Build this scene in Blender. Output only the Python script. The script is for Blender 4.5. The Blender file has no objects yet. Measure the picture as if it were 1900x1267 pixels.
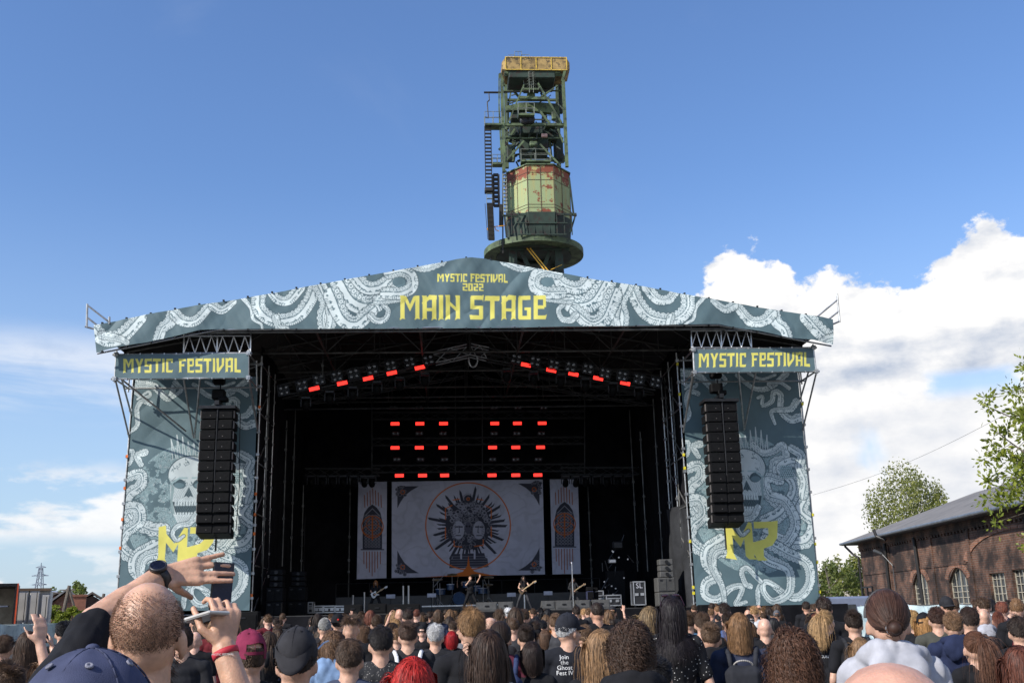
import bpy, bmesh, math, random
import numpy as np
from mathutils import Vector, Matrix
R = random.Random(7)
S = bpy.context.scene
COL = S.collection
# ---------------------------------------------------------------- camera
FPX = 1927.0; TH = .2546; RO = .0238; PS = .0648
CAM = np.array([-.894, 0., 1.75])
_R = np.array([math.cos(PS), -math.sin(PS), 0]); _F = np.array([math.sin(PS)*math.cos(TH), math.cos(PS)*math.cos(TH), math.sin(TH)])
_U = np.array([-math.sin(PS)*math.sin(TH), -math.cos(PS)*math.sin(TH), math.cos(TH)])
CX_ = math.cos(RO)*_R - math.sin(RO)*_U; CY_ = math.sin(RO)*_R + math.cos(RO)*_U
cam = bpy.data.cameras.new('camera'); co = bpy.data.objects.new('camera', cam); COL.objects.link(co)
cam.sensor_width = 36; cam.lens = FPX/1900*36; cam.clip_end = 6000; cam.clip_start = .05
m = Matrix([[CX_[i], CY_[i], -_F[i], CAM[i]] for i in range(3)] + [[0, 0, 0, 1]]); co.matrix_world = m
S.camera = co
def at(px, py, Y):                       # point on the plane at depth Y seen at a photo pixel
    d = CX_*(px-950)/FPX - CY_*(py-633.5)/FPX + _F
    t = Y/d[1]; p = CAM + d*t
    return (float(p[0]), float(Y), float(p[2]))
def pix(P):
    v = np.asarray(P) - CAM; z = v@_F
    return 950+FPX*(v@CX_)/z, 633.5-FPX*(v@CY_)/z
# ---------------------------------------------------------------- light
SUN = Vector((-.69, -.44, .57)).normalized()
sl = bpy.data.lights.new('sun', 'SUN'); so = bpy.data.objects.new('sun', sl); COL.objects.link(so)
sl.energy = 5.0; sl.angle = math.radians(.5); sl.color = (1, .955, .88)
so.rotation_euler = (-SUN).to_track_quat('-Z', 'Y').to_euler()
S.view_settings.view_transform = 'Standard'; S.view_settings.look = 'None'; S.view_settings.exposure = .25; S.view_settings.gamma = 1
# ---------------------------------------------------------------- node helper
class NT:
    def __init__(s, nt): s.nt = nt; s.nt.nodes.clear()
    def n(s, t, inp=None, **kw):
        nd = s.nt.nodes.new(t)
        for k, v in kw.items(): setattr(nd, k, v)
        for k, v in (inp or {}).items():
            sk = nd.inputs[k]
            if isinstance(v, bpy.types.NodeSocket): s.nt.links.new(v, sk)
            else: sk.default_value = v
        return nd
    def m(s, op, a, b=0, c=0, clamp=False):
        nd = s.n('ShaderNodeMath', {0: a, 1: b, 2: c}, operation=op); nd.use_clamp = clamp; return nd.outputs[0]
    def mix(s, f, a, b):
        nd = s.n('ShaderNodeMix', data_type='RGBA')
        for sk, v in ((nd.inputs[0], f), (nd.inputs[6], a), (nd.inputs[7], b)):
            if isinstance(v, bpy.types.NodeSocket): s.nt.links.new(v, sk)
            else: sk.default_value = v if not isinstance(v, tuple) or len(v) == 4 else (*v, 1)
        return nd.outputs[2]
    def noise(s, vec, sc, det=3, rough=.5, out=0, dist=0):
        i = {'Scale': sc, 'Detail': det, 'Roughness': rough, 'Distortion': dist}
        if vec is not None: i['Vector'] = vec
        return s.n('ShaderNodeTexNoise', i).outputs[out]
    def ss(s, x, a, b, lo=0., hi=1.):
        nd = s.n('ShaderNodeMapRange', {0: x, 1: a, 2: b, 3: lo, 4: hi}, interpolation_type='SMOOTHSTEP'); return nd.outputs[0]
def sunangles():
    return math.asin(SUN.z), math.atan2(SUN.x, SUN.y)
# ---------------------------------------------------------------- world: sky with clouds
w = bpy.data.worlds.new('World'); S.world = w; w.use_nodes = True
T = NT(w.node_tree)
el, az = sunangles()
sky = T.n('ShaderNodeTexSky', sky_type='NISHITA', sun_disc=False, sun_elevation=el, sun_rotation=az, air_density=1.25, dust_density=.6, ozone_density=2.2)
tc = T.n('ShaderNodeTexCoord'); D_ = tc.outputs['Generated']
sp = T.n('ShaderNodeSeparateXYZ', {0: D_}); X_, Y_, Z_ = sp.outputs
AZ = T.m('ARCTAN2', X_, Y_); EL = T.m('ARCSINE', Z_)
# flatten the direction so clouds grow towards the zenith and squash at the horizon
zz = T.m('ADD', Z_, .22); cv = T.n('ShaderNodeCombineXYZ', {0: T.m('DIVIDE', X_, zz), 1: T.m('DIVIDE', Y_, zz), 2: T.m('MULTIPLY', EL, 2.2)}).outputs[0]
dd = T.n('ShaderNodeCombineXYZ', {0: T.m('MULTIPLY', AZ, 1.), 1: T.m('MULTIPLY', EL, 1.35), 2: .37}).outputs[0]
def azel(px, py):
    d = CX_*(px-950)/FPX - CY_*(py-633.5)/FPX + _F; d = d/np.linalg.norm(d)
    return math.atan2(d[0], d[1]), math.asin(d[2])
# outline of the cumulus bank on the right
top = [(1180, 620), (1262, 560), (1290, 505), (1340, 478), (1400, 458), (1440, 455), (1475, 492), (1530, 505), (1610, 498), (1690, 480), (1740, 440), (1810, 414), (1870, 422), (1960, 430), (2300, 380), (2900, 300)]
rc = T.n('ShaderNodeFloatCurve'); cu = rc.mapping.curves[0]
A0, A1, E0, E1 = -.6, 1.4, 0., 1.0
pts = [azel(*q) for q in top]
cp = [((a-A0)/(A1-A0), (e-E0)/(E1-E0)) for a, e in pts]
cu.points[0].location = (0, .02); cu.points[1].location = (1, .42)
for q in [(cp[0][0]-.02, .03)] + cp:
    cu.points.new(*q)
for p_ in cu.points: p_.handle_type = 'AUTO_CLAMPED'
rc.mapping.update()
T.nt.links.new(T.ss(AZ, A0, A1), rc.inputs['Value']); rc.inputs['Factor'].default_value = 1
mr = T.n('ShaderNodeMapRange', {0: AZ, 1: A0, 2: A1, 3: 0., 4: 1.}); T.nt.links.new(mr.outputs[0], rc.inputs['Value'])
topc = rc.outputs[0]
n1 = T.noise(dd, 9., 9, .56); n2 = T.noise(dd, 38., 6, .6)
edge = T.m('ADD', T.m('MULTIPLY', T.m('SUBTRACT', n1, .5), .13), T.m('MULTIPLY', T.m('SUBTRACT', n2, .5), .05))
sdf = T.m('ADD', T.m('SUBTRACT', topc, EL), edge)
bank = T.ss(sdf, -.001, .008)
def band(y0, y1, y2, y3, x=120):
    e = [azel(x, y)[1] for y in (y0, y1, y2, y3)]; return T.m('MULTIPLY', T.ss(EL, e[3], e[2]), T.ss(EL, e[0], e[1]))
holes = T.ss(T.noise(dd, 4.6, 5, .55, dist=.5), .54, .64)
gapz = T.m('MAXIMUM', T.m('MULTIPLY', T.ss(sdf, .07, .13), T.m('MULTIPLY', holes, .7)), T.m('MULTIPLY', T.m('MULTIPLY', band(680, 705, 715, 750, 1750), T.ss(n1, .56, .44)), .85))
bank = T.m('MULTIPLY', bank, T.m('SUBTRACT', 1., gapz))
# thin clouds on the left and along the horizon
low = T.ss(EL, .34, .10)
wn = T.noise(T.n('ShaderNodeMapping', {0: dd, 3: (1., 2.6, 1.), 2: (0, 0, -.45)}).outputs[0], 3.2, 8, .62, dist=.4)
leftm = T.ss(AZ, .12, -.12)
wisp = T.m('MULTIPLY', T.m('MULTIPLY', T.ss(wn, .42, .62), band(585, 680, 730, 800)), T.m('MULTIPLY', leftm, .62))
cn = T.noise(T.n('ShaderNodeMapping', {0: dd, 3: (1., 2.0, 1.), 1: (2.1, .3, 0)}).outputs[0], 9., 8, .58)
cum = T.m('MAXIMUM', T.m('MULTIPLY', T.m('MULTIPLY', T.ss(cn, .43, .56), band(840, 900, 980, 1020)), .85), T.m('MULTIPLY', T.m('MULTIPLY', T.ss(cn, .52, .62), band(1000, 1030, 1080, 1120)), .5))
leftc = T.m('MAXIMUM', wisp, cum)
hi = T.m('MULTIPLY', T.ss(T.noise(dd, 2.2, 7, .6, dist=.6), .62, .82), .05)
# restrict the soft clouds to outside the deep blue
dens = T.m('MAXIMUM', bank, T.m('MAXIMUM', leftc, hi))
# cloud tone: lit tops, grey folds
sh1 = T.noise(T.n('ShaderNodeMapping', {0: dd, 3: (1., 1.35, 1.)}).outputs[0], 6.5, 9, .56)
sh2 = T.noise(T.n('ShaderNodeMapping', {0: dd, 3: (1., 1.35, 1.), 1: (.018, -.022, 0)}).outputs[0], 6.5, 9, .56)
rel = T.m('MULTIPLY', T.m('SUBTRACT', sh1, sh2), 4.6)
broad = T.ss(T.noise(dd, 4.4, 6, .6), .40, .62)
base_ = T.m('MULTIPLY', band(540, 660, 690, 725, 1750), T.ss(sdf, .05, .12)); lowz = band(700, 760, 1300, 1400, 1750)
tone = T.m('ADD', T.m('SUBTRACT', T.m('ADD', 1.0, T.m('MULTIPLY', rel, T.m('SUBTRACT', 1., T.m('MULTIPLY', lowz, .5)))), T.m('ADD', T.m('MULTIPLY', broad, .16), T.m('ADD', T.m('MULTIPLY', base_, .42), T.m('MULTIPLY', lowz, .18)))), T.ss(sdf, .10, .0, 0., .12), clamp=True)
cc = T.mix(tone, (.46, .53, .66), (1.0, .985, .97))
ccs = T.n('ShaderNodeVectorMath', {0: cc, 3: 8.8}, operation='SCALE').outputs[0]
skc = T.n('ShaderNodeVectorMath', {0: sky.outputs[0], 1: (.92, 1.12, 1.49)}, operation='MULTIPLY').outputs[0]
hz = T.mix(T.ss(EL, .42, .0, 0., .6), skc, (4.6, 5.9, 7.6))
out = T.mix(dens, hz, ccs)
bg = T.n('ShaderNodeBackground', {0: out, 1: .102})
T.n('ShaderNodeOutputWorld', {0: bg.outputs[0]})
# ---------------------------------------------------------------- materials
MATS = {}
def mat(name, color=(.5, .5, .5), rough=.6, metal=0., var=.25, scale=3., bump=0., bscale=40., spec=.5, emit=None, es=1., obj=False, coat=0., col2=None):
    if name in MATS: return MATS[name]
    mt = bpy.data.materials.new(name); mt.use_nodes = True; t = NT(mt.node_tree)
    tc = t.n('ShaderNodeTexCoord').outputs['Object']
    if obj: base = t.n('ShaderNodeObjectInfo').outputs['Color']
    else: base = None
    nz = t.noise(tc, scale, 5, .6)
    f = t.ss(nz, .3, .7, 1-var, 1+var*.6)
    if base is None:
        rgb = t.n('ShaderNodeRGB'); rgb.outputs[0].default_value = (*color, 1); base = rgb.outputs[0]
    if col2: base = t.mix(t.ss(t.noise(tc, scale*2.3, 6, .65), .5, .62), base, col2)
    c = t.n('ShaderNodeVectorMath', {0: base, 3: f}, operation='SCALE').outputs[0]
    i = {'Base Color': c, 'Roughness': rough, 'Metallic': metal, 'Specular IOR Level': spec, 'Coat Weight': coat}
    if emit: i['Emission Color'] = (*emit, 1); i['Emission Strength'] = es
    if bump:
        b = t.n('ShaderNodeBump', {'Height': t.noise(tc, bscale, 4, .6), 'Strength': bump, 'Distance': .01}); i['Normal'] = b.outputs[0]
    p = t.n('ShaderNodeBsdfPrincipled', i)
    t.n('ShaderNodeOutputMaterial', {0: p.outputs[0]})
    MATS[name] = mt; return mt
def mat_attr(name, rough=.7, bump=.15, weave=260., trans=0.):
    if name in MATS: return MATS[name]
    mt = bpy.data.materials.new(name); mt.use_nodes = True; t = NT(mt.node_tree)
    a = t.n('ShaderNodeAttribute', attribute_name='paint').outputs['Color']
    tc = t.n('ShaderNodeTexCoord').outputs['Object']
    f = t.ss(t.noise(tc, .8, 5, .6), .3, .7, .88, 1.08)
    c = t.n('ShaderNodeVectorMath', {0: a, 3: f}, operation='SCALE').outputs[0]
    b = t.n('ShaderNodeBump', {'Height': t.noise(tc, weave, 2, .5), 'Strength': bump, 'Distance': .004})
    p = t.n('ShaderNodeBsdfPrincipled', {'Base Color': c, 'Roughness': rough, 'Normal': b.outputs[0], 'Specular IOR Level': .35})
    t.n('ShaderNodeOutputMaterial', {0: p.outputs[0]})
    MATS[name] = mt; return mt
# ---------------------------------------------------------------- mesh builder
def orth(d):
    d = Vector(d).normalized(); a = Vector((0, 0, 1)) if abs(d.z) < .9 else Vector((1, 0, 0))
    u = d.cross(a).normalized(); return u, d.cross(u).normalized()
_uvs = {}
def sphere_t(nu, nv):
    k = (nu, nv)
    if k not in _uvs:
        v = [(0, 0, 1)]; f = []
        for j in range(1, nv):
            ph = math.pi*j/nv
            for i in range(nu): v.append((math.sin(ph)*math.cos(2*math.pi*i/nu), math.sin(ph)*math.sin(2*math.pi*i/nu), math.cos(ph)))
        v.append((0, 0, -1))
        for i in range(nu): f.append((0, 1+i, 1+(i+1) % nu))
        for j in range(nv-2):
            for i in range(nu):
                a = 1+j*nu+i; b = 1+j*nu+(i+1) % nu; f.append((a, a+nu, b+nu, b))
        l = len(v)-1; o = 1+(nv-2)*nu
        for i in range(nu): f.append((l, o+(i+1) % nu, o+i))
        _uvs[k] = (np.array(v, float), f)
    return _uvs[k]
class MB:
    def __init__(s): s.v = []; s.f = []
    def add(s, v, f):
        o = len(s.v); s.v.extend([tuple(map(float, q)) for q in v]); s.f.extend([tuple(o+i for i in q) for q in f]); return s
    def box(s, c, d, rz=0, M=None):
        x, y, z = d[0]/2, d[1]/2, d[2]/2; vs = [(i*x, j*y, k*z) for k in (-1, 1) for j in (-1, 1) for i in (-1, 1)]
        if M is None: M = Matrix.Rotation(rz, 3, 'Z')
        vs = [M@Vector(q)+Vector(c) for q in vs]
        return s.add(vs, [(0, 2, 3, 1), (4, 5, 7, 6), (0, 1, 5, 4), (2, 6, 7, 3), (0, 4, 6, 2), (1, 3, 7, 5)])
    def cbox(s, c, d, b, rz=0, M=None):    # chamfered box
        x, y, z = d[0]/2, d[1]/2, d[2]/2; b = min(b, x*.9, y*.9, z*.9)
        if M is None: M = Matrix.Rotation(rz, 3, 'Z')
        pr = []
        for zz, k in ((-z, b), (-z+b, 0), (z-b, 0), (z, b)):
            xx, yy = x-k, y-k
            for q in ((-xx, -yy+b*(k == 0)), (-xx+b*(k == 0), -yy), (xx-b*(k == 0), -yy), (xx, -yy+b*(k == 0)), (xx, yy-b*(k == 0)), (xx-b*(k == 0), yy), (-xx+b*(k == 0), yy), (-xx, yy-b*(k == 0))):
                pr.append(M@Vector((q[0], q[1], zz))+Vector(c))
        f = [tuple(reversed(range(8))), tuple(range(24, 32))]
        for j in range(3):
            for i in range(8): f.append((j*8+i, j*8+(i+1) % 8, j*8+8+(i+1) % 8, j*8+8+i))
        return s.add(pr, f)
    def tube(s, a, b, r, r2=None, n=6, cap=True):
        a = Vector(a); b = Vector(b); r2 = r if r2 is None else r2
        if (b-a).length < 1e-6: return s
        u, w_ = orth(b-a); vs = []
        for p, rr in ((a, r), (b, r2)):
            for i in range(n):
                t = 2*math.pi*i/n; vs.append(p+u*rr*math.cos(t)+w_*rr*math.sin(t))
        f = [(i, (i+1) % n, n+(i+1) % n, n+i) for i in range(n)]
        if cap: f += [tuple(reversed(range(n))), tuple(range(n, 2*n))]
        return s.add(vs, f)
    def path(s, P, r, n=6):
        for a, b in zip(P[:-1], P[1:]): s.tube(a, b, r if not isinstance(r, (list, tuple)) else r[0], None, n)
        return s
    def bar(s, a, b, w_, h, up=(0, 0, 1)):   # rectangular beam between two points
        a = Vector(a); b = Vector(b); d = (b-a); L = d.length
        if L < 1e-6: return s
        d.normalize(); up = Vector(up)
        if abs(d.dot(up)) > .98: up = Vector((0, 1, 0))
        x = d.cross(up).normalized(); z = x.cross(d)
        M = Matrix((x, d, z)).transposed(); return s.box((a+b)/2, (w_, L, h), M=M)
    def ell(s, c, r, nu=12, nv=8, M=None):
        v, f = sphere_t(nu, nv); v = v*np.array(r)
        if M is not None: v = v@np.array(M).T
        return s.add(v+np.array(c), f)
    def cap(s, a, b, ra, rb, nu=12, nv=8):
        a = np.array(a, float); b = np.array(b, float); d = Vector(b-a)
        if d.length < 1e-6: d = Vector((0, 0, 1e-4))
        u, w_ = orth(d); z = d.normalized(); M = np.array([u, w_, z])
        v, f = sphere_t(nu, nv); top = v[:, 2] >= -1e-9
        q = np.where(top[:, None], b+(v*rb)@M, a+(v*ra)@M); return s.add(q, f)
    def lathe(s, prof, c=(0, 0, 0), n=20, M=None, caps=True):
        vs = []
        for r_, z in prof:
            for i in range(n):
                t = 2*math.pi*i/n; q = Vector((r_*math.cos(t), r_*math.sin(t), z))
                if M is not None: q = M@q
                vs.append(q+Vector(c))
        f = []
        for j in range(len(prof)-1):
            for i in range(n): f.append((j*n+i, j*n+(i+1) % n, j*n+n+(i+1) % n, j*n+n+i))
        cl = prof[0] == prof[-1] or not caps
        if prof[0][0] > 1e-4 and not cl: f.append(tuple(reversed(range(n))))
        if prof[-1][0] > 1e-4 and not cl: f.append(tuple(range((len(prof)-1)*n, len(prof)*n)))
        return s.add(vs, f)
    def prism(s, poly, dvec):   # polygon (3D points) extruded by a vector
        n = len(poly); a = [Vector(p) for p in poly]; b = [p+Vector(dvec) for p in a]
        f = [tuple(reversed(range(n))), tuple(range(n, 2*n))]+[(i, (i+1) % n, n+(i+1) % n, n+i) for i in range(n)]
        return s.add(a+b, f)
    def quad(s, *p): return s.add(p, [tuple(range(len(p)))])
    def mesh(s, name, mt=None, smooth=False):
        me = bpy.data.meshes.new(name); me.from_pydata(s.v, [], s.f)
        if mt: me.materials.append(mt)
        if smooth: me.shade_smooth()
        me.update(); return me
    def build(s, name, mt=None, parent=None, smooth=False, loc=None, color=None):
        o = bpy.data.objects.new(name, s.mesh(name, mt, smooth)); COL.objects.link(o)
        if parent is not None: o.parent = parent
        if loc: o.location = loc
        if color: o.color = (*color, 1)
        return o
def fixn(o):
    bm = bmesh.new(); bm.from_mesh(o.data); bmesh.ops.recalc_face_normals(bm, faces=bm.faces); bm.to_mesh(o.data); bm.free(); return o
def tag(o, label=None, cat=None, group=None, kind=None):
    if label: o['label'] = label
    if cat: o['category'] = cat
    if group: o['group'] = group
    if kind: o['kind'] = kind
    return o
def empty(name, loc=(0, 0, 0), rz=0):
    o = bpy.data.objects.new(name, None); COL.objects.link(o); o.location = loc; o.rotation_euler[2] = rz; o.empty_display_size = .1; return o
def kids(o): return [c for c in COL.objects if c.parent == o]
def copy_tree(o, parent=None, ch=None):
    c = o.copy(); COL.objects.link(c)
    if parent is not None: c.parent = parent
    for k in list(o.children): copy_tree(k, c)
    return c
ORD = ['first', 'second', 'third', 'fourth', 'fifth', 'sixth', 'seventh', 'eighth', 'ninth', 'tenth', 'eleventh', 'twelfth', 'thirteenth', 'fourteenth', 'fifteenth', 'sixteenth', 'seventeenth', 'eighteenth', 'nineteenth', 'twentieth']
_ng = np.random.default_rng(5).random((64, 64, 8))
def vn2(x, y, k=0):
    x = np.asarray(x, float); y = np.asarray(y, float); xi = np.floor(x).astype(int); yi = np.floor(y).astype(int); fx = x-xi; fy = y-yi
    fx = fx*fx*(3-2*fx); fy = fy*fy*(3-2*fy); g = _ng[:, :, k]
    a = g[xi % 64, yi % 64]; b = g[(xi+1) % 64, yi % 64]; c = g[xi % 64, (yi+1) % 64]; d = g[(xi+1) % 64, (yi+1) % 64]
    return a*(1-fx)*(1-fy)+b*fx*(1-fy)+c*(1-fx)*fy+d*fx*fy
def fb2(x, y, o=4, k=0):
    r = 0; am = .5
    for i in range(o): r = r+am*vn2(x*2**i+i*7.3, y*2**i+i*3.1, (k+i) % 8); am *= .5
    return r
def vn3(p, k=0):
    return (vn2(p[:, 0]+p[:, 2]*.37, p[:, 1]+p[:, 2]*1.31, k)+vn2(p[:, 1]*1.1+9, p[:, 2]+p[:, 0]*.3, (k+1) % 8)+vn2(p[:, 2]+4, p[:, 0]*1.2+p[:, 1]*.4, (k+2) % 8))/3
# ================================================================ painting cloth (vertex colours drawn by code)
def at_v(px, py, Y):
    px = np.asarray(px, float)[..., None]; py = np.asarray(py, float)[..., None]
    d = CX_*(px-950)/FPX - CY_*(py-633.5)/FPX + _F; t = np.asarray(Y)[..., None]/d[..., 1:2] if np.ndim(Y) else Y/d[..., 1:2]
    return CAM + d*t
BG = np.array([.088, .140, .156]); WH = np.array([.60, .67, .66]); YE = np.array([.68, .62, .13]); GR = np.array([.20, .27, .27]); DK = np.array([.035, .06, .07])
class Cv:
    def __init__(s, x0, y0, x1, y1, ss=2., bg=BG):
        s.x0, s.y0, s.ss = x0, y0, ss; s.W = int((x1-x0)*ss)+1; s.H = int((y1-y0)*ss)+1
        s.im = np.zeros((s.H, s.W, 3))+bg
    def win(s, xa, ya, xb, yb):
        a = max(0, int((xa-s.x0)*s.ss)); b = min(s.W, int((xb-s.x0)*s.ss)+2); c = max(0, int((ya-s.y0)*s.ss)); d = min(s.H, int((yb-s.y0)*s.ss)+2)
        if a >= b or c >= d: return None
        X, Y = np.meshgrid(np.arange(a, b)/s.ss+s.x0, np.arange(c, d)/s.ss+s.y0); return slice(c, d), slice(a, b), X, Y
    def blend(s, sl, m, c):
        v = s.im[sl[0], sl[1]]; s.im[sl[0], sl[1]] = v*(1-m[..., None])+m[..., None]*np.asarray(c)
    def poly(s, P, c, al=1.):
        P = np.asarray(P, float); w_ = s.win(P[:, 0].min(), P[:, 1].min(), P[:, 0].max(), P[:, 1].max())
        if not w_: return
        X, Y = w_[2:]; ins = np.zeros(X.shape, bool); n = len(P)
        for i in range(n):
            (xa, ya), (xb, yb) = P[i], P[(i+1) % n]
            if ya == yb: continue
            ins ^= ((ya > Y) != (yb > Y)) & (X < (xb-xa)*(Y-ya)/(yb-ya)+xa)
        s.blend(w_, ins*al, c)
    def ell(s, cx, cy, rx, ry, c, al=1., rot=0, ring=0):
        r = max(rx, ry)+ring+1; w_ = s.win(cx-r, cy-r, cx+r, cy+r)
        if not w_: return
        X, Y = w_[2]-cx, w_[3]-cy; u = X*math.cos(rot)+Y*math.sin(rot); v = -X*math.sin(rot)+Y*math.cos(rot)
        d = np.hypot(u/rx, v/ry)
        if ring: m = np.clip((ring-np.abs(d-1)*min(rx, ry))*s.ss+.5, 0, 1)
        else: m = np.clip((1-d)*min(rx, ry)*s.ss+.5, 0, 1)
        s.blend(w_, m*al, c)
    def line(s, P, r, c, al=1.):
        P = np.asarray(P, float)
        for a, b in zip(P[:-1], P[1:]):
            w_ = s.win(min(a[0], b[0])-r-1, min(a[1], b[1])-r-1, max(a[0], b[0])+r+1, max(a[1], b[1])+r+1)
            if not w_: continue
            X, Y = w_[2:]; d = b-a; t = np.clip(((X-a[0])*d[0]+(Y-a[1])*d[1])/(d@d+1e-9), 0, 1)
            s.blend(w_, np.clip((r-np.hypot(X-a[0]-t*d[0], Y-a[1]-t*d[1]))*s.ss+.5, 0, 1)*al, c)
    def sample(s, px, py):
        x = np.clip((px-s.x0)*s.ss, 0, s.W-1.001); y = np.clip((py-s.y0)*s.ss, 0, s.H-1.001); xi = x.astype(int); yi = y.astype(int)
        fx = (x-xi)[..., None]; fy = (y-yi)[..., None]; I = s.im
        return I[yi, xi]*(1-fx)*(1-fy)+I[yi, xi+1]*fx*(1-fy)+I[yi+1, xi]*(1-fx)*fy+I[yi+1, xi+1]*fx*fy
def spline(P, n=14):
    P = [np.array(p, float) for p in P]; P = [2*P[0]-P[1]]+P+[2*P[-1]-P[-2]]; o = []
    for i in range(1, len(P)-2):
        for k in range(n):
            t = k/n; a, b, c, d = P[i-1:i+3]; o.append(.5*((2*b)+(-a+c)*t+(2*a-5*b+4*c-d)*t*t+(-a+3*b-3*c+d)*t**3))
    o.append(P[-2]); return np.array(o)
def tent(cv, pts, r0, r1, side=1, tone=1., seed=0, suck=True):
    P = spline(pts); seg = np.hypot(*np.diff(P, axis=0).T); L = np.r_[0, np.cumsum(seg)]; Tn = np.gradient(P, axis=0); Tn /= np.hypot(*Tn.T)[:, None]+1e-9
    rr = r0+(r1-r0)*(L/L[-1])
    rm = max(r0, r1)*1.25+2; w_ = cv.win(P[:, 0].min()-rm, P[:, 1].min()-rm, P[:, 0].max()+rm, P[:, 1].max()+rm)
    if not w_: return
    X, Y = w_[2:]; H, W = X.shape; best = np.full((H, W), 9.); S_ = np.zeros((H, W)); U_ = np.zeros((H, W)); RR = np.ones((H, W)); ss = cv.ss
    # densify
    N = int(L[-1]/(max(1., min(r0, r1)*.3)))+2; l = np.linspace(0, L[-1], N)
    px = np.interp(l, L, P[:, 0]); py = np.interp(l, L, P[:, 1]); tx = np.interp(l, L, Tn[:, 0]); ty = np.interp(l, L, Tn[:, 1]); rl = np.interp(l, L, rr)
    x0, y0 = X[0, 0], Y[0, 0]
    for i in range(N):
        r = rl[i]*1.2+1; a = max(0, int((px[i]-r-x0)*ss)); b = min(W, int((px[i]+r-x0)*ss)+2); c = max(0, int((py[i]-r-y0)*ss)); d = min(H, int((py[i]+r-y0)*ss)+2)
        if a >= b or c >= d: continue
        dx = X[c:d, a:b]-px[i]; dy = Y[c:d, a:b]-py[i]; q = np.hypot(dx, dy)/rl[i]; m = q < best[c:d, a:b]
        best[c:d, a:b][m] = q[m]; S_[c:d, a:b][m] = (l[i]+dx*tx[i]+dy*ty[i])[m]; U_[c:d, a:b][m] = ((dx*-ty[i]+dy*tx[i])/rl[i])[m]; RR[c:d, a:b][m] = rl[i]
    v = U_*side; edge = 1+.07*np.sin(S_/RR*7)*(v > 0)
    ins = np.clip((edge-best)*RR*ss+.5, 0, 1); nz = fb2(S_*.22+seed, U_*2.2+seed*3, 3, seed % 8)
    col = np.zeros((H, W, 3))+WH*tone
    dark = BG*1.15
    lin = (np.sin(U_*8.5+nz*7) > .72) & (nz > .40) & (RR > 2.2)
    cross = (v < -.45) & (np.sin(S_*1.9+U_*3) > .35) & (nz > .42) & (RR > 2.2)
    col[lin | cross] = dark
    if suck:
        p = RR*.62; k = np.floor(S_/p); fr = (S_/p-k-.5)*.62; dd_ = np.hypot(fr, (v-.62)*.9)
        zone = (v > .22) & (v < 1.05); col[zone & (dd_ < .34)] = WH*tone
        col[zone & (dd_ > .24) & (dd_ < .31)] = dark; col[zone & (dd_ < .08)] = dark
        col[(np.abs(v-.18) < .05+.04*nz) & (RR > 3)] = dark
    out = np.clip((edge*1.0+1.3/RR-best)*RR*ss+.5, 0, 1)
    cv.blend(w_, out*.9, DK*1.4); cv.blend(w_, ins, col)
def rc_(x0, y0, x1, y1): return [(x0, y0), (x1, y0), (x1, y1), (x0, y1)]
def st_(x, w=.18): return [(x-.035, -.02), (x, .12), (x, .92), (x-.03, 1.0), (x+w, 1.0), (x+w, .1), (x+w+.02, .02), (x+w*.5, .05)]
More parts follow.
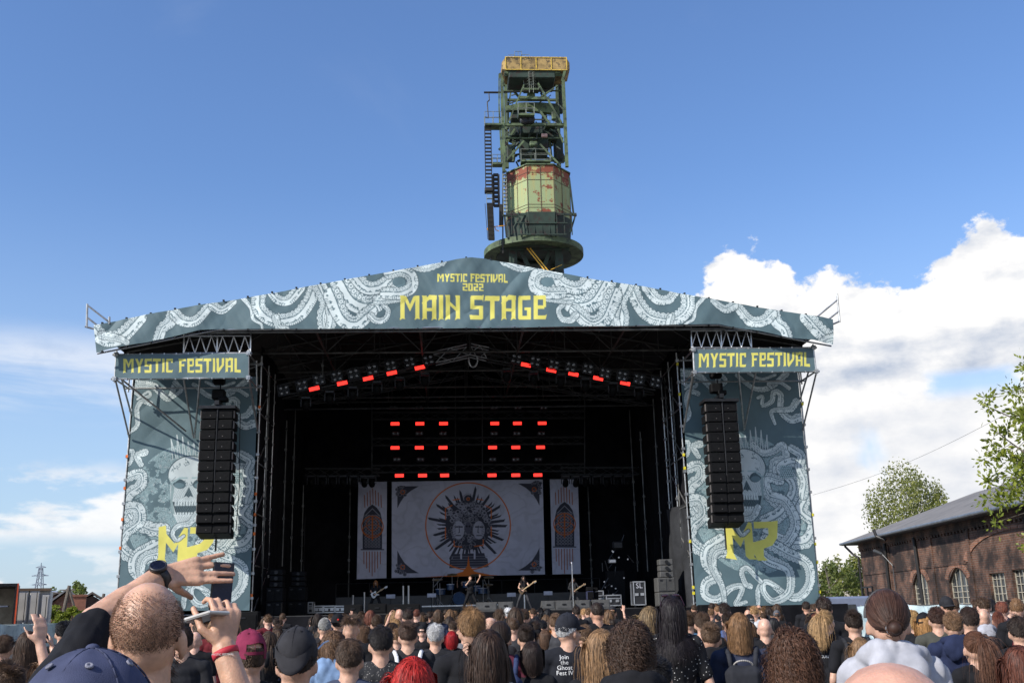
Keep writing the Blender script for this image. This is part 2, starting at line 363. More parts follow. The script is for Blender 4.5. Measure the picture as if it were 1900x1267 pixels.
FONT = {
 'M': (.86, [st_(0), st_(.66), [(.1, 1), (.26, .98), (.42, .64), (.58, .98), (.74, 1), (.42, .34)]]),
 'Y': (.62, [[(-.03, 1), (.17, 1), (.31, .68), (.45, 1), (.65, 1), (.4, .46), (.4, .03), (.31, 0), (.2, -.03), (.22, .46)]]),
 'S': (.56, [rc_(.03, .83, .56, 1), rc_(0, .45, .18, .95), rc_(0, .45, .5, .6), rc_(.38, .05, .56, .58), [(0, 0), (.5, 0), (.56, .05), (.5, .17), (-.03, .2)], [(.5, 1), (.6, 1.04), (.56, .74)]]),
 'T': (.6, [[(-.02, 1), (.62, 1), (.6, .8), (0, .8), (-.05, .76)], [(.19, -.03), (.21, .1), (.21, .95), (.4, .95), (.4, .06), (.3, .04)]]),
 'I': (.18, [st_(0)]),
 'C': (.54, [rc_(0, .05, .18, .95), rc_(.03, .83, .54, 1), [(.02, 0), (.5, 0), (.56, .22), (.5, .17), (.02, .17)], rc_(.4, .7, .54, .9)]),
 'F': (.54, [st_(.02), [(-.05, 1), (.54, 1.0), (.58, .8), (.5, .83), (0, .83)], rc_(.1, .46, .42, .6), [(.36, .66), (.44, .6), (.42, .42)]]),
 'E': (.54, [rc_(0, .02, .18, .98), rc_(0, .83, .52, 1), rc_(0, .44, .46, .58), [(0, 0), (.52, 0), (.57, .2), (.5, .16), (0, .16)], rc_(.4, .5, .54, .95)]),
 'V': (.6, [[(-.02, 1), (.18, 1), (.18, .3), (.42, .55), (.42, 1), (.62, 1.02), (.6, .5), (.12, -.05), (0, .12)]]),
 'A': (.6, [st_(0), st_(.42), [(-.03, .72), (.3, 1.04), (.62, 1.0), (.62, .84), (.3, .84), (0, .6)], rc_(.1, .36, .5, .48)]),
 'N': (.62, [st_(0), st_(.44), [(.14, .62), (.48, .35), (.48, .5), (.14, .78)]]),
 'L': (.52, [rc_(0, 0, .18, 1), [(0, 0), (.52, -.04), (.5, .18), (0, .17)]]),
 'G': (.56, [rc_(0, .05, .18, .95), rc_(.03, .83, .54, 1), rc_(.03, 0, .56, .17), rc_(.38, 0, .56, .5), rc_(.27, .4, .56, .52)]),
 '2': (.54, [rc_(0, .84, .52, 1), rc_(.36, .45, .54, .97), rc_(0, .42, .54, .57), rc_(0, .03, .18, .55), rc_(0, 0, .56, .16)]),
 '0': (.54, [rc_(0, .03, .17, .97), rc_(.37, .03, .54, .97), rc_(.03, .84, .51, 1), rc_(.03, 0, .51, .16)]),
 'P': (.56, [st_(.02), [(-.1, 1.04), (.5, 1.0), (.6, .92), (.56, .55), (.4, .42), (.42, .82), (0, .82)], rc_(.12, .42, .46, .52)]),
 ' ': (.22, [])}
def text(cv, s, x0, x1, yt, yb, c=YE, slope=0., gap=.13):
    tot = sum(FONT[k][0] for k in s)+gap*(len(s)-1); sc = (x1-x0)/tot; x = x0
    for k in s:
        w_, ps = FONT[k]
        for p in ps: cv.poly([(x+a*sc, yb-(b*(yb-yt))+slope*(x+a*sc-x0)) for a, b in p], c)
        x += (w_+gap)*sc
def cloth(name, pos, draw, cv, parent, mt, nu, nv, wr=.03, wf=None, seed=0):
    s = np.linspace(0, 1, nu); t = np.linspace(0, 1, nv); Sg, Tg = np.meshgrid(s, t); P = pos(Sg, Tg); dx, dy = draw(Sg, Tg)
    colr = cv.sample(dx, dy)
    w_ = P[..., 0]; z = P[..., 2]
    D = (fb2(w_*.9+z*.55+seed, z*.25-w_*.15, 4, 1)-.5)*2.2+(np.abs(fb2(w_*.7-z*.5+seed*2, z*.3+w_*.2, 3, 3)-.5)*-3)
    if wf is not None: D = D*wf(Sg, Tg)
    P = P.copy(); P[..., 1] += D*wr
    me = bpy.data.meshes.new(name); n = nu*nv; nf = (nu-1)*(nv-1)
    me.vertices.add(n); me.vertices.foreach_set('co', P.reshape(-1).astype(np.float32))
    i = np.arange(nv-1)[:, None]*nu+np.arange(nu-1); q = np.stack([i, i+nu, i+nu+1, i+1], -1).reshape(-1)
    me.loops.add(nf*4); me.loops.foreach_set('vertex_index', q.astype(np.int32)); me.polygons.add(nf); me.polygons.foreach_set('loop_start', np.arange(0, nf*4, 4, dtype=np.int32))
    me.polygons.foreach_set('use_smooth', np.ones(nf, bool))
    me.update(calc_edges=True)
    a = me.color_attributes.new('paint', 'FLOAT_COLOR', 'POINT'); a.data.foreach_set('color', np.concatenate([colr, np.ones(colr.shape[:2]+(1,))], -1).reshape(-1).astype(np.float32))
    me.materials.append(mt); o = bpy.data.objects.new(name, me); COL.objects.link(o)
    if parent: o.parent = parent
    return o
def quadpos(tl, tr, bl, br):
    tl, tr, bl, br = map(np.array, (tl, tr, bl, br))
    return lambda s, t: (tl*(1-s[..., None])*(1-t[..., None])+tr*s[..., None]*(1-t[..., None])+bl*(1-s[..., None])*t[..., None]+br*s[..., None]*t[..., None])
MV = mat_attr('printed vinyl mesh', .62, .12)
MSTEEL = mat('galvanised scaffold tube', (.42, .42, .41), .42, .85, .3, 6.)
MTRUSS = mat('aluminium truss', (.5, .5, .5), .38, .9, .2, 5.)
MDTRUSS = mat('dull dark truss', (.06, .06, .06), .6, .3, .4, 5.)
MBLK = mat('black molton cloth', (.009, .009, .011), .95, 0, .4, 1.4, .3, 60., spec=.1)
MBLKC = mat('dark grey sunlit drape and cable', (.028, .029, .032), .85, 0, .4, 1.2, .3, 20., spec=.2)
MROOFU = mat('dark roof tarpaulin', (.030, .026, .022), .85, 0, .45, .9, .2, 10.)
MROOF = mat('grey roof tarpaulin', (.35, .37, .38), .7, 0, .2, .7)
MCAB = mat('black speaker paint', (.005, .005, .0055), .7, 0, .3, 8., .3, 200., spec=.15)
MGRL = mat('speaker grille', (.006, .006, .0065), .75, 0, .3, 10., .5, 420., spec=.12)
MRED = mat('lit red lamp face', (.8, .02, .01), .4, emit=(1., .03, .02), es=1.8, var=.1)
MGLASS = mat('lamp lens', (.32, .33, .35), .12, .7, .3, 40.)
MWHT = mat('white label', (.45, .45, .5), .6)
MDK = mat('dark metal', (.02, .02, .022), .45, .5, .3, 9.)
MRUB = mat('orange strap', (.75, .16, .02), .6); MYEL = mat('yellow tape', (.7, .6, .03), .6)
# ---------------------------------------------------------------- fascia
fx_top = [(174, 604), (270, 585), (364, 567), (456, 553), (548, 536), (684, 512), (816, 488), (848, 481), (876, 479), (902, 481), (940, 488), (1100, 518), (1200, 533), (1300, 552), (1420, 573), (1546, 593)]
fx_bot = [(179, 654), (220, 644), (272, 636), (340, 621), (372, 613), (404, 611), (878, 609), (1332, 602), (1360, 607), (1396, 612), (1464, 627), (1508, 631), (1544, 640)]
FT = lambda x: np.interp(x, *zip(*fx_top)); FB = lambda x: np.interp(x, *zip(*fx_bot))
YF = 33.5
stage = tag(empty('festival_stage', (0, 36, 0)), 'large open-air festival stage with black interior and grey pitched roof', 'stage')
def P_(o):      # parent keeping world placement of geometry built in world coordinates
    o.parent = stage; o.matrix_parent_inverse = Matrix.Translation((0, -36, 0)); return o
cv = Cv(165, 470, 1555, 662, 2.)
def half(M):
    z = lambda L: [M((x/2.5+140, y/2.5+470)) for x, y in L]; sd = 1 if M((0, 0))[0] < 878 else -1
    tent(cv, z([(1560, 62), (1625, 72), (1700, 40)]), 5, 8, sd)
    tent(cv, z([(80, 345), (130, 395), (215, 385), (300, 300)]), 15, 13, -sd, seed=1)
    tent(cv, z([(120, 380), (200, 395), (240, 415)]), 8, 5, sd, seed=2)
    tent(cv, z([(455, 265), (440, 320), (405, 350), (385, 400)]), 11, 9, sd, seed=3)
    tent(cv, z([(465, 285), (500, 315), (560, 315), (615, 255)]), 11, 8, -sd, seed=4)
    tent(cv, z([(640, 245), (680, 262), (735, 225)]), 9, 5, -sd, seed=5)
    tent(cv, z([(775, 205), (815, 255), (825, 305), (862, 330), (868, 352)]), 4, 2.2, sd, seed=6, suck=False)
    tent(cv, z([(850, 190), (855, 260), (920, 310), (1020, 295), (1080, 230), (1115, 150)]), 13, 12, -sd, seed=7)
    tent(cv, z([(905, 175), (940, 215), (990, 215), (1040, 160)]), 8, 10, -sd, seed=8)
    tent(cv, z([(930, 300), (945, 345), (980, 352)]), 7, 5, sd, seed=9)
    tent(cv, z([(1130, 150), (1165, 230), (1150, 290), (1155, 350)]), 13, 11, sd, seed=10)
    tent(cv, z([(1240, 140), (1185, 230), (1190, 300), (1180, 352)]), 9, 9, -sd, seed=11)
    tent(cv, z([(1230, 130), (1290, 220), (1370, 240), (1440, 190), (1470, 110)]), 20, 15, -sd, seed=12)
    tent(cv, z([(1195, 200), (1240, 300), (1300, 325), (1370, 270)]), 17, 12, -sd, seed=13)
    tent(cv, z([(1300, 110), (1350, 160), (1420, 150), (1480, 90)]), 13, 11, -sd, seed=14)
    tent(cv, z([(1370, 290), (1395, 312), (1435, 305), (1450, 265), (1425, 240)]), 6.5, 3.5, -sd, seed=15)
    tent(cv, z([(1400, 215), (1450, 215), (1500, 212)]), 9, 6, sd, seed=16)
    tent(cv, z([(1440, 185), (1510, 185), (1560, 155), (1555, 105), (1510, 85), (1455, 95)]), 11, 10, -sd, seed=17)
    cv.ell(*M((1500/2.5+140, 135/2.5+470)), 12, 9, BG*1.3)
half(lambda p: p); half(lambda p: (878*2-p[0], p[1]))
text(cv, 'MYSTIC FESTIVAL', 812, 942, 509, 524); text(cv, '2022', 859, 897, 526.5, 540)
text(cv, 'MAIN STAGE', 743, 1013, 549, 593, gap=.12)
def fpos(s, t):
    px = 174+s*(1545-174); a = FT(px); b = FB(np.clip(px+(t*5*(1-s)*0), 179, 1544)); py = a+(b-a)*t; return at_v(px+(s < .01)*t*5, py, YF)
def fdraw(s, t):
    px = 174+s*(1545-174); a = FT(px); b = FB(px); return px, a+(b-a)*t
fwf = lambda s, t: .35+1.2*np.clip(np.abs(s-.5)*2-.35, 0, 1)+.8*np.exp(-((s-.5)/.1)**2)
tag(cloth('roof_banner', fpos, fdraw, cv, None, MV, 1400, 150, .10, fwf, 3), 'wide slate grey gable banner with white tentacles reading MAIN STAGE in yellow', 'banner')
# ---------------------------------------------------------------- signs
for nm, c, tx, sl in (('left', ((216, 658), (461, 656), (213, 703), (461, 701)), (229, 447, 666, 692), -.006), ('right', ((1286, 649), (1509, 645), (1288, 691), (1514, 689)), (1297, 1503, 656, 682), -.012)):
    cv = Cv(200, 640, 470, 712, 3.) if nm == 'left' else Cv(1275, 635, 1525, 700, 3.)
    text(cv, 'MYSTIC FESTIVAL', tx[0], tx[1], tx[2], tx[3], slope=sl, gap=.14)
    q = [at(*p, 33.9) for p in c]; cp = np.array(c, float)
    def dr(s, t, c=cp): 
        r = c[0]*((1-s)*(1-t))[..., None]+c[1]*(s*(1-t))[..., None]+c[2]*((1-s)*t)[..., None]+c[3]*(s*t)[..., None]; return r[..., 0], r[..., 1]
    tag(cloth('sign_banner', quadpos(*q), dr, cv, None, MV, 420, 90, .035, None, 5), 'long MYSTIC FESTIVAL name banner above the %s tower' % ('left skull' if nm == 'left' else 'right skull'), 'banner', 'name banners over the stage towers')
# ---------------------------------------------------------------- tower banners (drawn in 230 x 440 units)
cv = Cv(-2, -2, 232, 442, 2.6); rg = random.Random(3); z = lambda L: [((x-(80+(y-200)*.045))*.442, (y-205)*.427) for x, y in L]
# engraved texture behind the skull
w_ = cv.win(0, 130, 230, 440); X, Y = w_[2:]; n_ = fb2(X*.09, Y*.09, 4, 2); ang = fb2(X*.03, Y*.03, 3, 5)*14
hat = (np.sin((X*np.cos(ang)+Y*np.sin(ang))*2.4) > -.05) & (n_ > .37) & (np.hypot((X-115)/110, (Y-255)/125) < 1.02)
cv.blend(w_, hat*.8, GR*1.9); cv.blend(w_, ((fb2(X*.35, Y*.35, 3, 6) > .60) & hat)*1., WH*.8)
def scales(cx, cy, rx, ry):
    for j in range(int(2*ry/4)):
        for i in range(int(2*rx/4)):
            x = cx-rx+i*4+(j % 2)*2; y = cy-ry+j*4
            if ((x-cx)/rx)**2+((y-cy)/ry)**2 < 1: cv.ell(x, y, 2.1, 1.9, GR*1.9); cv.ell(x, y, 1.9, 1.7, DK*1.7, ring=.35)
for L, a, b, sd in [  # upper thin tentacles, then big ones
    ([(75, 225), (160, 240), (230, 300), (250, 230)], 8, 5, 1), ([(250, 225), (280, 260), (240, 300)], 5, 3, 1), ([(330, 235), (400, 290), (470, 290), (550, 225)], 4, 6, 1), ([(380, 225), (440, 250), (500, 230)], 3, 3, -1),
    ([(85, 265), (120, 290), (150, 285), (140, 265), (100, 300)], 4, 2, 1), ([(480, 290), (470, 270), (520, 265), (560, 290)], 3, 4, 1),
    ([(155, 320), (120, 310), (105, 350), (115, 420), (80, 450), (60, 420)], 5, 4, 1), ([(420, 335), (440, 330), (440, 370), (480, 350), (490, 310), (520, 320), (520, 390), (560, 430), (600, 420)], 3, 8, -1), ([(590, 350), (560, 385), (480, 395), (490, 450)], 7, 3, 1),
    ([(85, 540), (110, 540), (105, 590), (75, 610)], 4, 3, 1), ([(160, 545), (130, 560), (150, 600)], 7, 5, 1),
    ([(390, 545), (430, 580), (480, 570), (520, 545), (530, 600), (480, 620), (470, 680), (420, 730), (480, 800)], 6, 9, 1),
    ([(600, 640), (560, 620), (510, 650), (560, 700), (560, 760), (500, 840), (430, 880)], 9, 13, -1),
    ([(90, 660), (150, 640), (160, 690), (110, 740), (130, 830), (210, 880), (270, 890)], 9, 13, 1),
    ([(80, 800), (150, 790), (170, 850), (120, 900), (110, 960), (170, 1010), (260, 1000)], 11, 12, 1),
    ([(610, 780), (590, 830), (640, 880), (600, 960), (500, 960), (440, 930)], 11, 12, -1),
    ([(500, 700), (440, 690), (450, 760), (520, 790), (560, 880), (520, 960), (470, 980)], 9, 10, 1),
    ([(240, 960), (180, 1000), (175, 1060), (215, 1110), (170, 1140), (165, 1190), (215, 1205), (270, 1160), (320, 1150), (310, 1190), (290, 1225), (335, 1215)], 12, 3, -1),
    ([(260, 990), (210, 1010), (200, 1070), (235, 1150), (245, 1215)], 10, 4, 1),
    ([(430, 960), (520, 1010), (600, 1050), (610, 1130), (560, 1190), (500, 1180), (430, 1130), (390, 1160), (385, 1220)], 12, 4, 1),
    ([(380, 990), (440, 1040), (520, 1080), (520, 1170), (450, 1210), (410, 1170), (420, 1130), (470, 1150)], 11, 4, -1),
    ([(355, 1150), (335, 1140), (320, 1090), (345, 1075), (380, 1110), (400, 1130)], 5, 4, 1), ([(560, 560), (600, 590), (590, 640), (610, 700), (600, 760)], 8, 9, -1)]:
    tent(cv, z(L), a, b, sd, seed=rg.randrange(30), tone=.92)
scales(190, 196, 14, 15)
for i in range(9):                         # crown spikes over the skull
    x = 80+i*9; cv.line([(x, 160), (x-6+i*1.6, 120-8*math.sin(i*1.3)), (x+6, 158)], .7, WH*.8)
cv.ell(112, 188, 40, 36, DK*1.5); cv.ell(112, 188, 38, 34, WH*.86)
cv.poly([(78, 205), (146, 205), (142, 236), (136, 262), (124, 284), (98, 284), (86, 262), (80, 236)], WH*.84)
cv.poly([(84, 240), (140, 240), (134, 264), (92, 264)], DK)
for ex in (94, 130): cv.ell(ex, 206, 12, 9, DK*1.3, rot=.35 if ex < 100 else -.35); cv.ell(ex, 209, 9, 5, BG*1.3); cv.line([(ex-13, 199+(6 if ex < 100 else -4)), (ex, 195), (ex+13, 199+(-4 if ex < 100 else 6))], 1.6, GR*1.6)
cv.poly([(112, 212), (103, 232), (109, 229), (112, 233), (115, 229), (121, 232)], DK)
for i in range(9):
    x = 90+i*5; cv.poly(rc_(x-1.9, 236+abs(i-4)*-.6, x+1.9, 248), WH); cv.poly(rc_(x-1.7, 260, x+1.7, 269+abs(i-4)*-.7), WH)
w_ = cv.win(72, 150, 152, 285); X, Y = w_[2:]; sk = (np.hypot((X-112)/38, (Y-188)/34) < 1) | ((np.abs(X-112) < 32-(Y-205)*.22) & (Y > 205) & (Y < 284)); rad_ = np.hypot((X-104)/38, (Y-180)/36); ln_ = (np.sin(X*1.9+Y*.9+fb2(X*.12, Y*.12, 3, 2)*9) > .35) & sk & (rad_ > .62+.5*fb2(X*.1, Y*.1, 3, 5)); cv.blend(w_, ln_*.55, BG*1.4)
for k in range(26):
    a = rg.uniform(0, 6.28); r = rg.uniform(.55, .95); x = 112+40*r*math.cos(a); y = 186+34*r*math.sin(a)
    cv.line([(x, y), (x+rg.uniform(-5, 5), y+rg.uniform(-5, 5)), (x+rg.uniform(-7, 7), y+rg.uniform(-7, 7))], .45, DK*2)
cv.poly([(72, 190), (80, 210), (80, 240), (86, 262), (90, 264), (84, 238), (86, 214)], GR*1.2); cv.poly([(152, 190), (144, 210), (143, 240), (137, 262), (133, 264), (139, 238), (138, 214)], GR*1.2)
cv.poly([(x-9, y) for x, y in [(71, 287), (84, 284), (86, 300), (101, 318), (118, 288), (124, 290), (124, 352), (132, 356), (114, 356), (108, 350), (108, 318), (100, 334), (86, 316), (86, 346), (91, 357), (70, 354), (74, 344)]], YE)
cv.poly([(x-9, y) for x, y in [(128, 288), (160, 287), (174, 285), (170, 316), (160, 330), (143, 336), (142, 350), (149, 357), (130, 358), (124, 346), (124, 325), (146, 319), (154, 311), (154, 299), (128, 300)]], YE)
tent(cv, [(130, 262), (118, 280), (96, 286), (88, 300), (96, 312), (108, 304)], 6, 2.5, 1, seed=4)
towpos = {}
for nm, c in (('left', ((251, 703), (479, 699), (217, 1133), (463, 1132))), ('right', ((1262, 683), (1479, 686), (1292, 1124), (1521, 1128)))):
    q = [at(*p, 36.) for p in c]; towpos[nm] = q
    tag(cloth('tower_banner', quadpos(*q), lambda s, t: (s*230, t*440), cv, None, MV, 340, 640, .04, None, 7 if nm == 'left' else 11), 'tall slate banner with skull, octopus arms and yellow MF on the %s tower' % nm, 'banner', 'skull banners on the two stage towers')
# ---------------------------------------------------------------- backdrops
LAV = np.array([.52, .52, .62]); INK = np.array([.045, .045, .062]); ORG = np.array([.62, .16, .03]); GY = np.array([.40, .40, .48])
def marble(cv):
    w_ = cv.win(-1e4, -1e4, 1e4, 1e4); X, Y = w_[2:]; wx = fb2(X*.016, Y*.016, 4, 2)*9; n = np.sin(wx*5+fb2(X*.05, Y*.05, 3, 4)*3+Y*.01)
    cv.blend(w_, np.clip(n, 0, 1)**2*.32, GY*.8)
cv = Cv(720, 884, 1016, 1076, 2.6, LAV); marble(cv); cx, cy = 868, 976
rg = random.Random(11)
for k in range(46):                        # radiating blades of a round emblem
    a = k/46*6.283+rg.uniform(-.04, .04); L = rg.uniform(50, 62) if k % 3 else rg.uniform(64, 74); wd = 2.2 if k % 3 else 3.4
    ca, sa = math.cos(a), math.sin(a)*.98; cv.poly([(cx+ca*30-sa*wd, cy+sa*30+ca*wd), (cx+ca*L-sa*wd*.9, cy+sa*L+ca*wd*.9), (cx+ca*(L+4), cy+sa*(L+4)-2), (cx+ca*L+sa*wd*.4, cy+sa*L-ca*wd*.4), (cx+ca*30+sa*wd, cy+sa*30-ca*wd)], INK)
cv.ell(cx, cy-2, 42, 46, INK)
for k in range(130):
    a = rg.uniform(0, 6.28); r = rg.uniform(0, 41); cv.ell(cx+r*math.cos(a), cy-4+r*1.08*math.sin(a), rg.uniform(1.5, 5), rg.uniform(1, 4), GY*rg.uniform(.3, .85), .8, rg.uniform(0, 3), ring=.5)
for k in range(40):
    a = rg.uniform(-3.14, 0); r = rg.uniform(24, 42); cv.ell(cx+r*math.cos(a), cy-8+r*.9*math.sin(a), 3.6, 3., GY*.7, ring=.6); cv.ell(cx+r*math.cos(a), cy-8+r*.9*math.sin(a), 1, 1, INK)
for fxx, d in ((850, 1), (888, -1)):
    cv.ell(fxx, 984, 11, 17, GY*.95); cv.line([(fxx-6, 978), (fxx-1, 978)], 1.3, INK); cv.line([(fxx+2, 978), (fxx+7, 978)], 1.3, INK); cv.line([(fxx+d, 976), (fxx+d*2, 988), (fxx, 989)], .7, INK); cv.line([(fxx-4, 994), (fxx+4, 994)], .9, INK)
    for j in range(9): cv.line([(fxx-10*d, 970+j*3), (fxx-5*d, 972+j*3)], .4, INK)
cv.ell(868, 980, 6, 11, INK*2); cv.ell(865.5, 977, 1.8, 2, INK*.5); cv.ell(870.5, 977, 1.8, 2, INK*.5)
for a0, b0, a1, b1 in ((826, 944, 826, 964), (826, 944, 838, 938), (911, 944, 911, 962), (900, 938, 911, 944), (826, 980, 826, 1000), (911, 978, 911, 998), (842, 1014, 856, 1015), (880, 1014, 896, 1012), (840, 928, 852, 926), (884, 926, 896, 928), (842, 1004, 842, 1014), (896, 1002, 896, 1012)): cv.line([(a0, b0), (a1, b1)], .9, ORG)
for i in range(24): a = i/24*6.283; cv.line([(868, 926), (868+11*math.cos(a), 926+11*math.sin(a))], .35, INK)
cv.ell(868, 926, 6, 6, INK, ring=1.5); cv.ell(868, 926, 2.4, 2.4, ORG, ring=.7)
cv.poly([(840, 1028), (898, 1026), (900, 1034), (904, 1036), (906, 1052), (833, 1054), (834, 1038), (839, 1036)], INK*1.2)
for i in range(5): cv.line([(836, 1033+i*4.5), (904, 1032+i*4.5)], .4, GY*.6)
for x in (855, 880): cv.line([(x, 1022), (x, 1036)], 1.6, LAV)
cv.ell(cx, cy, 78.5, 80.5, ORG, ring=1.15)
cv.poly([(868.5, 1030), (871, 1050), (880, 1060), (910, 1066), (980, 1070), (760, 1072), (835, 1067), (858, 1060), (866, 1050)], ORG)
for qx, qy, sx, sy in ((737, 902, 1, 1), (1001, 897, -1, 1), (737, 1063, 1, -1), (1001, 1058, -1, -1)):
    cv.poly([(qx, qy), (qx+40*sx, qy), (qx+26*sx, qy+8*sy), (qx+14*sx, qy+18*sy), (qx+6*sx, qy+30*sy), (qx, qy+42*sy)], INK*1.3)
    for k in range(14):
        a, b = rg.uniform(-2, 14), rg.uniform(-3, 18); cv.ell(qx+a*sx, qy+b*sy, rg.uniform(2, 5), rg.uniform(2, 4), INK*1.2); cv.ell(qx+a*sx, qy+b*sy, rg.uniform(1, 4), rg.uniform(1, 3), GY*.6, ring=.4)
    cv.ell(qx+10*sx, qy+11*sy, 3.6, 3.6, ORG*.8, ring=.8)
MBD = mat_attr('printed backdrop cloth', .85, .1, 200.)
BDM = ((727, 893.5), (1007, 889), (726.7, 1071.7), (1011, 1065))
def drf(c):
    c = np.array(c, float)
    def f(s, t):
        r = c[0]*((1-s)*(1-t))[..., None]+c[1]*(s*(1-t))[..., None]+c[2]*((1-s)*t)[..., None]+c[3]*(s*t)[..., None]; return r[..., 0], r[..., 1]
    return f
YB = 46.
def bdtruss(par, c):
    mb = MB(); a = Vector(at(*c[0], YB)); b = Vector(at(*c[1], YB)); mb.tube(a+Vector((-.1, .03, .03)), b+Vector((.1, .03, .03)), .025); a = Vector(at(*c[2], YB)); b = Vector(at(*c[3], YB)); mb.tube(a+Vector((-.1, .03, -.02)), b+Vector((.1, .03, -.02)), .025); mb.build('batten', MDK, par)
o = tag(cloth('backdrop', quadpos(*[at(*p, YB) for p in BDM]), drf(BDM), cv, None, MBD, 480, 310, .015, None, 2), 'large pale lavender backdrop with round orange-ringed dark emblem behind the band', 'backdrop'); bdtruss(o, BDM)
for nm, c in (('left', ((665, 894), (718, 893.5), (662, 1074), (717, 1072))), ('right', ((1020, 889), (1072, 889), (1025, 1065), (1077.5, 1064)))):
    mx = (c[0][0]+c[1][0])/2; cv = Cv(c[2][0]-8, 884, c[3][0]+8, 1080, 3., LAV); marble(cv); y0 = c[0][1]; dx = .03
    for k in range(7):
        x = mx+(k-3)*5.1; h = [7, 2, -2, -6, -2, 2, 7][k]; cv.line([(x, y0+18+h), (x+.8, y0+44+h*.5)], .8, ORG*.5+INK*.5)
        h = [0, 8, 15, 22, 15, 8, 0][k]; cv.line([(x-1+(2 if nm == 'right' else 0), y0+130), (x-1+(2.5 if nm == 'right' else 0), y0+152+h)], .8, ORG*.5+INK*.5)
    x0 = mx+(1.5 if nm == 'right' else -.5)
    cv.poly([(x0-18, y0+125), (x0-18, y0+72), (x0-15, y0+58), (x0-8, y0+48), (x0, y0+42), (x0+8, y0+48), (x0+15, y0+58), (x0+18, y0+72), (x0+18, y0+125)], INK)
    for i in range(5):
        for j in range(11): cv.ell(x0-12+i*6, y0+64+j*5.6, 2.1, 2., GY*.62, ring=.6)
    cv.line([(x0-12, y0+62), (x0, y0+50), (x0+12, y0+62)], .7, GY*.7); cv.line([(x0-21, y0+126), (x0+21, y0+126)], 1, INK)
    cv.ell(x0, y0+84, 20, 20, ORG*.8, ring=.9); cv.ell(x0, y0+80, 11, 11, ORG*.8, ring=.6); cv.ell(x0, y0+90, 18, 10, ORG*.8, ring=.5); cv.line([(x0, y0+66), (x0, y0+108)], 1.3, ORG*.8)
    o = tag(cloth('backdrop', quadpos(*[at(*p, YB) for p in c]), drf(c), cv, None, MBD, 150, 460, .015, None, 4), 'narrow pale side backdrop with dark pointed church window, %s of the round emblem' % nm, 'backdrop', 'narrow backdrops either side of the emblem'); bdtruss(o, c)
# ================================================================ stage structure
def V(*a): return Vector(a)
ZD = 1.80                                   # deck height
lc = Vector(at(174, 604, YF)); rcn = Vector(at(1546, 593, YF)); pk = Vector(at(878, 479, YF)); lb = Vector(at(179, 654, YF)); rb = Vector(at(1544, 640, YF))
YR = 49.
mb = MB(); mbu = MB()
for a, b in ((lc, pk), (pk, rcn)):
    a = a+V(0, .06, -.03); b = b+V(0, .06, -.03); d = V(0, YR-YF, 0)
    mb.add([a, b, b+d, a+d, a-V(0, 0, .05), b-V(0, 0, .05), b-V(0, 0, .05)+d, a-V(0, 0, .05)+d], [(0, 1, 2, 3), (0, 4, 5, 1), (3, 2, 6, 7), (0, 3, 7, 4), (1, 5, 6, 2)])
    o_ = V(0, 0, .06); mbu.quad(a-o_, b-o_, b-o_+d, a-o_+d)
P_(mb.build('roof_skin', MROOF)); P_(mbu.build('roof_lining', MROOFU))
# roof frame: purlins, rafters and bracing
mb = MB()
def roofz(x, top=0.): 
    if x < pk.x: t = (x-lc.x)/(pk.x-lc.x); return lc.z+(pk.z-lc.z)*t-top
    t = (x-pk.x)/(rcn.x-pk.x); return pk.z+(rcn.z-pk.z)*t-top
ZC = Vector(at(878, 612, YF)).z
xs = np.linspace(lc.x+.3, rcn.x-.3, 15)
for Y in (33.62, 36.5, 39.5, 42.5, 45.5, 48.5):
    mb.tube((lc.x+.1, Y, roofz(lc.x+.1, .18)), (pk.x, Y, roofz(pk.x, .18)), .045); mb.tube((pk.x, Y, roofz(pk.x, .18)), (rcn.x-.1, Y, roofz(rcn.x-.1, .18)), .045)
    mb.tube((xs[2], Y, ZC), (xs[12], Y, ZC), .045); pv = None
    for i, x in enumerate(xs):
        if 2 <= i <= 12: mb.tube((x, Y, ZC), (x, Y, roofz(x, .18)), .022, n=5)
        if pv is not None and 2 < i <= 12: mb.tube((pv, Y, ZC if i % 2 else roofz(pv, .18)), (x, Y, roofz(x, .18) if i % 2 else ZC), .02, n=5)
        pv = x
for x in xs: mb.tube((x, 33.7, roofz(x, .12)), (x, 48.9, roofz(x, .12)), .035, n=5)
for x in xs[2:13:2]: mb.tube((x, 33.7, ZC), (x, 48.9, ZC), .04, n=5)
for k in range(0, 14):
    for j, Y in enumerate((33.7, 39.5, 45.5)): mb.tube((xs[k], Y, roofz(xs[k], .14)), (xs[k+1], Y+3, roofz(xs[k+1], .14)), .014, n=4)
P_(mb.build('roof_frame', mat('dim roof steel', (.13, .125, .115), .5, .6, .4, 4.)))
mb = MB(); a = Vector(at(404, 612, YF+.05)); b = Vector(at(1332, 603, YF+.05)); mb.tube(a, b, .04); mb.tube(lb+V(0, .08, -.02), a, .03); mb.tube(b, rb+V(0, .08, -.02), .03)
P_(mb.build('front_edge_tube', MTRUSS))
mb = MB()
for px_ in range(190, 1540, 45):
    p = at(px_, float(FT(px_))-1.5, YF); mb.box(p, (.06, .08, .05)); p = at(px_, float(FB(px_))+1, YF); mb.box(p, (.05, .09, .06))
P_(mb.build('banner_clamp', MDK))
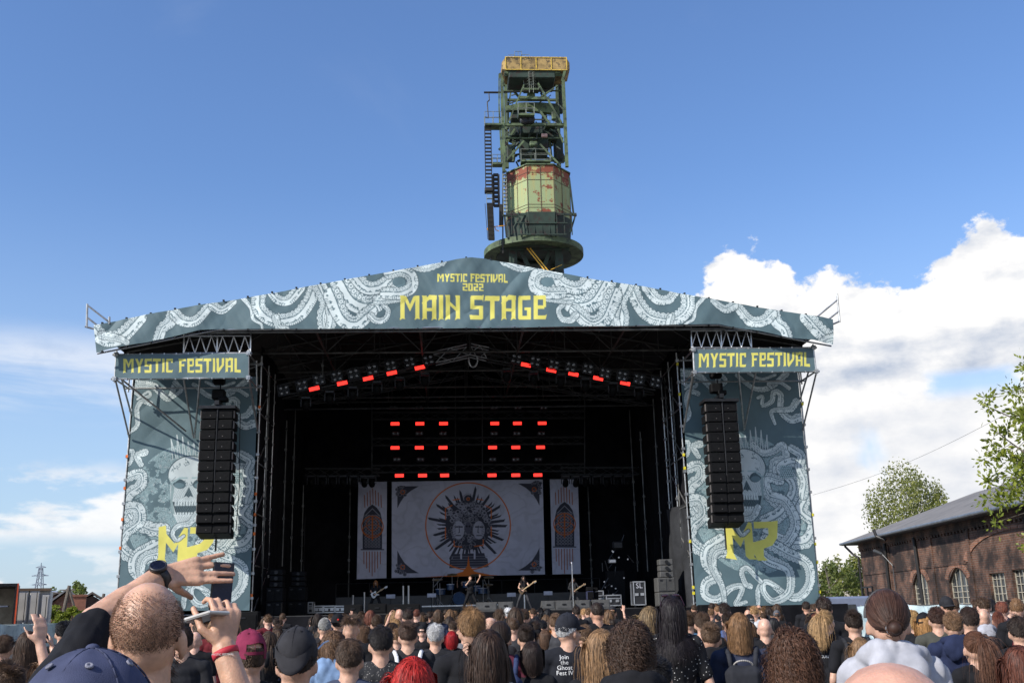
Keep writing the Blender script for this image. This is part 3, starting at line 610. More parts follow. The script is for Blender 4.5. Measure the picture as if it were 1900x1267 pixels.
# guard rails poking out at the roof ends
mb = MB(); A = lambda x, y, Y=YF: Vector(at(x, y, Y))
for q in (((162, 564), (161, 608)), ((163, 567), (203, 598)), ((162, 589), (181, 604)), ((203, 588), (203, 601)), ((158, 606), (174, 610))): mb.tube(A(*q[0]), A(*q[1]), .035)
P_(mb.build('end_rail', MSTEEL)); mb = MB()
for q in (((1553, 545), (1558, 598)), ((1553, 557), (1517, 587)), ((1557, 577), (1538, 592)), ((1558, 596), (1542, 603))): mb.tube(A(*q[0]), A(*q[1]), .035)
P_(mb.build('end_rail', MSTEEL))
# black cloth box
XL, XR = Vector(at(479, 900, 36)).x+.02, Vector(at(1264, 900, 36)).x; xi_l = at(464, 1132, 36)[0]; xi_r = at(1291, 1124, 36)[0]
def drape(name, a, b, z0, z1, mt, amp=.12, fr=2.2, sd=0):
    a = Vector(a); b = Vector(b); L = (b-a).length; n = max(8, int(L*9)); m_ = 14; d = (b-a)/L; nr = V(-d.y, d.x, 0); vs = []; fs = []
    for j in range(m_+1):
        for i in range(n+1):
            s = i/n*L; t = j/m_; off = amp*(fb2(np.array(s*fr+sd), np.array(t*1.2+sd), 3)-.45)*1.6
            vs.append(a+d*s+nr*float(off)+V(0, 0, z0+(z1-z0)*t))
    for j in range(m_):
        for i in range(n): q = j*(n+1)+i; fs.append((q, q+1, q+n+2, q+n+1))
    return MB().add(vs, fs).build(name, mt, None, True)
for q in ((drape('black_drape', (-7.3, 47.6, 0), (7.6, 47.6, 0), .3, 11.2, MBLK, .1, 2., 1)), drape('black_drape', (xi_l, 36.15, 0), (-7.35, 47.6, 0), .3, 11.1, MBLK, .16, 2.4, 2), drape('black_drape', (7.6, 47.6, 0), (xi_r, 36.15, 0), .3, 11.1, MBLK, .16, 2.4, 3),
          drape('black_drape', (-12.6, 48.5, 0), (-7.3, 48.5, 0), .2, 11.1, MBLK, .1, 2., 4), drape('black_drape', (7.6, 48.5, 0), (12.4, 48.5, 0), .2, 11.1, MBLK, .1, 2., 5)): P_(q)
P_(drape('sunlit_drape', (7.25, 38.6, 0), (xi_r-.05, 36.3, 0), 1.8, 5.3, MBLKC, .3, 1.5, 8))  # sunlight on the black wing drape, painted as a paler cloth
# deck, skirt
mb = MB(); mb.box((.1, 41.3, ZD-.06), (15.4, 13.4, .12)); P_(mb.build('deck', mat('dark stage deck', (.03, .028, .026), .5, 0, .4, 3.)))
P_(drape('front_skirt', (-12.2, 34.5, 0), (12.2, 34.5, 0), 0, ZD-.03, MBLK, .07, 2.5, 6))
# towers
for sgn, nm in ((-1, 'left'), (1, 'right')):
    q = towpos[nm]; tr = tag(empty('scaffold_tower', (q[2][0], 37.5, 0)), 'scaffold tower wrapped in black cloth holding up the %s side of the roof' % nm, 'scaffold tower', 'stage towers')
    def PT(o, tr=tr): o.parent = tr; o.matrix_parent_inverse = Matrix.Translation(-tr.location); return o
    xa, xb = (at(214, 1140, 36)[0]-.02, at(465, 1132, 36)[0]) if nm == 'left' else (at(1290, 1124, 36)[0], at(1523, 1128, 36)[0]+.02)
    ta, tb = (q[0][0]-.1, q[1][0]+.08) if nm == 'left' else (q[0][0]-.08, q[1][0]+.1)
    mb = MB()
    for X0, X1 in ((xa, ta), (xb, tb)):
        for Y in (36.12, 37.6, 39.):
            mb.tube((X0, Y, 0), (X1, Y, 10.7), .032, n=8)
            for k in range(1, 14): t = k/13; mb.box((X0+(X1-X0)*t, Y-.02, 10.4*t), (.11, .12, .09))
        for k in range(1, 7): t = k/6; x = X0+(X1-X0)*t; mb.tube((x, 36.12, 10.4*t), (x, 39, 10.4*t), .026); mb.tube((X0+(X1-X0)*(k-1)/6, 36.12, 10.4*(k-1)/6), (x, 39, 10.4*t), .024)
    for k in range(0, 7):
        t = k/6; mb.tube((xa+(ta-xa)*t, 36.12, .2+10.2*t), (xb+(tb-xb)*t, 36.12, .2+10.2*t), .026)
        if k < 6:
            for Y in (36.14, 38.9): mb.tube((xa, Y, .2+10.2*t), (xb, Y, .2+10.2*(t+1/6)), .022)
    PT(mb.build('scaffold_frame', MSTEEL))
    for a_, b_, sd in (((xa, 36.2), (xa, 39), 1), ((xa, 39), (xb, 39), 2)) if nm == 'left' else (((xb, 39), (xb, 36.2), 3), ((xa, 39), (xb, 39), 4)):
        PT(drape('black_drape', (a_[0], a_[1], 0), (b_[0], b_[1], 0), .1, 9.9, MBLK, .08, 2, sd))
    mb = MB()
    for k in range(7):
        for X0, X1 in ((xa, ta), (xb, tb)):
            t = R.uniform(.1, .98); PT(MB().box((X0+(X1-X0)*t, 36.06, 10.7*t), (.07, .07, .10)).build('tape_mark', MRUB if nm == 'left' else MYEL))
# sign frames (box of tube in front of each tower)
for nm, c, tb_ in (('left', ((216, 658), (461, 656), (213, 703), (461, 701)), (341, 465, 620, 657)), ('right', ((1286, 649), (1509, 645), (1288, 691), (1514, 689)), (1283, 1394, 611, 647))):
    Pq = [Vector(at(*p, 33.93)) for p in c]; tl, trr, bl, br = Pq; e = .05
    sf = tag(empty('scaffold_gantry', (tl.x, 34.5, bl.z)), 'box of scaffold tube carrying the %s MYSTIC FESTIVAL name banner' % nm, 'scaffold frame', 'sign frames on the towers')
    def PT(o, tr=sf): o.parent = tr; o.matrix_parent_inverse = Matrix.Translation(-tr.location); return o
    mb = MB()
    for a, b in ((tl, trr), (bl, br), (tl, bl), (trr, br)):
        d = (b-a).normalized()*.12; mb.tube(a-d, b+d, .034, n=8); mb.tube(a-d+V(0, 1.5, 0), b+d+V(0, 1.5, 0), .03, n=8)
    for a in Pq: mb.tube(a-V(0, .1, 0), a+V(0, 1.6, 0), .03, n=8); mb.box(a-V(0, .02, 0), (.13, .13, .13))
    mid = (tl+trr)/2, (bl+br)/2; mb.tube(mid[0]+V(0, .05, 0), mid[1]+V(0, .05, 0), .025)
    for k in range(12): t = k/11; mb.box(tl.lerp(trr, t)+V(0, -.0, .01), (.04, .1, .05)); mb.box(bl.lerp(br, t)+V(0, 0, -.01), (.04, .1, .05))
    mb.tube(tl+V(0, .05, 0), mid[1]+V(0, .1, 0), .022); mb.tube(mid[0]+V(0, .1, 0), br+V(0, .05, 0), .022)
    PT(mb.build('tube_frame', MSTEEL))
    br_ = (((214, 704), (240, 812), 35.9), ((226, 704), (244, 770), 35.9), ((341, 704), (359, 812), 35.9), ((371, 704), (361, 812), 35.9), ((226, 704), (345, 800), 35.7), ((462, 702), (478, 800), 35.9), ((462, 702), (470, 760), 35.9)) if nm == 'left' else (((1515, 690), (1489, 798), 35.9), ((1500, 690), (1485, 740), 35.9), ((1370, 692), (1381, 797), 35.9), ((1402, 692), (1381, 797), 35.9), ((1286, 692), (1268, 802), 35.9), ((1288, 692), (1275, 760), 35.9))
    for a, b, Y in br_: PT(MB().tube(at(*a, 33.95), at(*b, Y), .032, n=8).build('bracket', MSTEEL))
    mb = MB()
    x0, x1, y0, y1 = tb_
    for Y in (33.95, 34.8):
        n = 6; top_ = [Vector(at(x0+(x1-x0)*i/n, y0+3-(1.5 if nm == 'right' else 0)*i/n, Y)) for i in range(n+1)]; bot = [Vector(at(x0+(x1-x0)*i/n, y1-2, Y)) for i in range(n+1)]
        mb.tube(top_[0], top_[-1], .034, n=8); mb.tube(bot[0], bot[-1], .03, n=8)
        for i in range(n):
            mm = (top_[i]+top_[i+1])/2; mb.tube(bot[i], mm, .02, n=6); mb.tube(mm, bot[i+1], .02, n=6)
        for i in (0, 3, 6): mb.tube(bot[i]-V(0, 0, .1), top_[i]+V(0, 0, .25), .028, n=8)
    for i in (0, 2, 4, 6): mb.tube(Vector(at(x0+(x1-x0)*i/6, y0+3, 33.95)), Vector(at(x0+(x1-x0)*i/6, y0+3, 34.8)), .022)
    PT(mb.build('top_truss', MTRUSS)); mb = MB()
    xx = (372, 390) if nm == 'left' else (1345, 1362)
    for x in xx: p0, p1 = Vector(at(x, y0-11, 34.1)), Vector(at(x, y0+3, 34.1)); mb.tube(p0, p1, .06)
    mb.tube(at(xx[0]-28, y0-2, 34.1), at(xx[1]+4, y0-2, 34.1), .03)
    PT(mb.build('hoist_beam', MTRUSS))
# inner wall uprights
mb = MB()
for px_, py0, py1, Y in ((500, 700, 1120, 37.2), (532, 780, 1050, 40.), (548, 760, 1060, 42.), (563, 900, 1060, 43.5), (600, 620, 700, 37.), (650, 880, 1120, 45.6), (1090, 880, 1110, 45.6), (1168, 760, 1060, 43.5), (1188, 800, 1060, 41.), (1212, 740, 1060, 39.3), (1233, 700, 1040, 38.1), (1246, 700, 1060, 37.3)):
    a = Vector(at(px_, py0, Y)); b = Vector(at(px_ if px_ > 900 else px_, py1, Y)); b.x = a.x; mb.tube(a, b, .03, n=6)
    for k in range(5): p = a.lerp(b, R.random()); mb.box(p, (.09, .09, .09))
    P_(mb.build('inner_upright', mat('worn scaffold tube', (.10, .10, .095), .5, .7, .6, 2.))); mb = MB()
# ---------------------------------------------------------------- trusses
def truss(mb, a, b, s=.42, bay=.5, r=.026, up=(0, 0, 1)):
    a = Vector(a); b = Vector(b); d = (b-a); L = d.length; d.normalize(); x = d.cross(Vector(up)).normalized(); z = x.cross(d); n = max(2, int(L/bay)); C = [(i*s/2, j*s/2) for i, j in ((-1, -1), (1, -1), (1, 1), (-1, 1))]
    for u, w_ in C: mb.tube(a+x*u+z*w_, b+x*u+z*w_, r, n=6)
    for k in range(n):
        p, q = a+d*L*k/n, a+d*L*(k+1)/n
        for i in range(4):
            (u0, w0), (u1, w1) = C[i], C[(i+1) % 4]
            if k % 2: u0, w0, u1, w1 = u1, w1, u0, w0
            mb.tube(p+x*u0+z*w0, q+x*u1+z*w1, r*.6, n=5)
    return mb
YA = 37.4
arch = tag(empty('arched_truss', at(870, 652, YA)), 'roof-pitched lighting truss of two slanting arms meeting under the gable', 'lighting truss')
def PT(o, tr): o.parent = tr; o.matrix_parent_inverse = Matrix.Translation(-tr.location); return o
la, lm, ra = at(520, 727, YA), at(868, 652, YA), at(1216, 716, YA)
PT(truss(MB(), la, at(780, 671, YA)).build('truss_arm', MDTRUSS), arch); PT(truss(MB(), at(806, 665, YA), at(868, 651, YA)).build('truss_arm', MTRUSS), arch); PT(truss(MB(), at(872, 650, YA), at(905, 657, YA)).build('truss_arm', MTRUSS), arch); PT(truss(MB(), at(905, 658, YA), ra).build('truss_arm', MDTRUSS), arch)
mb = MB()
for k in range(16):
    t = k/15*math.pi; 
    mb.tube(at(878+8*math.cos(math.pi+t), 665+16*math.sin(t), YA-.3), at(878+8*math.cos(math.pi+t+math.pi/15), 665+16*math.sin(t+math.pi/15), YA-.3), .035)
PT(mb.build('cable_loop', MTRUSS), arch)
hr = tag(empty('back_truss', at(870, 800, 44.8)), 'low dark back lighting grid of crossing trusses above the backdrop', 'lighting truss')
mb = MB()
for y, x0, x1 in ((772, 690, 1085), (820, 690, 1085), (870, 690, 1085)): truss(mb, at(x0, y, 44.9), at(x1, y-3, 44.9), .3, .6, .02)
for y, x0, x1 in ((876, 566, 705), (874, 1040, 1185)): truss(mb, at(x0, y, 44.2), at(x1, y, 44.2), .3, .5, .02)
for x in (690, 845, 895, 1085): mb.tube(at(x, 700, 44.9), at(x, 880, 44.9), .03)
for y in (640, 668, 740, 760): mb.tube(at(490, y, 41), at(1270, y-9, 41), .035)
mb.tube(at(490, 708, 39), at(880, 655, 39), .03); mb.tube(at(880, 655, 39), at(1265, 702, 39), .03); truss(mb, at(560, 742, 40), at(860, 690, 40), .4, .8, .018); truss(mb, at(880, 690, 40), at(1200, 742, 40), .4, .8, .018)
PT(mb.build('truss_grid', MDTRUSS), hr)
# ---------------------------------------------------------------- lamps
def led_bar(loc, rx=0., lab='', grp=''):
    o = empty('led_bar', loc); o.rotation_euler = (0, rx, 0); tag(o, lab, 'stage lamp', grp)
    MB().cbox((0, .06, 0), (.43, .12, .19), .02).build('housing', MDK, o); MB().box((0, -.004, 0), (.365, .012, .135)).build('lit_panel', MRED, o)
    [MB().tube((x, .06, .09), (x, .06, .25), .012).build('clamp', MDK, o) for x in (-.1, .1)]; return o
lp = [(583, 721, -1), (635, 711, -1), (683, 702, -1), (727, 692, -1), (779, 682, -1), (976, 677, 1), (1023, 687, 1), (1064, 694, 1), (1110, 702, 1), (1160, 711, 1)]
proto = led_bar(at(583, 721, YA-.3), math.radians(-12), 'red lit lamp bar on the slanting truss, farthest left', 'red lamp bars on the slanting roof truss')
for i, (x, y, sg) in enumerate(lp):
    o = proto if i == 0 else copy_tree(proto); o.location = at(x, y, YA-.3); o.rotation_euler = (0, math.radians(12*sg), 0)
    o['label'] = 'red lamp bar on the %s slanting truss arm, %s from its outer end' % (('left', ORD[i]) if sg < 0 else ('right', ORD[9-i]))
rows = [(786, (733, 779, 823, 918, 960, 1006)), (830.5, (733, 778, 822, 914, 957, 1003)), (882, (741, 784, 825, 913, 957, 998))]
for r_, (y, xs_) in enumerate(rows):
    for k, x in enumerate(xs_):
        o = copy_tree(proto); o.location = at(x, y-k*.2, 44.3); o.rotation_euler = (0, 0, 0); o['group'] = 'red lamp bars in rows above the backdrop'
        o['label'] = 'red lit lamp bar over the backdrop, %s row, %s from the left' % (('top', 'middle', 'bottom')[r_], ORD[k]); 
def blinder(loc, ry, lab, grp, s=1.):
    o = empty('blinder_lamp', loc); o.rotation_euler = (0, ry, 0); tag(o, lab, 'stage lamp', grp); mb = MB()
    for a in (-1, 1): mb.box((a*.2, 0, 0), (.02, .1, .42)); mb.box((0, 0, a*.2), (.42, .1, .02))
    mb.box((0, .05, 0), (.38, .02, .38)); mb.build('frame', MDK, o)
    for i in (-1, 1):
        for j in (-1, 1): MB().lathe([(0, -.05), (.05, -.045), (.075, -.02), (.08, .03)], (i*.1, -.0, j*.1), 12, Matrix.Rotation(math.radians(-90), 3, 'X').inverted()).build('lens', MGLASS, o, True)
    return o
bl = [(526, 724), (560, 715), (592, 704), (625, 698), (656, 693), (691, 685), (725, 678), (760, 671), (795, 667), (958, 665), (993, 670), (1028, 676), (1059, 680), (1091, 684), (1123, 692), (1155, 697), (1186, 703), (1217, 709)]
bp = None
for i, (x, y) in enumerate(bl):
    lf = i < 9
    if bp is None: o = bp = blinder(at(x, y, YA-.35), 0, 'x', 'four-cell lamps on the slanting truss')
    else: o = copy_tree(bp); o.location = at(x, y, YA-.35)
    o.rotation_euler[1] = math.radians(-12 if lf else 12); o['label'] = 'unlit four-cell lamp on the %s slanting truss arm, %s from outside' % (('left', ORD[i]) if lf else ('right', ORD[17-i]))
def mhead(loc, lab, grp, tilt=0.):
    o = empty('moving_head_lamp', loc); tag(o, lab, 'stage lamp', grp); MB().cbox((0, 0, 0), (.34, .3, .1), .02).build('base', MDK, o)
    y = MB(); y.box((-.17, 0, -.16), (.03, .1, .3)); y.box((.17, 0, -.16), (.03, .1, .3)); y.build('yoke', MDK, o)
    M = Matrix.Rotation(tilt, 3, 'X'); h = MB().lathe([(.06, .17), (.12, .1), (.13, -.08), (.11, -.17)], (0, 0, -.26), 14, M).build('head', MCAB, o, True)
    MB().lathe([(.0, -.165), (.06, -.18), (.105, -.168)], (0, 0, -.26), 14, M).build('lens', MGLASS, h, True); return o
mp = mhead(at(600, 884, 44), 'x', 'moving heads over the backdrop', .9); first = True
for side, xs_ in (('left of', (578, 598, 617, 637, 657, 676, 690)), ('right of', (1049, 1068, 1087, 1107, 1126, 1146, 1165))):
    for k, x in enumerate(xs_):
        o = mp if first else copy_tree(mp); first = False; o.location = at(x, 884, 43.9); o['label'] = 'dark moving lamp in the low row %s the red lamps, %s from left' % (side, ORD[k])
for side, L in (('left', ((568, 741), (612, 730), (655, 722), (700, 712), (742, 704), (788, 696))), ('right', ((940, 688), (990, 693), (1040, 698), (1086, 706), (1137, 714), (1185, 722)))):
    for k, (x, y) in enumerate(L):
        o = copy_tree(mp); o.location = at(x, y-2, YA-.2); o['group'] = 'moving heads under the slanting truss'; o['label'] = 'dark moving lamp hanging under the %s slanting truss arm, %s from left' % (side, ORD[k])
def twin(loc, lab):
    o = empty('twin_lamp', loc); tag(o, lab, 'stage lamp', 'twin round lamps over the backdrop'); MB().cbox((0, .06, 0), (.34, .12, .17), .02).build('housing', MDK, o)
    for i in (-1, 1): MB().lathe([(0, -.02), (.05, -.015), (.07, 0), (.072, .03)], (i*.085, 0, 0), 12, Matrix.Rotation(math.radians(90), 3, 'X')).build('lens', MGLASS, o, True)
    return o
tp = twin(at(734, 804, 44.2), 'x'); first = True
for rn, (y, xs_) in (('top', (756, (730, 777, 822, 917, 961, 1009))), ('upper', (804, (734, 778, 822, 917, 959, 1005))), ('lower', (852, (736, 780, 825, 914, 957, 999)))):
    for k, x in enumerate(xs_):
        o = tp if first else copy_tree(tp); first = False; o.location = at(x, y, 44.2); o['label'] = 'unlit twin round lamp among the red bars, %s row, %s from the left' % (rn, ORD[k])
# ---------------------------------------------------------------- line arrays
for nm, xc, yt, yb, ye, dx in (('left', 407, 762, 995, 1020, -3), ('right', 1334, 749, 975, 1018, 4)):
    Y = 34.75; A0_ = Vector(at(xc, yt, Y)); A1_ = Vector(at(xc+dx, yb, Y)); 
    t = tag(empty('line_array', A0_), 'hanging curved column of black loudspeaker cabinets in front of the %s skull banner' % nm, 'loudspeaker', 'hanging line arrays')
    n = 12; H = A0_.z-A1_.z; h = H/n; wd = 1.05; z = 0; y = .0; ang = 0.
    for k in range(n):
        ang = math.radians(0 if k < 4 else (k-3)*.9 if k < 9 else 5+(k-8)*2.6); M = Matrix.Rotation(-ang, 3, 'X'); c = V(0, y, z-h/2)
        b = MB()
        hh = h*.47   # trapezoid cabinet
        q = [M@V(sx*wd/2, yy, sz*hh*(1 if yy < .3 else .72)) for yy in (-.30, .5) for sx, sz in ((-1, -1), (1, -1), (1, 1), (-1, 1))]
        b.add([p+c for p in q], [(0, 3, 2, 1)[::-1], (4, 5, 6, 7)[::-1], (0, 1, 5, 4)[::-1], (1, 2, 6, 5)[::-1], (2, 3, 7, 6)[::-1], (3, 0, 4, 7)[::-1]])
        cb = b.build('cabinet', MCAB, t); fixn(cb)
        for sx in (-1, 1):
            g = MB().cbox(M@V(sx*wd*.25, -.312, 0)+c, (wd*.455, .03, hh*1.86), .012, M=M).build('grille', MGRL, cb)
        g = MB(); 
        for sx in (-1, 1): MB().box(M@V(sx*wd*.2, -.335, -hh*.3)+c, (.025, .012, .018)).build('rigging_pin', mat('worn rigging steel', (.25, .22, .2), .5, .7), cb); MB().box(M@V(sx*wd*.515, -.2, 0)+c, (.03, .08, hh*1.5)).build('rigging_plate', mat('worn rigging steel', (.25, .22, .2), .5, .7), cb)
        z -= h*math.cos(ang); y += h*math.sin(ang)*.9
    mb = MB(); mb.box((0, 0, .06), (1.2, .8, .1)); mb.box((0, 0, .2), (.15, .9, .14)); mb.build('fly_frame', MDK, t)
    mb = MB(); mb.cbox((-.05, .05, .55), (.42, .34, .34), .04); mb.cbox((.12, .0, .38), (.3, .3, .16), .03); mb.tube((0, 0, .2), (0, 0, .5), .02); mb.tube((0, 0, .7), (0, 0, 1.75), .02); mb.cbox((-.05, -.05, 1.05), (.4, .3, .34), .05); mb.tube((.15, -.05, 1.18), (.3, -.1, 1.2), .05); mb.build('chain_hoist', MCAB, t)
    mb = MB(); zb = z; mb.tube((0, .45, zb+.1), (0, .45, at(xc, ye, Y)[2]-A0_.z), .03); mb.tube((.02, -.34, 0), (.02, -.30, z*.55), .022); mb.tube((.02, -.30, z*.55), (.02, .1, z), .022); mb.path([V(.6, .5, 0), V(.62, .5, z*.3), V(.66, .55, z*.6), V(.6, .6, z*.95)], .014); mb.build('signal_cable', MBLKC, t)
# ================================================================ gable back, ground
def gable(name, Y, z0, mt):
    xs_ = np.linspace(lc.x+.2, rcn.x-.2, 41); vs = [(x, Y, z0) for x in xs_]+[(x, Y+.05*math.sin(i), roofz(x, .1)) for i, x in enumerate(xs_)]
    return MB().add(vs, [(i, i+1, i+42, i+41) for i in range(40)]).build(name, mt)
P_(gable('back_gable_sheet', 48.7, 9., MBLK))
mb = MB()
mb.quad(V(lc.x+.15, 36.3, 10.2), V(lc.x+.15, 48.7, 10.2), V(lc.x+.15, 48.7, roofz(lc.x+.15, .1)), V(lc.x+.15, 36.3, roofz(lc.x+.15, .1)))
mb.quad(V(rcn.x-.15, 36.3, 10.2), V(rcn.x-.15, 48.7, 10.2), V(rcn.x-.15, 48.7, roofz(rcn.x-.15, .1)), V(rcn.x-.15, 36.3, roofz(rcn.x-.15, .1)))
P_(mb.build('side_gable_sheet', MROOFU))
def sheet(name, x0, x1, y0, y1, z, mt, n=2):
    o = MB().quad((x0, y0, z), (x1, y0, z), (x1, y1, z), (x0, y1, z)).build(name, mt); return tag(o, kind='structure')
sheet('ground', -2500, 2500, -200, 4500, 0, mat('dusty yard ground', (.16, .145, .125), .9, 0, .35, .12, .4, 6., col2=(.10, .10, .095)))
sheet('festival_yard', -40, 40, -30, 33, .004, mat('worn asphalt yard', (.09, .088, .083), .9, 0, .4, .5, .5, 30., col2=(.12, .115, .10)))
# ================================================================ gear on the stage
MCASE = mat('black case laminate', (.02, .02, .023), .4, 0, .3, 5.); MALU = mat('case edge aluminium', (.55, .55, .56), .35, .9, .2, 5.); MCABSUN = mat('speaker paint lightened for sun', (.075, .073, .07), .6, 0, .25, 8.)  # grey speaker paint is the black one with sunlight put into its colour
MBLUE = mat('blue drum head', (.03, .06, .12), .9, 0, .3, 10.); MSKIN0 = None
def standpt(px, Y, z=ZD): p = at(px, 1100, Y); return V(p[0], Y, z)
def w_at(px0, px1, Y): return at(px1, 1100, Y)[0]-at(px0, 1100, Y)[0]
def zat(px, py, Y): return at(px, py, Y)[2]
def cabstack(px0, px1, ytop, ymid, Y, lab, m_=MCAB, n=3, grp='floor speaker stacks'):
    x0 = at(px0, ytop, Y)[0]; x1 = at(px1, ytop, Y)[0]; zt = zat(px0, ytop, Y); zm = zat(px0, ymid, Y); cx = (x0+x1)/2; w_ = x1-x0
    o = tag(empty('speaker_stack', (cx, Y, ZD)), lab, 'loudspeaker', grp); h = zm-ZD
    for i in range(2): 
        c = MB().cbox((0, .35, h*(i+.5)/2), (w_, .7, h/2-.01), .02).build('bass_cabinet', m_, o)
        g = MB(); g.box((-w_*.24, -.01, h*(i+.5)/2), (w_*.44, .02, h/2-.1)); g.box((w_*.24, -.01, h*(i+.5)/2), (w_*.44, .02, h/2-.1)); g.build('grille', MGRL if m_ is MCAB else mat('grille lightened for sun', (.06, .058, .055), .6, .2, .2, 9., .6, 300.), c)  # grille of the sunlit stack is lightened the same way
        g = MB(); g.box((-w_*.3, -.026, h*(i+.8)/2), (.09, .012, .05)); g.box((w_*.2, -.026, h*(i+.8)/2), (.09, .012, .05)); g.build('handle', MDK, c)
    hh = (zt-zm)/n
    for k in range(n):
        c = MB().cbox((w_*.06, .25, h+hh*(k+.5)), (w_*.78, .5, hh*.94), .02).build('top_cabinet', m_, o)
        MB().lathe([(.0, 0), (hh*.28, .0), (hh*.32, .03)], (w_*.06, -.025, h+hh*(k+.5)), 14, Matrix.Rotation(math.radians(90), 3, 'X')).build('horn', MDK, c)
    return o
cabstack(495, 527, 1056, 1090, 36.6, 'outer black speaker stack at the left edge of the stage', MCAB)
cabstack(535, 568, 1060, 1088, 38., 'inner black speaker stack at the left side of the stage', MCAB)
cabstack(1218, 1250, 1037, 1071, 36.6, 'sunlit grey speaker stack at the right edge of the stage', MCABSUN)
def case(px0, px1, ytop, Y, d, lab, z=ZD, tall=False):
    x0 = at(px0, ytop, Y)[0]; x1 = at(px1, ytop, Y)[0]; h = zat(px0, ytop, Y)-z-.1; w_ = x1-x0
    o = tag(empty('flight_case', ((x0+x1)/2, Y, z)), lab, 'flight case', 'flight cases on the stage'); MB().box((0, d/2, h/2+.1), (w_-.03, d-.03, h-.03)).build('case_body', MCASE, o)
    mb = MB()
    for sx in (-1, 1):
        for yy in (0, d): mb.box((sx*w_/2, yy, h/2+.1), (.035, .035, h))
        for zz in (.1, h+.1): mb.box((sx*w_/2, d/2, zz), (.035, d, .035))
    for yy in (0, d):
        for zz in (.1, h+.1): mb.box((0, yy, zz), (w_, .035, .035))
    if not tall: mb.box((0, -.005, h*.68+.1), (w_, .02, .03))
    mb.build('edge_trim', MALU, o)
    for sx in (-1, 1): MB().cbox((sx*w_*.25, -.012, h*.45+.1), (.13, .02, .1), .008).build('latch', MALU, o)
    for sx in (-1, 1): MB().lathe([(.05, -.02), (.05, .02)], (sx*w_*.38, .06, .05), 10, Matrix.Rotation(math.pi/2, 3, 'Y')).build('caster', MDK, o)
    return o
case(1125, 1152, 1104, 39.2, .7, 'wide low flight case with two latches beside the amplifiers'); sl_ = case(1175, 1196, 1079, 37.6, .6, 'tall flight case with silver edges and white SL lettering', tall=True)
case(1106, 1119, 1096, 40., .6, 'narrow black case behind the wide low flight case')
for k, (a, b) in enumerate(((572, 580), (583, 599), (601, 621), (622, 640))): case(a, b, 1117 if k == 0 else 1124, 40.5, .6, ('small upright road case at the left end of the case row', 'low road case next to the small upright one, left side of stage', 'blue-lit middle road case in the low row left of the guitarist', 'last low road case in the row, nearest the long-haired guitarist')[k])
def words(txt, size, name, mt, parent, loc, rot=(math.pi/2, 0, 0), ext=.002, sx=1.):
    cu = bpy.data.curves.new('t', 'FONT'); cu.body = txt; cu.size = size; cu.extrude = ext; cu.align_x = 'CENTER'; cu.align_y = 'CENTER'; cu.resolution_u = 2; cu.space_line = .85
    tmp = bpy.data.objects.new('t', cu); COL.objects.link(tmp); bpy.context.view_layer.update(); me = bpy.data.meshes.new_from_object(tmp.evaluated_get(bpy.context.evaluated_depsgraph_get())); bpy.data.objects.remove(tmp); bpy.data.curves.remove(cu)
    me.materials.clear(); me.materials.append(mt); o = bpy.data.objects.new(name, me); COL.objects.link(o); o.parent = parent; o.location = loc; o.rotation_euler = rot; o.scale = (sx, 1, 1); return o
words('SL', .26, 'lettering', MWHT, sl_, (0, -.01, .75))
def amp(px0, px1, ytop, Y, lab, m_):
    x0 = at(px0, ytop, Y)[0]; x1 = at(px1, ytop, Y)[0]; h = zat(px0, ytop, Y)-ZD; w_ = x1-x0; o = tag(empty('amplifier', ((x0+x1)/2, Y, ZD)), lab, 'amplifier', 'amplifier cabinets')
    for i in range(2): c = MB().cbox((0, .2, h*(.4*i+.2)), (w_, .4, h*.39), .02).build('speaker_cabinet', m_, o); MB().box((0, -.008, h*(.4*i+.2)), (w_*.88, .02, h*.34)).build('grille', MGRL, c)
    MB().cbox((0, .2, h*.9), (w_, .35, h*.18), .02).build('amp_head', MCAB, o)
amp(1089, 1101, 1088, 39.2, 'dark blue amplifier stack right of the right-hand guitarist', mat('navy cabinet cloth', (.02, .025, .07), .7)); amp(1102, 1110, 1089, 39.4, 'grey amplifier stack directly right of the dark blue one', MCABSUN)
def wedge(px, ytop, Y, w_, lab, m_=MCABSUN, rz=0, grp='floor monitor wedges'):
    p = standpt(px, Y); h = max(.3, zat(px, ytop, Y)-ZD); o = tag(empty('floor_monitor', p, rz), lab, 'monitor speaker', grp)
    pf = [(0, -.05), (.55, -.05), (.62, .12), (.28, h), (.0, h*.85)]; pf = [(.0, 0), (.6, 0), (.62, .1), (.25, h), (.02, h*.95)]
    MB().prism([(-w_/2, y, z) for y, z in pf], (w_, 0, 0)).build('cabinet', m_, o); fixn(o.children[0]) if o.children else None
    MB().prism([(-w_/2+.04, -.012, .05), (w_/2-.04, -.012, .05), (w_/2-.04, -.0, h*.9), (-w_/2+.04, -.0, h*.9)], (0, .01, 0)).build('back_panel', m_, o); MB().cbox((0, -.02, h*.55), (.14, .02, .05), .008).build('handle', MDK, o)
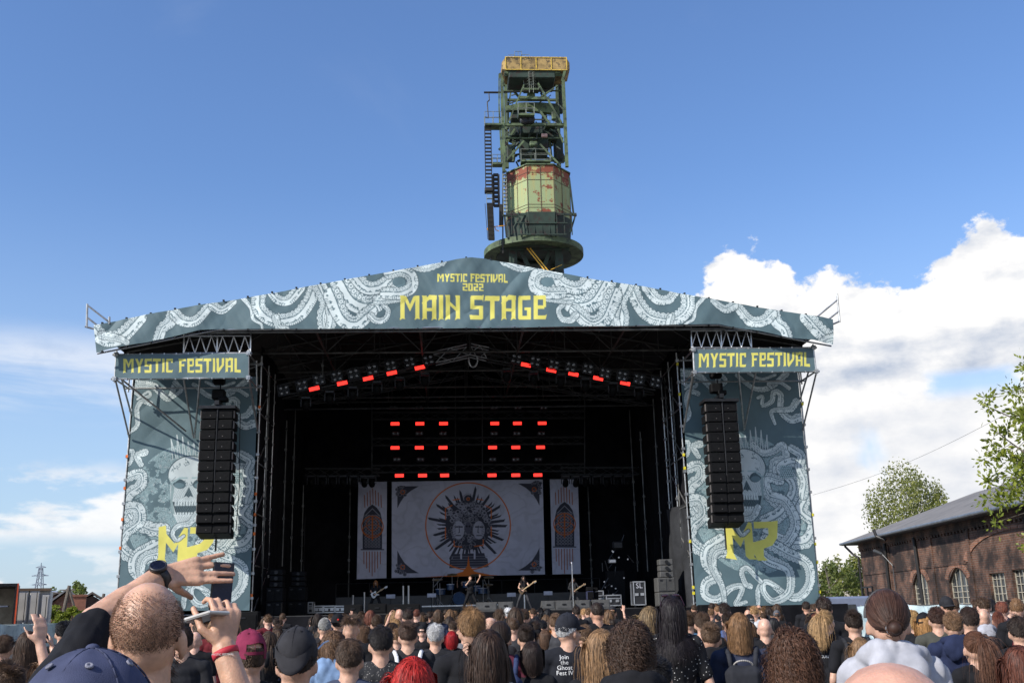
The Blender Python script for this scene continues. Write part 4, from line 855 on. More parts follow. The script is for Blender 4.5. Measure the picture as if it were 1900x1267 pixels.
for i, (px_, yt, Y, w_, m_, lab) in enumerate([(700, 1119, 36.4, .62, MCAB, 'black floor monitor below the long-haired guitarist, left one'), (760, 1120, 36.2, .7, MCAB, 'black floor monitor between the long-haired guitarist and drum riser'), (735, 1121, 36.3, .6, MCAB, 'black floor monitor right beside the white guitar player'),
        (903, 1124, 36.2, .7, MCABSUN, 'sunlit grey floor monitor right of the singer'), (938, 1124, 36.2, .5, MCABSUN, 'small sunlit grey floor monitor left of the bassist'), (1017, 1120, 36.2, .45, MCABSUN, 'narrow sunlit grey floor monitor right of the bassist'), (1046, 1119, 36.1, .56, MCABSUN, 'square sunlit grey floor monitor left of the right-hand guitarist'), (1081, 1119, 36.3, .5, MCABSUN, 'sunlit grey floor monitor at the feet of the right-hand guitarist'), (1115, 1118, 36.2, .6, MCABSUN, 'wide sunlit grey floor monitor below the amplifier stacks'), (655, 1121, 36.5, .6, MCAB, 'black floor monitor farthest left on the stage edge')]):
    wedge(px_, yt, Y, w_, lab, m_)  # grey wedges have the sunlight painted in, black ones do not
# front fill speakers standing before the stage
for i, (px_, yt, lab) in enumerate([(835, 1129, 'black front speaker standing before the stage under the singer'), (965, 1129, 'black front speaker standing before the stage under the bassist'), (1087, 1131, 'black front speaker standing before the stage under the right guitarist'), (1322, 1121, 'twin black speaker standing below the right skull banner'), (455, 1134, 'black speaker standing below the left skull banner')]):
    Y = 33.6; p = at(px_, yt, Y); h = p[2]; o = tag(empty('front_speaker', (p[0], Y, 0)), lab, 'loudspeaker', 'front speakers'); w_ = .62 if i < 3 else .9
    MB().cbox((0, 0, h*.5), (w_, .5, h), .03).build('cabinet', MCAB, o); MB().cbox((0, -.26, h*.5), (w_*.86, .02, h*.9), .01).build('grille', MGRL, o); MB().cbox((0, -.275, h*.9), (.16, .02, .05), .01).build('handle', MDK, o)
for i, (px_, py_) in enumerate(((725, 1106), (801, 1104), (949, 1103), (1017, 1100))):
    p = at(px_, py_, 41.); o = tag(empty('light_strip', (p[0], 41, ZD)), 'small pale panel on a stand, %s from the left behind the band' % ORD[i], 'light panel', 'pale panels behind the band'); MB().cbox((0, 0, p[2]-ZD), (.34, .06, .15), .01).build('panel', MWHT, o); mb = MB(); mb.tube((0, .03, 0), (0, .03, p[2]-ZD), .015); mb.tube((-.2, 0, .02), (.2, 0, .02), .02); mb.build('stand', MDK, o)
# risers along the back, with rails
o = tag(empty('drum_riser', standpt(862, 43.)), 'low dark riser with pale edge carrying the drums', 'stage riser'); MB().box((0, .8, .13), (3.4, 2.2, .26)).build('platform', MCASE, o); MB().box((0, -.32, .25), (3.4, .05, .05)).build('edge_strip', MALU, o)
o = tag(empty('back_riser', standpt(870, 44.7)), 'long black riser with thin rail across the back of the stage', 'stage riser'); MB().box((0, .5, .35), (11, 1.4, .7)).build('platform', MCASE, o); mb = MB(); mb.tube((-5.5, -.2, 1.25), (5.5, -.2, 1.25), .02); [mb.tube((x, -.2, .7), (x, -.2, 1.25), .02) for x in np.linspace(-5.5, 5.5, 9)]; mb.build('rail', MDK, o)
for i, (px_, a, b) in enumerate(((748, 0, 1.), (758, 0, 1.), (676, 0, .8), (655, 0, .7), (973, 0, .9))):
    p = standpt(px_, 40.2); o = tag(empty('lamp_stand', p), 'thin upright silver tube stand, %s from the left on the stage floor' % ORD[[3, 4, 1, 0, 2][i] if False else sorted([748, 758, 676, 655, 973]).index(px_)], 'stand', 'silver tube stands'); MB().tube((0, 0, .03), (0, 0, b), .035, n=8).build('tube', MALU, o); MB().box((0, 0, .02), (.3, .3, .03)).build('foot', MDK, o)
# drum kit
dk = tag(empty('drum_kit', standpt(862, 43.4, ZD+.26)), 'drum kit with blue bass drum head on the riser', 'drum kit')
kx = at(852, 1112, 43.4)[0]-dk.location.x
RX = Matrix.Rotation(math.pi/2, 3, 'X'); b = MB().lathe([(.24, -.4), (.26, -.2), (.26, .0)], (kx, 0, .27), 24, RX).build('bass_drum', MCAB, dk); MB().lathe([(.0, .012), (.23, .01), (.26, .0)], (kx, 0, .27), 24, RX).build('drum_head', MBLUE, b); MB().lathe([(.26, -.02), (.275, 0), (.26, .03)], (kx, 0, .27), 24, RX, False).build('hoop', MALU, b)
for x, z, r_, y in ((kx-.35, .62, .15, -.1), (kx+.3, .7, .16, .0), (kx-.75, .45, .2, .3), (.75, .45, .2, .3), (.5, .55, .17, .5)):
    d = MB().lathe([(r_, 0), (r_, .22)], (x, y, z), 18).build('tom', mat('blue drum shell', (.03, .06, .13), .25), dk); MB().lathe([(r_+.01, .2), (r_+.012, .23), (0, .235)], (x, y, z), 18).build('drum_head', MWHT, d)
for x, z, y in ((-1.1, 1.05, .2), (-.5, 1.25, .3), (.45, 1.2, .2), (1.0, 1.1, .3), (.95, .8, 0)):
    mb = MB(); mb.tube((x, y+.1, .0), (x, y, z), .014); [mb.tube((x, y+.1, .3), (x+.25*math.cos(a), y+.1+.25*math.sin(a), 0), .01) for a in (0, 2.1, 4.2)]; s_ = mb.build('cymbal_stand', MALU, dk); MB().lathe([(0, .03), (.03, .02), (.22, -.01), (.225, -.015)], (x, y, z), 20, Matrix.Rotation(.25, 3, 'X')).build('cymbal', mat('dull bronze cymbal', (.35, .27, .12), .3, .9), s_)
mb = MB()
for q in (((-1.3, 0, 0), (-1.25, 0, 1.1)), ((-1.25, 0, .75), (-.7, 0, 1.35)), ((.75, -.2, 0), (.75, -.2, 1.)), ((.75, -.2, .1), (1.05, -.3, 0)), ((.75, -.2, .1), (.5, -.35, 0)), ((-1.0, -.2, 0), (-1., -.2, .9)), ((.8, -.2, 1), (1.0, -.1, .5))): MB().tube(*q, .017).build('boom_stand', MALU, dk)
def micstand(px, Y, h, lab, z=ZD):
    o = tag(empty('microphone_stand', standpt(px, Y, z)), lab, 'microphone stand'); mb = MB(); mb.lathe([(.14, 0), (.14, .02), (.02, .035)], n=14); mb.build('base', MDK, o); MB().tube((0, 0, .02), (0, 0, h), .016, n=8).build('pole', MALU, o); m_ = MB().tube((0, 0, h), (0, .1, h+.06), .018, .025, n=8).build('microphone', MWHT, o); return o
micstand(1063, 37.5, 1.55, 'straight microphone stand in front of the right-hand guitarist')
ped = tag(empty('effects_rig', standpt(1145, 40.5)), 'dark tangle of guitar rack, hung cables and small lit parts', 'equipment rack'); rg = random.Random(4)
MB().cbox((0, .3, .7), (.7, .5, 1.4), .02).build('rack', MCAB, ped); mb = MB()
for k in range(16): a = V(rg.uniform(-.6, .6), rg.uniform(-.1, .3), rg.uniform(.3, 2.4)); mb.tube(a, a+V(rg.uniform(-.4, .4), 0, rg.uniform(-.5, .5)), .018)
mb.build('cable', MCASE, ped); mb = MB()
for k in range(10): mb.box((rg.uniform(-.5, .5), -.05, rg.uniform(.5, 2.2)), (.05, .04, .05))
mb.build('small_fitting', MALU, ped); MB().cbox((-.15, -.1, 1.75), (.3, .2, .16), .03).build('lamp', MALU, ped); MB().cbox((.1, -.1, 2.35), (.4, .25, .3), .05).build('fan', MDK, ped)
# ================================================================ crane
YC = 92.
G1 = (.085, .16, .085)
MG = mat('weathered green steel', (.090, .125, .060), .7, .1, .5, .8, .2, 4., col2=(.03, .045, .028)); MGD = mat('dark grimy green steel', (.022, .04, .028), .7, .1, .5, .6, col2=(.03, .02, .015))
MGY = mat('rust-flaked yellow paint', (.32, .215, .08), .85, 0, .5, 1.1, .2, 8., col2=(.09, .065, .035)); MCR = mat('galvanised crane rail', (.25, .27, .22), .55, .5, .3, 2.); MLAD = mat('brown-black ladder steel', (.03, .027, .022), .6, .3, .3, 2.)
cr = tag(empty('harbour_crane', (at(990, 900, YC)[0], YC, 0)), 'rusty green slewing harbour crane with yellow top block rising behind the stage', 'crane')
def PC(o): o.parent = cr; o.matrix_parent_inverse = Matrix.Translation(-cr.location); return o
C = lambda x, y, d=0: Vector(at(x, y, YC+d))   # outline pixel at depth offset d
# cabin (machine house): many-sided drum with rust
def drum_mat():
    mt = bpy.data.materials.new('rusted pale green plating'); mt.use_nodes = True; t = NT(mt.node_tree); tc = t.n('ShaderNodeTexCoord').outputs['Object']; sp = t.n('ShaderNodeSeparateXYZ', {0: tc}); zc = sp.outputs[2]
    st = t.noise(t.n('ShaderNodeMapping', {0: tc, 3: (1.6, 1.6, .16)}).outputs[0], 1.6, 6, .65); n_ = t.noise(tc, 1.1, 8, .7)
    zt = C(1000, 312)[2]; zb = C(1000, 396)[2]
    hi_ = t.ss(zc, zt-1.9, zt-.5); bt = t.ss(zc, zb+.6, zb)
    rust = t.ss(t.m('ADD', n_, t.m('ADD', t.m('MULTIPLY', hi_, .17), t.m('MULTIPLY', bt, .09))), .575, .64); streak = t.m('MULTIPLY', t.ss(st, .44, .62), t.m('ADD', .35, t.m('MULTIPLY', hi_, .5)))
    c = t.mix(streak, (.27, .33, .16), (.40, .30, .09)); c = t.mix(rust, c, (.19, .045, .018))
    p = t.n('ShaderNodeBsdfPrincipled', {'Base Color': c, 'Roughness': .7}); t.n('ShaderNodeOutputMaterial', {0: p.outputs[0]}); return mt
MDR = drum_mat(); cxm = C(1002, 350).x; zt, zb = C(1002, 312)[2], C(1002, 398)[2]; rw = (C(1060, 350)-C(943, 350)).length/2
prof = lambda r, z: [(r*math.cos(a), r*math.sin(a), z) for a in [math.radians(22.5+45*k) for k in range(8)]]
def octo(r, z0, z1, sy=1.15, oy=2.8, r2=None):
    r2 = r2 or r; a = [V(cxm+x, YC+oy+y*sy, z0) for x, y, _ in prof(r/math.cos(math.radians(22.5)), 0)]; b = [V(cxm+x, YC+oy+y*sy, z1) for x, y, _ in prof(r2/math.cos(math.radians(22.5)), 0)]; m_ = MB(); m_.add(a+b, [tuple(range(8))[::-1], tuple(range(8, 16))]+[(i, (i+1) % 8, 8+(i+1) % 8, 8+i) for i in range(8)]); return m_
PC(octo(rw, zb, zt).build('machine_house', MDR)); PC(octo(rw+.12, zt, zt+.12).build('house_roof', MG))
mb = MB()
for k in range(8):
    for f_ in (0, .5):
        a = math.radians(22.5+45*k); b = math.radians(22.5+45*(k+1)); rr = (rw+.015)/math.cos(math.radians(22.5)); x = (math.cos(a)*(1-f_)+math.cos(b)*f_)*rr; y = (math.sin(a)*(1-f_)+math.sin(b)*f_)*rr*1.15; mb.box((cxm+x, YC+2.8+y, (zt+zb)/2), (.05, .05, zt-zb))
for z_ in (zt-.75, zt-1.5, zb+.45, zb+.75):
    for k in range(8):
        a = math.radians(22.5+45*k); b = math.radians(22.5+45*(k+1)); rr = (rw+.012)/math.cos(math.radians(22.5)); mb.bar((cxm+math.cos(a)*rr, YC+2.8+math.sin(a)*rr*1.15, z_), (cxm+math.cos(b)*rr, YC+2.8+math.sin(b)*rr*1.15, z_), .03, .04)
PC(mb.build('plate_seam', mat('rusty seam', (.10, .06, .04), .8)))
# underframe below the house
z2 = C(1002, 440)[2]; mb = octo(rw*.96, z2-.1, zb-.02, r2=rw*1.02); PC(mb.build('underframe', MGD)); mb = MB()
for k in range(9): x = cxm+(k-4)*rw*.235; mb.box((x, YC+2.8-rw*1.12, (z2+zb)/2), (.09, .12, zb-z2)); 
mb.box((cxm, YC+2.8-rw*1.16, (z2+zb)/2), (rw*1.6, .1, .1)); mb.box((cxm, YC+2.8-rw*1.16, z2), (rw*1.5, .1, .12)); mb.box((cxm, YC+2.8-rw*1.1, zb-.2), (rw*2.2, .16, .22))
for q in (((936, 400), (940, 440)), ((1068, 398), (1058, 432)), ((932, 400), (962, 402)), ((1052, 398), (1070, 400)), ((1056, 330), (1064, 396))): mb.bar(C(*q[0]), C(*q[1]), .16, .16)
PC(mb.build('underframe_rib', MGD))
# slewing ring platform
zr = C(992, 465, 3)[2]; rcx = C(992, 465, 3).x; RR_ = (C(1085, 465, 3)-C(899, 465, 3)).length/2; M0 = V(rcx, YC+4.2, zr)
PC(MB().lathe([(RR_*.72, .30), (RR_, .30), (RR_, -.30), (RR_*.72, -.30), (RR_*.72, .30)], M0, 48).build('ring_platform', MG)); PC(MB().lathe([(RR_*.35, -.3), (RR_*.76, -.3), (RR_*.76, -.1), (RR_*.35, -.1), (RR_*.35, -.3)], M0-V(0, 0, .1), 40).build('ring_deck', MGD))
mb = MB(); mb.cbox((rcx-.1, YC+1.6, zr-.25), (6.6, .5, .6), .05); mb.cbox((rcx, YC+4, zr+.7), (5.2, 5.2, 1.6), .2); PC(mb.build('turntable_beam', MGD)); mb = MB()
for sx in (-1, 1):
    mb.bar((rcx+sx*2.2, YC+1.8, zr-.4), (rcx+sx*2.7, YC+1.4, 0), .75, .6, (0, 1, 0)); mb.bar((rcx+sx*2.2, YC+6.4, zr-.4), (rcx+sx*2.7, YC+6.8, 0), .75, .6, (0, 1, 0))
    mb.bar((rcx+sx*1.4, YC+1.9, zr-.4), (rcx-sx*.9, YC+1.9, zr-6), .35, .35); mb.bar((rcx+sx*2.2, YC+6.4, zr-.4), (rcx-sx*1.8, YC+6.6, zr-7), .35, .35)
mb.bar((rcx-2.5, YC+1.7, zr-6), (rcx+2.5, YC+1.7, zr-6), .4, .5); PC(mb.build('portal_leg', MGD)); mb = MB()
for dx in (0, .3): mb.bar((rcx-.9+dx, YC+1.2, zr-.4), (rcx+1.6+dx, YC+1.2, zr-3.8), .07, .10)
mb.bar((rcx+1.3, YC+1.1, zr-2.6), (rcx+2.4, YC+1.1, zr-2.1), .05, .05); mb.bar((rcx+1.8, YC+1.1, zr-3.3), (rcx+2.6, YC+1.1, zr-3), .05, .05); PC(mb.build('yellow_stair_rail', mat('yellow rail paint', (.75, .42, .04), .5)))
# mast frame
mb = MB(); dB = 5.
for x0, y0, x1, y1, d, t in ((931, 150, 935, 320, 0, .30), (1045, 150, 1052, 310, 0, .30), (938, 150, 941, 312, dB, .34), (1034, 150, 1037, 312, dB, .4), (926, 138, 926, 200, 0, .12), (926, 200, 931, 305, 0, .14)): mb.bar(C(x0, y0, d), C(x1, y1, d), t, t*1.2)
for a, b, d, t in (((928, 137), (935, 160), 0, .25), ((936, 136), (1040, 136), .2, .25), ((935, 140), (1048, 140), .3, .18), ((1048, 132), (1043, 152), 0, .25), ((926, 232), (1048, 232), 0, .26), ((930, 236), (1045, 236), dB, .2), ((938, 257), (1045, 257), 1, .14), ((940, 186), (1035, 186), dB, .22), ((964, 182), (1018, 184), 1, .3), ((932, 169), (1040, 169), 2, .12)): mb.bar(C(*a, d), C(*b, d), t, t)
PC(mb.build('mast_frame', MG)); mb = MB()
for a, b, d, t in (((972, 158), (943, 228), -.2, .13), ((998, 155), (1042, 228), -.2, .15), ((943, 158), (966, 184), 3, .2), ((1030, 158), (1002, 184), 3, .2), ((1028, 164), (1004, 180), 0, .15), ((938, 300), (972, 262), 0, .16), ((1002, 268), (1040, 308), 0, .16), ((948, 170), (942, 205), dB, .15), ((1000, 205), (1020, 230), 1, .2), ((945, 262), (1030, 300), dB, .2), ((1040, 262), (960, 300), dB, .2), ((985, 255), (985, 305), 2, .2), ((1035, 240), (1045, 265), 0, .15), ((955, 240), (942, 262), 2, .2), ((1025, 240), (1048, 300), dB, .3), ((952, 262), (952, 300), 3, .2), ((1020, 262), (1024, 300), 3, .2)): PC(MB().bar(C(*a, d), C(*b, d), t, t).build('mast_brace', MG))
mb = MB()
# dark machinery in the mast
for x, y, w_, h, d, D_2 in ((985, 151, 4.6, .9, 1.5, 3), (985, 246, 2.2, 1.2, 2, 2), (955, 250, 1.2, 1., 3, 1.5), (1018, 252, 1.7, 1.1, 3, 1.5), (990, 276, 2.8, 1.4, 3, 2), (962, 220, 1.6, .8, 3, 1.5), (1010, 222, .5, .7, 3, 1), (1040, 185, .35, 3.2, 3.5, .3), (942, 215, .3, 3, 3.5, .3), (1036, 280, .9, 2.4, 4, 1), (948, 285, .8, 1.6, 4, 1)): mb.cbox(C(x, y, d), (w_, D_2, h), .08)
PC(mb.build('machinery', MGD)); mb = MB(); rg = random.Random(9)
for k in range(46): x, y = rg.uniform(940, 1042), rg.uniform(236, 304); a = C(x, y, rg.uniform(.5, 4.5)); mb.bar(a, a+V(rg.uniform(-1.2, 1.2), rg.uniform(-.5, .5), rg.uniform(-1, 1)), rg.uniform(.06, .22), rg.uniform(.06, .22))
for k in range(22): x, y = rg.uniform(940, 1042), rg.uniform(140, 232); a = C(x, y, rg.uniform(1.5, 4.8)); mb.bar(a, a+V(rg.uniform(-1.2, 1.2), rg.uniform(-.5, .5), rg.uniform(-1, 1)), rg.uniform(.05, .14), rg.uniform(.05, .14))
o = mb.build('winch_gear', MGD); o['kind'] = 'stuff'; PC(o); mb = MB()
mb.prism([C(938, 197, 2), C(972, 190, 2), C(1002, 190, 2), C(1036, 193, 2), C(1034, 211, 2), C(1000, 207, 2), C(975, 204, 2), C(939, 205, 2)], (0, .5, 0)); PC(mb.build('walking_beam', MG))
for c_, d_ in ((C(985, 180, 1.5), (.8, .8, .5)), (C(990, 268, .6), (.8, .5, .5)), (C(1028, 216, 1), (.5, .5, .9))): PC(MB().cbox(c_, d_, .1).build('gear_housing', MG))
mb = MB(); mb.lathe([(.35, -.3), (.5, -.2), (.5, .2), (.35, .3)], C(974, 223, -.2), 16, RX); PC(mb.build('sheave', MDK)); mb = MB(); mb.lathe([(.3, -.3), (.45, -.2), (.45, .2), (.3, .3)], C(984, 223, -.2), 16, RX); PC(mb.build('sheave', MDK))
MB().cbox((0, 0, 0), (.1, .1, .1), .01)
PC(MB().cbox(C(1010, 252, .5), (.6, .3, .35), .05).build('pink_box', mat('faded pink board', (.5, .3, .25), .7)))
# catwalks with railings
def walk(x0, x1, y, d, wd, hr_=1.0, nm='catwalk', ends=True):
    a, b = C(x0, y, d), C(x1, y, d); b.z = a.z; o = PC(MB().box((a+b)/2+V(0, wd/2, 0), ((b-a).length, wd, .18)).build(nm, MG)); mb = MB()
    n = max(2, int((b-a).length/1.0))
    for yy in (0, wd):
        for z_ in (hr_*.5, hr_): mb.tube(a+V(0, yy, z_), b+V(0, yy, z_), .03, n=5)
        for i in range(n+1): p = a.lerp(b, i/n)+V(0, yy, 0); mb.tube(p, p+V(0, 0, hr_), .028, n=5)
    r_ = mb.build('railing', MCR); r_.parent = o; return o
walk(900, 931, 230, -.4, 1.2, 1.3); walk(962, 992, 212, -.9, 1., 1.2); walk(967, 1022, 298, -.6, 1., 1.2); walk(972, 1000, 165, .5, .8, 1.0); walk(914, 932, 303, -.2, .8, .9); walk(1012, 1030, 232, 1.5, 1., 1.)
# top block
mb = MB(); tz0, tz1 = C(990, 131)[2], C(990, 108)[2]; xa, xb = C(938, 120).x, C(1051, 120).x
mb.box(((xa+xb)/2, YC+1.4, (tz0+tz1)/2), (xb-xa, 3., tz1-tz0)); mb.prism([V(xa, YC-.1, tz1), V(xa-.35, YC+.3, tz1-.35), V(xa-.35, YC+.3, tz0+.3), V(xa, YC-.1, tz0)], (0, 2.4, 0)); mb.prism([V(xb, YC-.1, tz1), V(xb+.35, YC+.3, tz1-.35), V(xb+.35, YC+.3, tz0+.3), V(xb, YC-.1, tz0)], (0, 2.4, 0)); PC(fixn(mb.build('counterweight', MGY))); mb = MB()
for k in range(5): x = xa+(xb-xa)*k/4; mb.box((x, YC-.13, (tz0+tz1)/2), (.09, .06, tz1-tz0))
mb.box(((xa+xb)/2, YC-.13, tz1), (xb-xa+.1, .07, .08)); mb.box(((xa+xb)/2, YC-.13, tz0), (xb-xa+.1, .07, .08)); PC(mb.build('stiffener', mat('cleaner yellow paint', (.62, .42, .06), .6, col2=(.3, .2, .08)))); mb = MB()
for x0, x1, hh in ((944, 955, .65), (956, 969, 1.05), (969, 983, .7), (964, 995, .35)):
    a = V(C(x0, 106).x, YC+.6, tz1); b = V(C(x1, 106).x, YC+.6, tz1)
    for z_ in (.5, 1.): mb.tube(a+V(0, 0, hh*z_), b+V(0, 0, hh*z_), .025, n=5)
    for q in (a, b, (a+b)/2): mb.tube(q, q+V(0, 0, hh), .025, n=5)
PC(mb.build('top_railing', MCR)); mb = MB()
for k in range(6):     # ladder hoops at the top
    z_ = C(985, 165-k*5)[2]; ctr = V(C(985, 150).x, YC-.3, z_)
    for i in range(10): a0 = math.pi+math.pi*i/10; a1 = math.pi+math.pi*(i+1)/10; mb.tube(ctr+V(.4*math.cos(a0), .5*math.sin(a0), 0), ctr+V(.4*math.cos(a1), .5*math.sin(a1), 0), .02, n=4)
for x in (-.2, .2): mb.tube(V(C(985, 150).x+x, YC-.3, C(985, 175)[2]), V(C(985, 150).x+x, YC-.3, C(985, 137)[2]), .03, n=5)
PC(mb.build('ladder_cage', MCR)); mb = MB(); mb.tube(C(898, 172, 0), C(928, 172, 0), .10); mb.tube(C(928, 172, 0), C(1020, 168, 1), .08); mb.tube(C(907, 173), C(908, 186), .05); mb.tube(C(908, 186), C(904, 190), .06); mb.tube(C(904, 190), C(906, 218), .06); mb.tube(C(900, 218), C(907, 219), .07)
PC(mb.build('davit_arm', MLAD))
def ladder(x0, y0, x1, y1, w_, n, d=0, m_=MLAD, nm='ladder', t=.05):
    a, b = C(x0, y0, d), C(x1, y1, d); mb = MB()
    for s_ in (-1, 1): mb.bar(a+V(s_*w_/2, 0, 0), b+V(s_*w_/2, 0, 0), t, t*1.6)
    for i in range(n+1): p = a.lerp(b, i/n); mb.box(p, (w_, .22, t*1.3))
    return PC(mb.build(nm, m_))
ladder(905, 235, 907, 350, .6, 17, 0, t=.08); ladder(909, 378, 912, 445, .55, 28, -.2, t=.06); ladder(920, 325, 921, 382, .5, 7, .5, t=.2); ladder(936, 318, 938, 400, .35, 12, .3, MCR, t=.07); ladder(908, 350, 908, 378, .5, 3, 0, MCR, t=.04)
mb = MB(); mb.cbox(C(907, 354), (.8, .8, .4), .05); mb.bar(C(905, 444), C(900, 378), .05, .05); mb.bar(C(917, 443), C(913, 360), .05, .05); mb.bar(C(933, 320, .4), C(933, 470, .4), .12, .12); mb.bar(C(929, 380, .4), C(929, 420, .4), .3, .3)
PC(mb.build('stair_landing', MLAD)); mb = MB(); mb.path([C(904, 424), C(912, 421), C(936, 419)], .04); mb.path([C(904, 424), C(905, 427)], .04); mb.path([C(918, 421), C(920, 427), C(926, 429)], .04); PC(mb.build('orange_hose', mat('orange hose', (.8, .35, .03), .5)))
# ================================================================ brick hall on the right
def brickmat(nm, c1, c2, mo, sc=1.5, dirt=.6):
    mt = bpy.data.materials.new(nm); mt.use_nodes = True; t = NT(mt.node_tree); uv = t.n('ShaderNodeUVMap').outputs[0]
    b = t.n('ShaderNodeTexBrick', {'Vector': uv, 'Color1': (*c1, 1), 'Color2': (*c2, 1), 'Mortar': (*mo, 1), 'Scale': 1., 'Mortar Size': .012, 'Brick Width': .27*sc, 'Row Height': .085*sc, 'Bias': -.2})
    tc = t.n('ShaderNodeTexCoord').outputs['Object']; f = t.ss(t.noise(tc, .45, 7, .7), .38, .62, 1-dirt, 1.25); f2 = t.ss(t.noise(tc, 5., 4, .6), .3, .7, .8, 1.15)
    c = t.n('ShaderNodeVectorMath', {0: b.outputs[0], 3: t.m('MULTIPLY', f, f2)}, operation='SCALE').outputs[0]
    wh = t.ss(t.noise(tc, .9, 6, .75), .66, .70); c = t.mix(t.m('MULTIPLY', wh, .5), c, (.4, .37, .34))
    p = t.n('ShaderNodeBsdfPrincipled', {'Base Color': c, 'Roughness': .85, 'Normal': t.n('ShaderNodeBump', {'Height': b.outputs[1], 'Strength': -.5, 'Distance': .01}).outputs[0]}); t.n('ShaderNodeOutputMaterial', {0: p.outputs[0]}); return mt
MBR = brickmat('sooty red brick', (.125, .052, .028), (.065, .032, .020), (.13, .11, .09), dirt=.85); MBR2 = brickmat('clean orange brick', (.26, .11, .06), (.18, .075, .045), (.20, .17, .14), dirt=.5)
bA = V(*at(1604, 1100, 84.)); bA.z = 0; bB = V(*at(1902, 1100, 55.)); bB.z = 0; u_ = (bB-bA); LB = u_.length; u_.normalize(); LB += 5; n_b = V(u_.y, -u_.x, 0)   # n_b points to the camera side
if n_b.dot(V(*CAM)-bA) < 0: n_b = -n_b
hall = tag(empty('brick_hall', bA), 'old sooty red brick hall with arched windows and grey roof on the right', 'building')
def PH(o): o.parent = hall; o.matrix_parent_inverse = Matrix.Translation(-hall.location); return o
def s_of(px, py=1090):      # distance along the wall of a pixel
    d = CX_*(px-950)/FPX - CY_*(py-633.5)/FPX + _F; A_ = np.array([[d[0], -u_.x], [d[1], -u_.y]]); r = np.linalg.solve(A_, np.array([bA.x-CAM[0], bA.y-CAM[1]])); t, s = r; return s, CAM[2]+d[2]*t
HE = s_of(1604, 1004)[1]
def uvbox(o, axis=None):
    me = o.data; uvl = me.uv_layers.new(name='UVMap'); mw = o.matrix_world
    for p in me.polygons:
        n = p.normal
        for li in p.loop_indices:
            v = me.vertices[me.loops[li].vertex_index].co
            if abs(n.z) > .7: uvl.data[li].uv = (v.x, v.y)
            else: uvl.data[li].uv = (v.x*u_.x+v.y*u_.y if abs(n.dot(n_b)) > .5 else v.x*u_.y-v.y*u_.x, v.z)
    return o
# wall with real openings: windows given by pixels
wins = []
for (xa, xb, yt, yb, arch_) in ((1694, 1722, 1060, 1119, True), (1762, 1797, 1052, 1118, True), (1838, 1867, 1062, 1116, False), (1881, 1912, 1055, 1114, False)):
    s0, _ = s_of(xa); s1, _ = s_of(xb); sm = (s0+s1)/2; zt_ = s_of((xa+xb)/2, yt)[1]; wins.append((s0, s1, 1.3, zt_, arch_))
def W(s, z, o=0): return bA+u_*s+n_b*o+V(0, 0, z)
mb = MB(); cuts = [0]
for s0, s1, z0, z1, ar in wins: cuts += [s0, s1]
cuts.append(LB)
for i in range(0, len(cuts), 2): mb.quad(W(cuts[i], 0), W(cuts[i+1], 0), W(cuts[i+1], HE), W(cuts[i], HE))
mrev = MB()
for s0, s1, z0, z1, ar in wins:
    mb.quad(W(s0, 0), W(s1, 0), W(s1, z0), W(s0, z0)); n = 12; h = (s1-s0)*.28 if ar else 0.02; pts_ = [(s0+(s1-s0)*k/n, z1-h+h*math.sin(math.pi*k/n)) for k in range(n+1)]
    for k in range(n): mb.quad(W(*pts_[k]), W(*pts_[k+1]), W(pts_[k+1][0], HE), W(pts_[k][0], HE))
    loop = [(s0, z0), (s1, z0)]+pts_[::-1]
    for a, b in zip(loop, loop[1:]+loop[:1]): mrev.quad(W(*a), W(*b), W(*b, -.28), W(*a, -.28))
    PH(uvbox(mrev.build('window_reveal', MBR))); mrev = MB()
mb.quad(W(0, 0), W(0, HE), W(0, HE, -14), W(0, 0, -14)); mb.quad(W(LB, 0), W(LB, 0, -14), W(LB, HE, -14), W(LB, HE)); mb.quad(W(0, 0, -14), W(0, HE, -14), W(LB, HE, -14), W(LB, 0, -14))
wall = PH(uvbox(mb.build('wall', MBR))); 
MFR = mat('rusty pale window bars', (.42, .38, .30), .6, .1, .3, 5.); MPN = mat('dusty dark window glass', (.03, .035, .04), .18, 0, .6, 1.8, spec=.6)
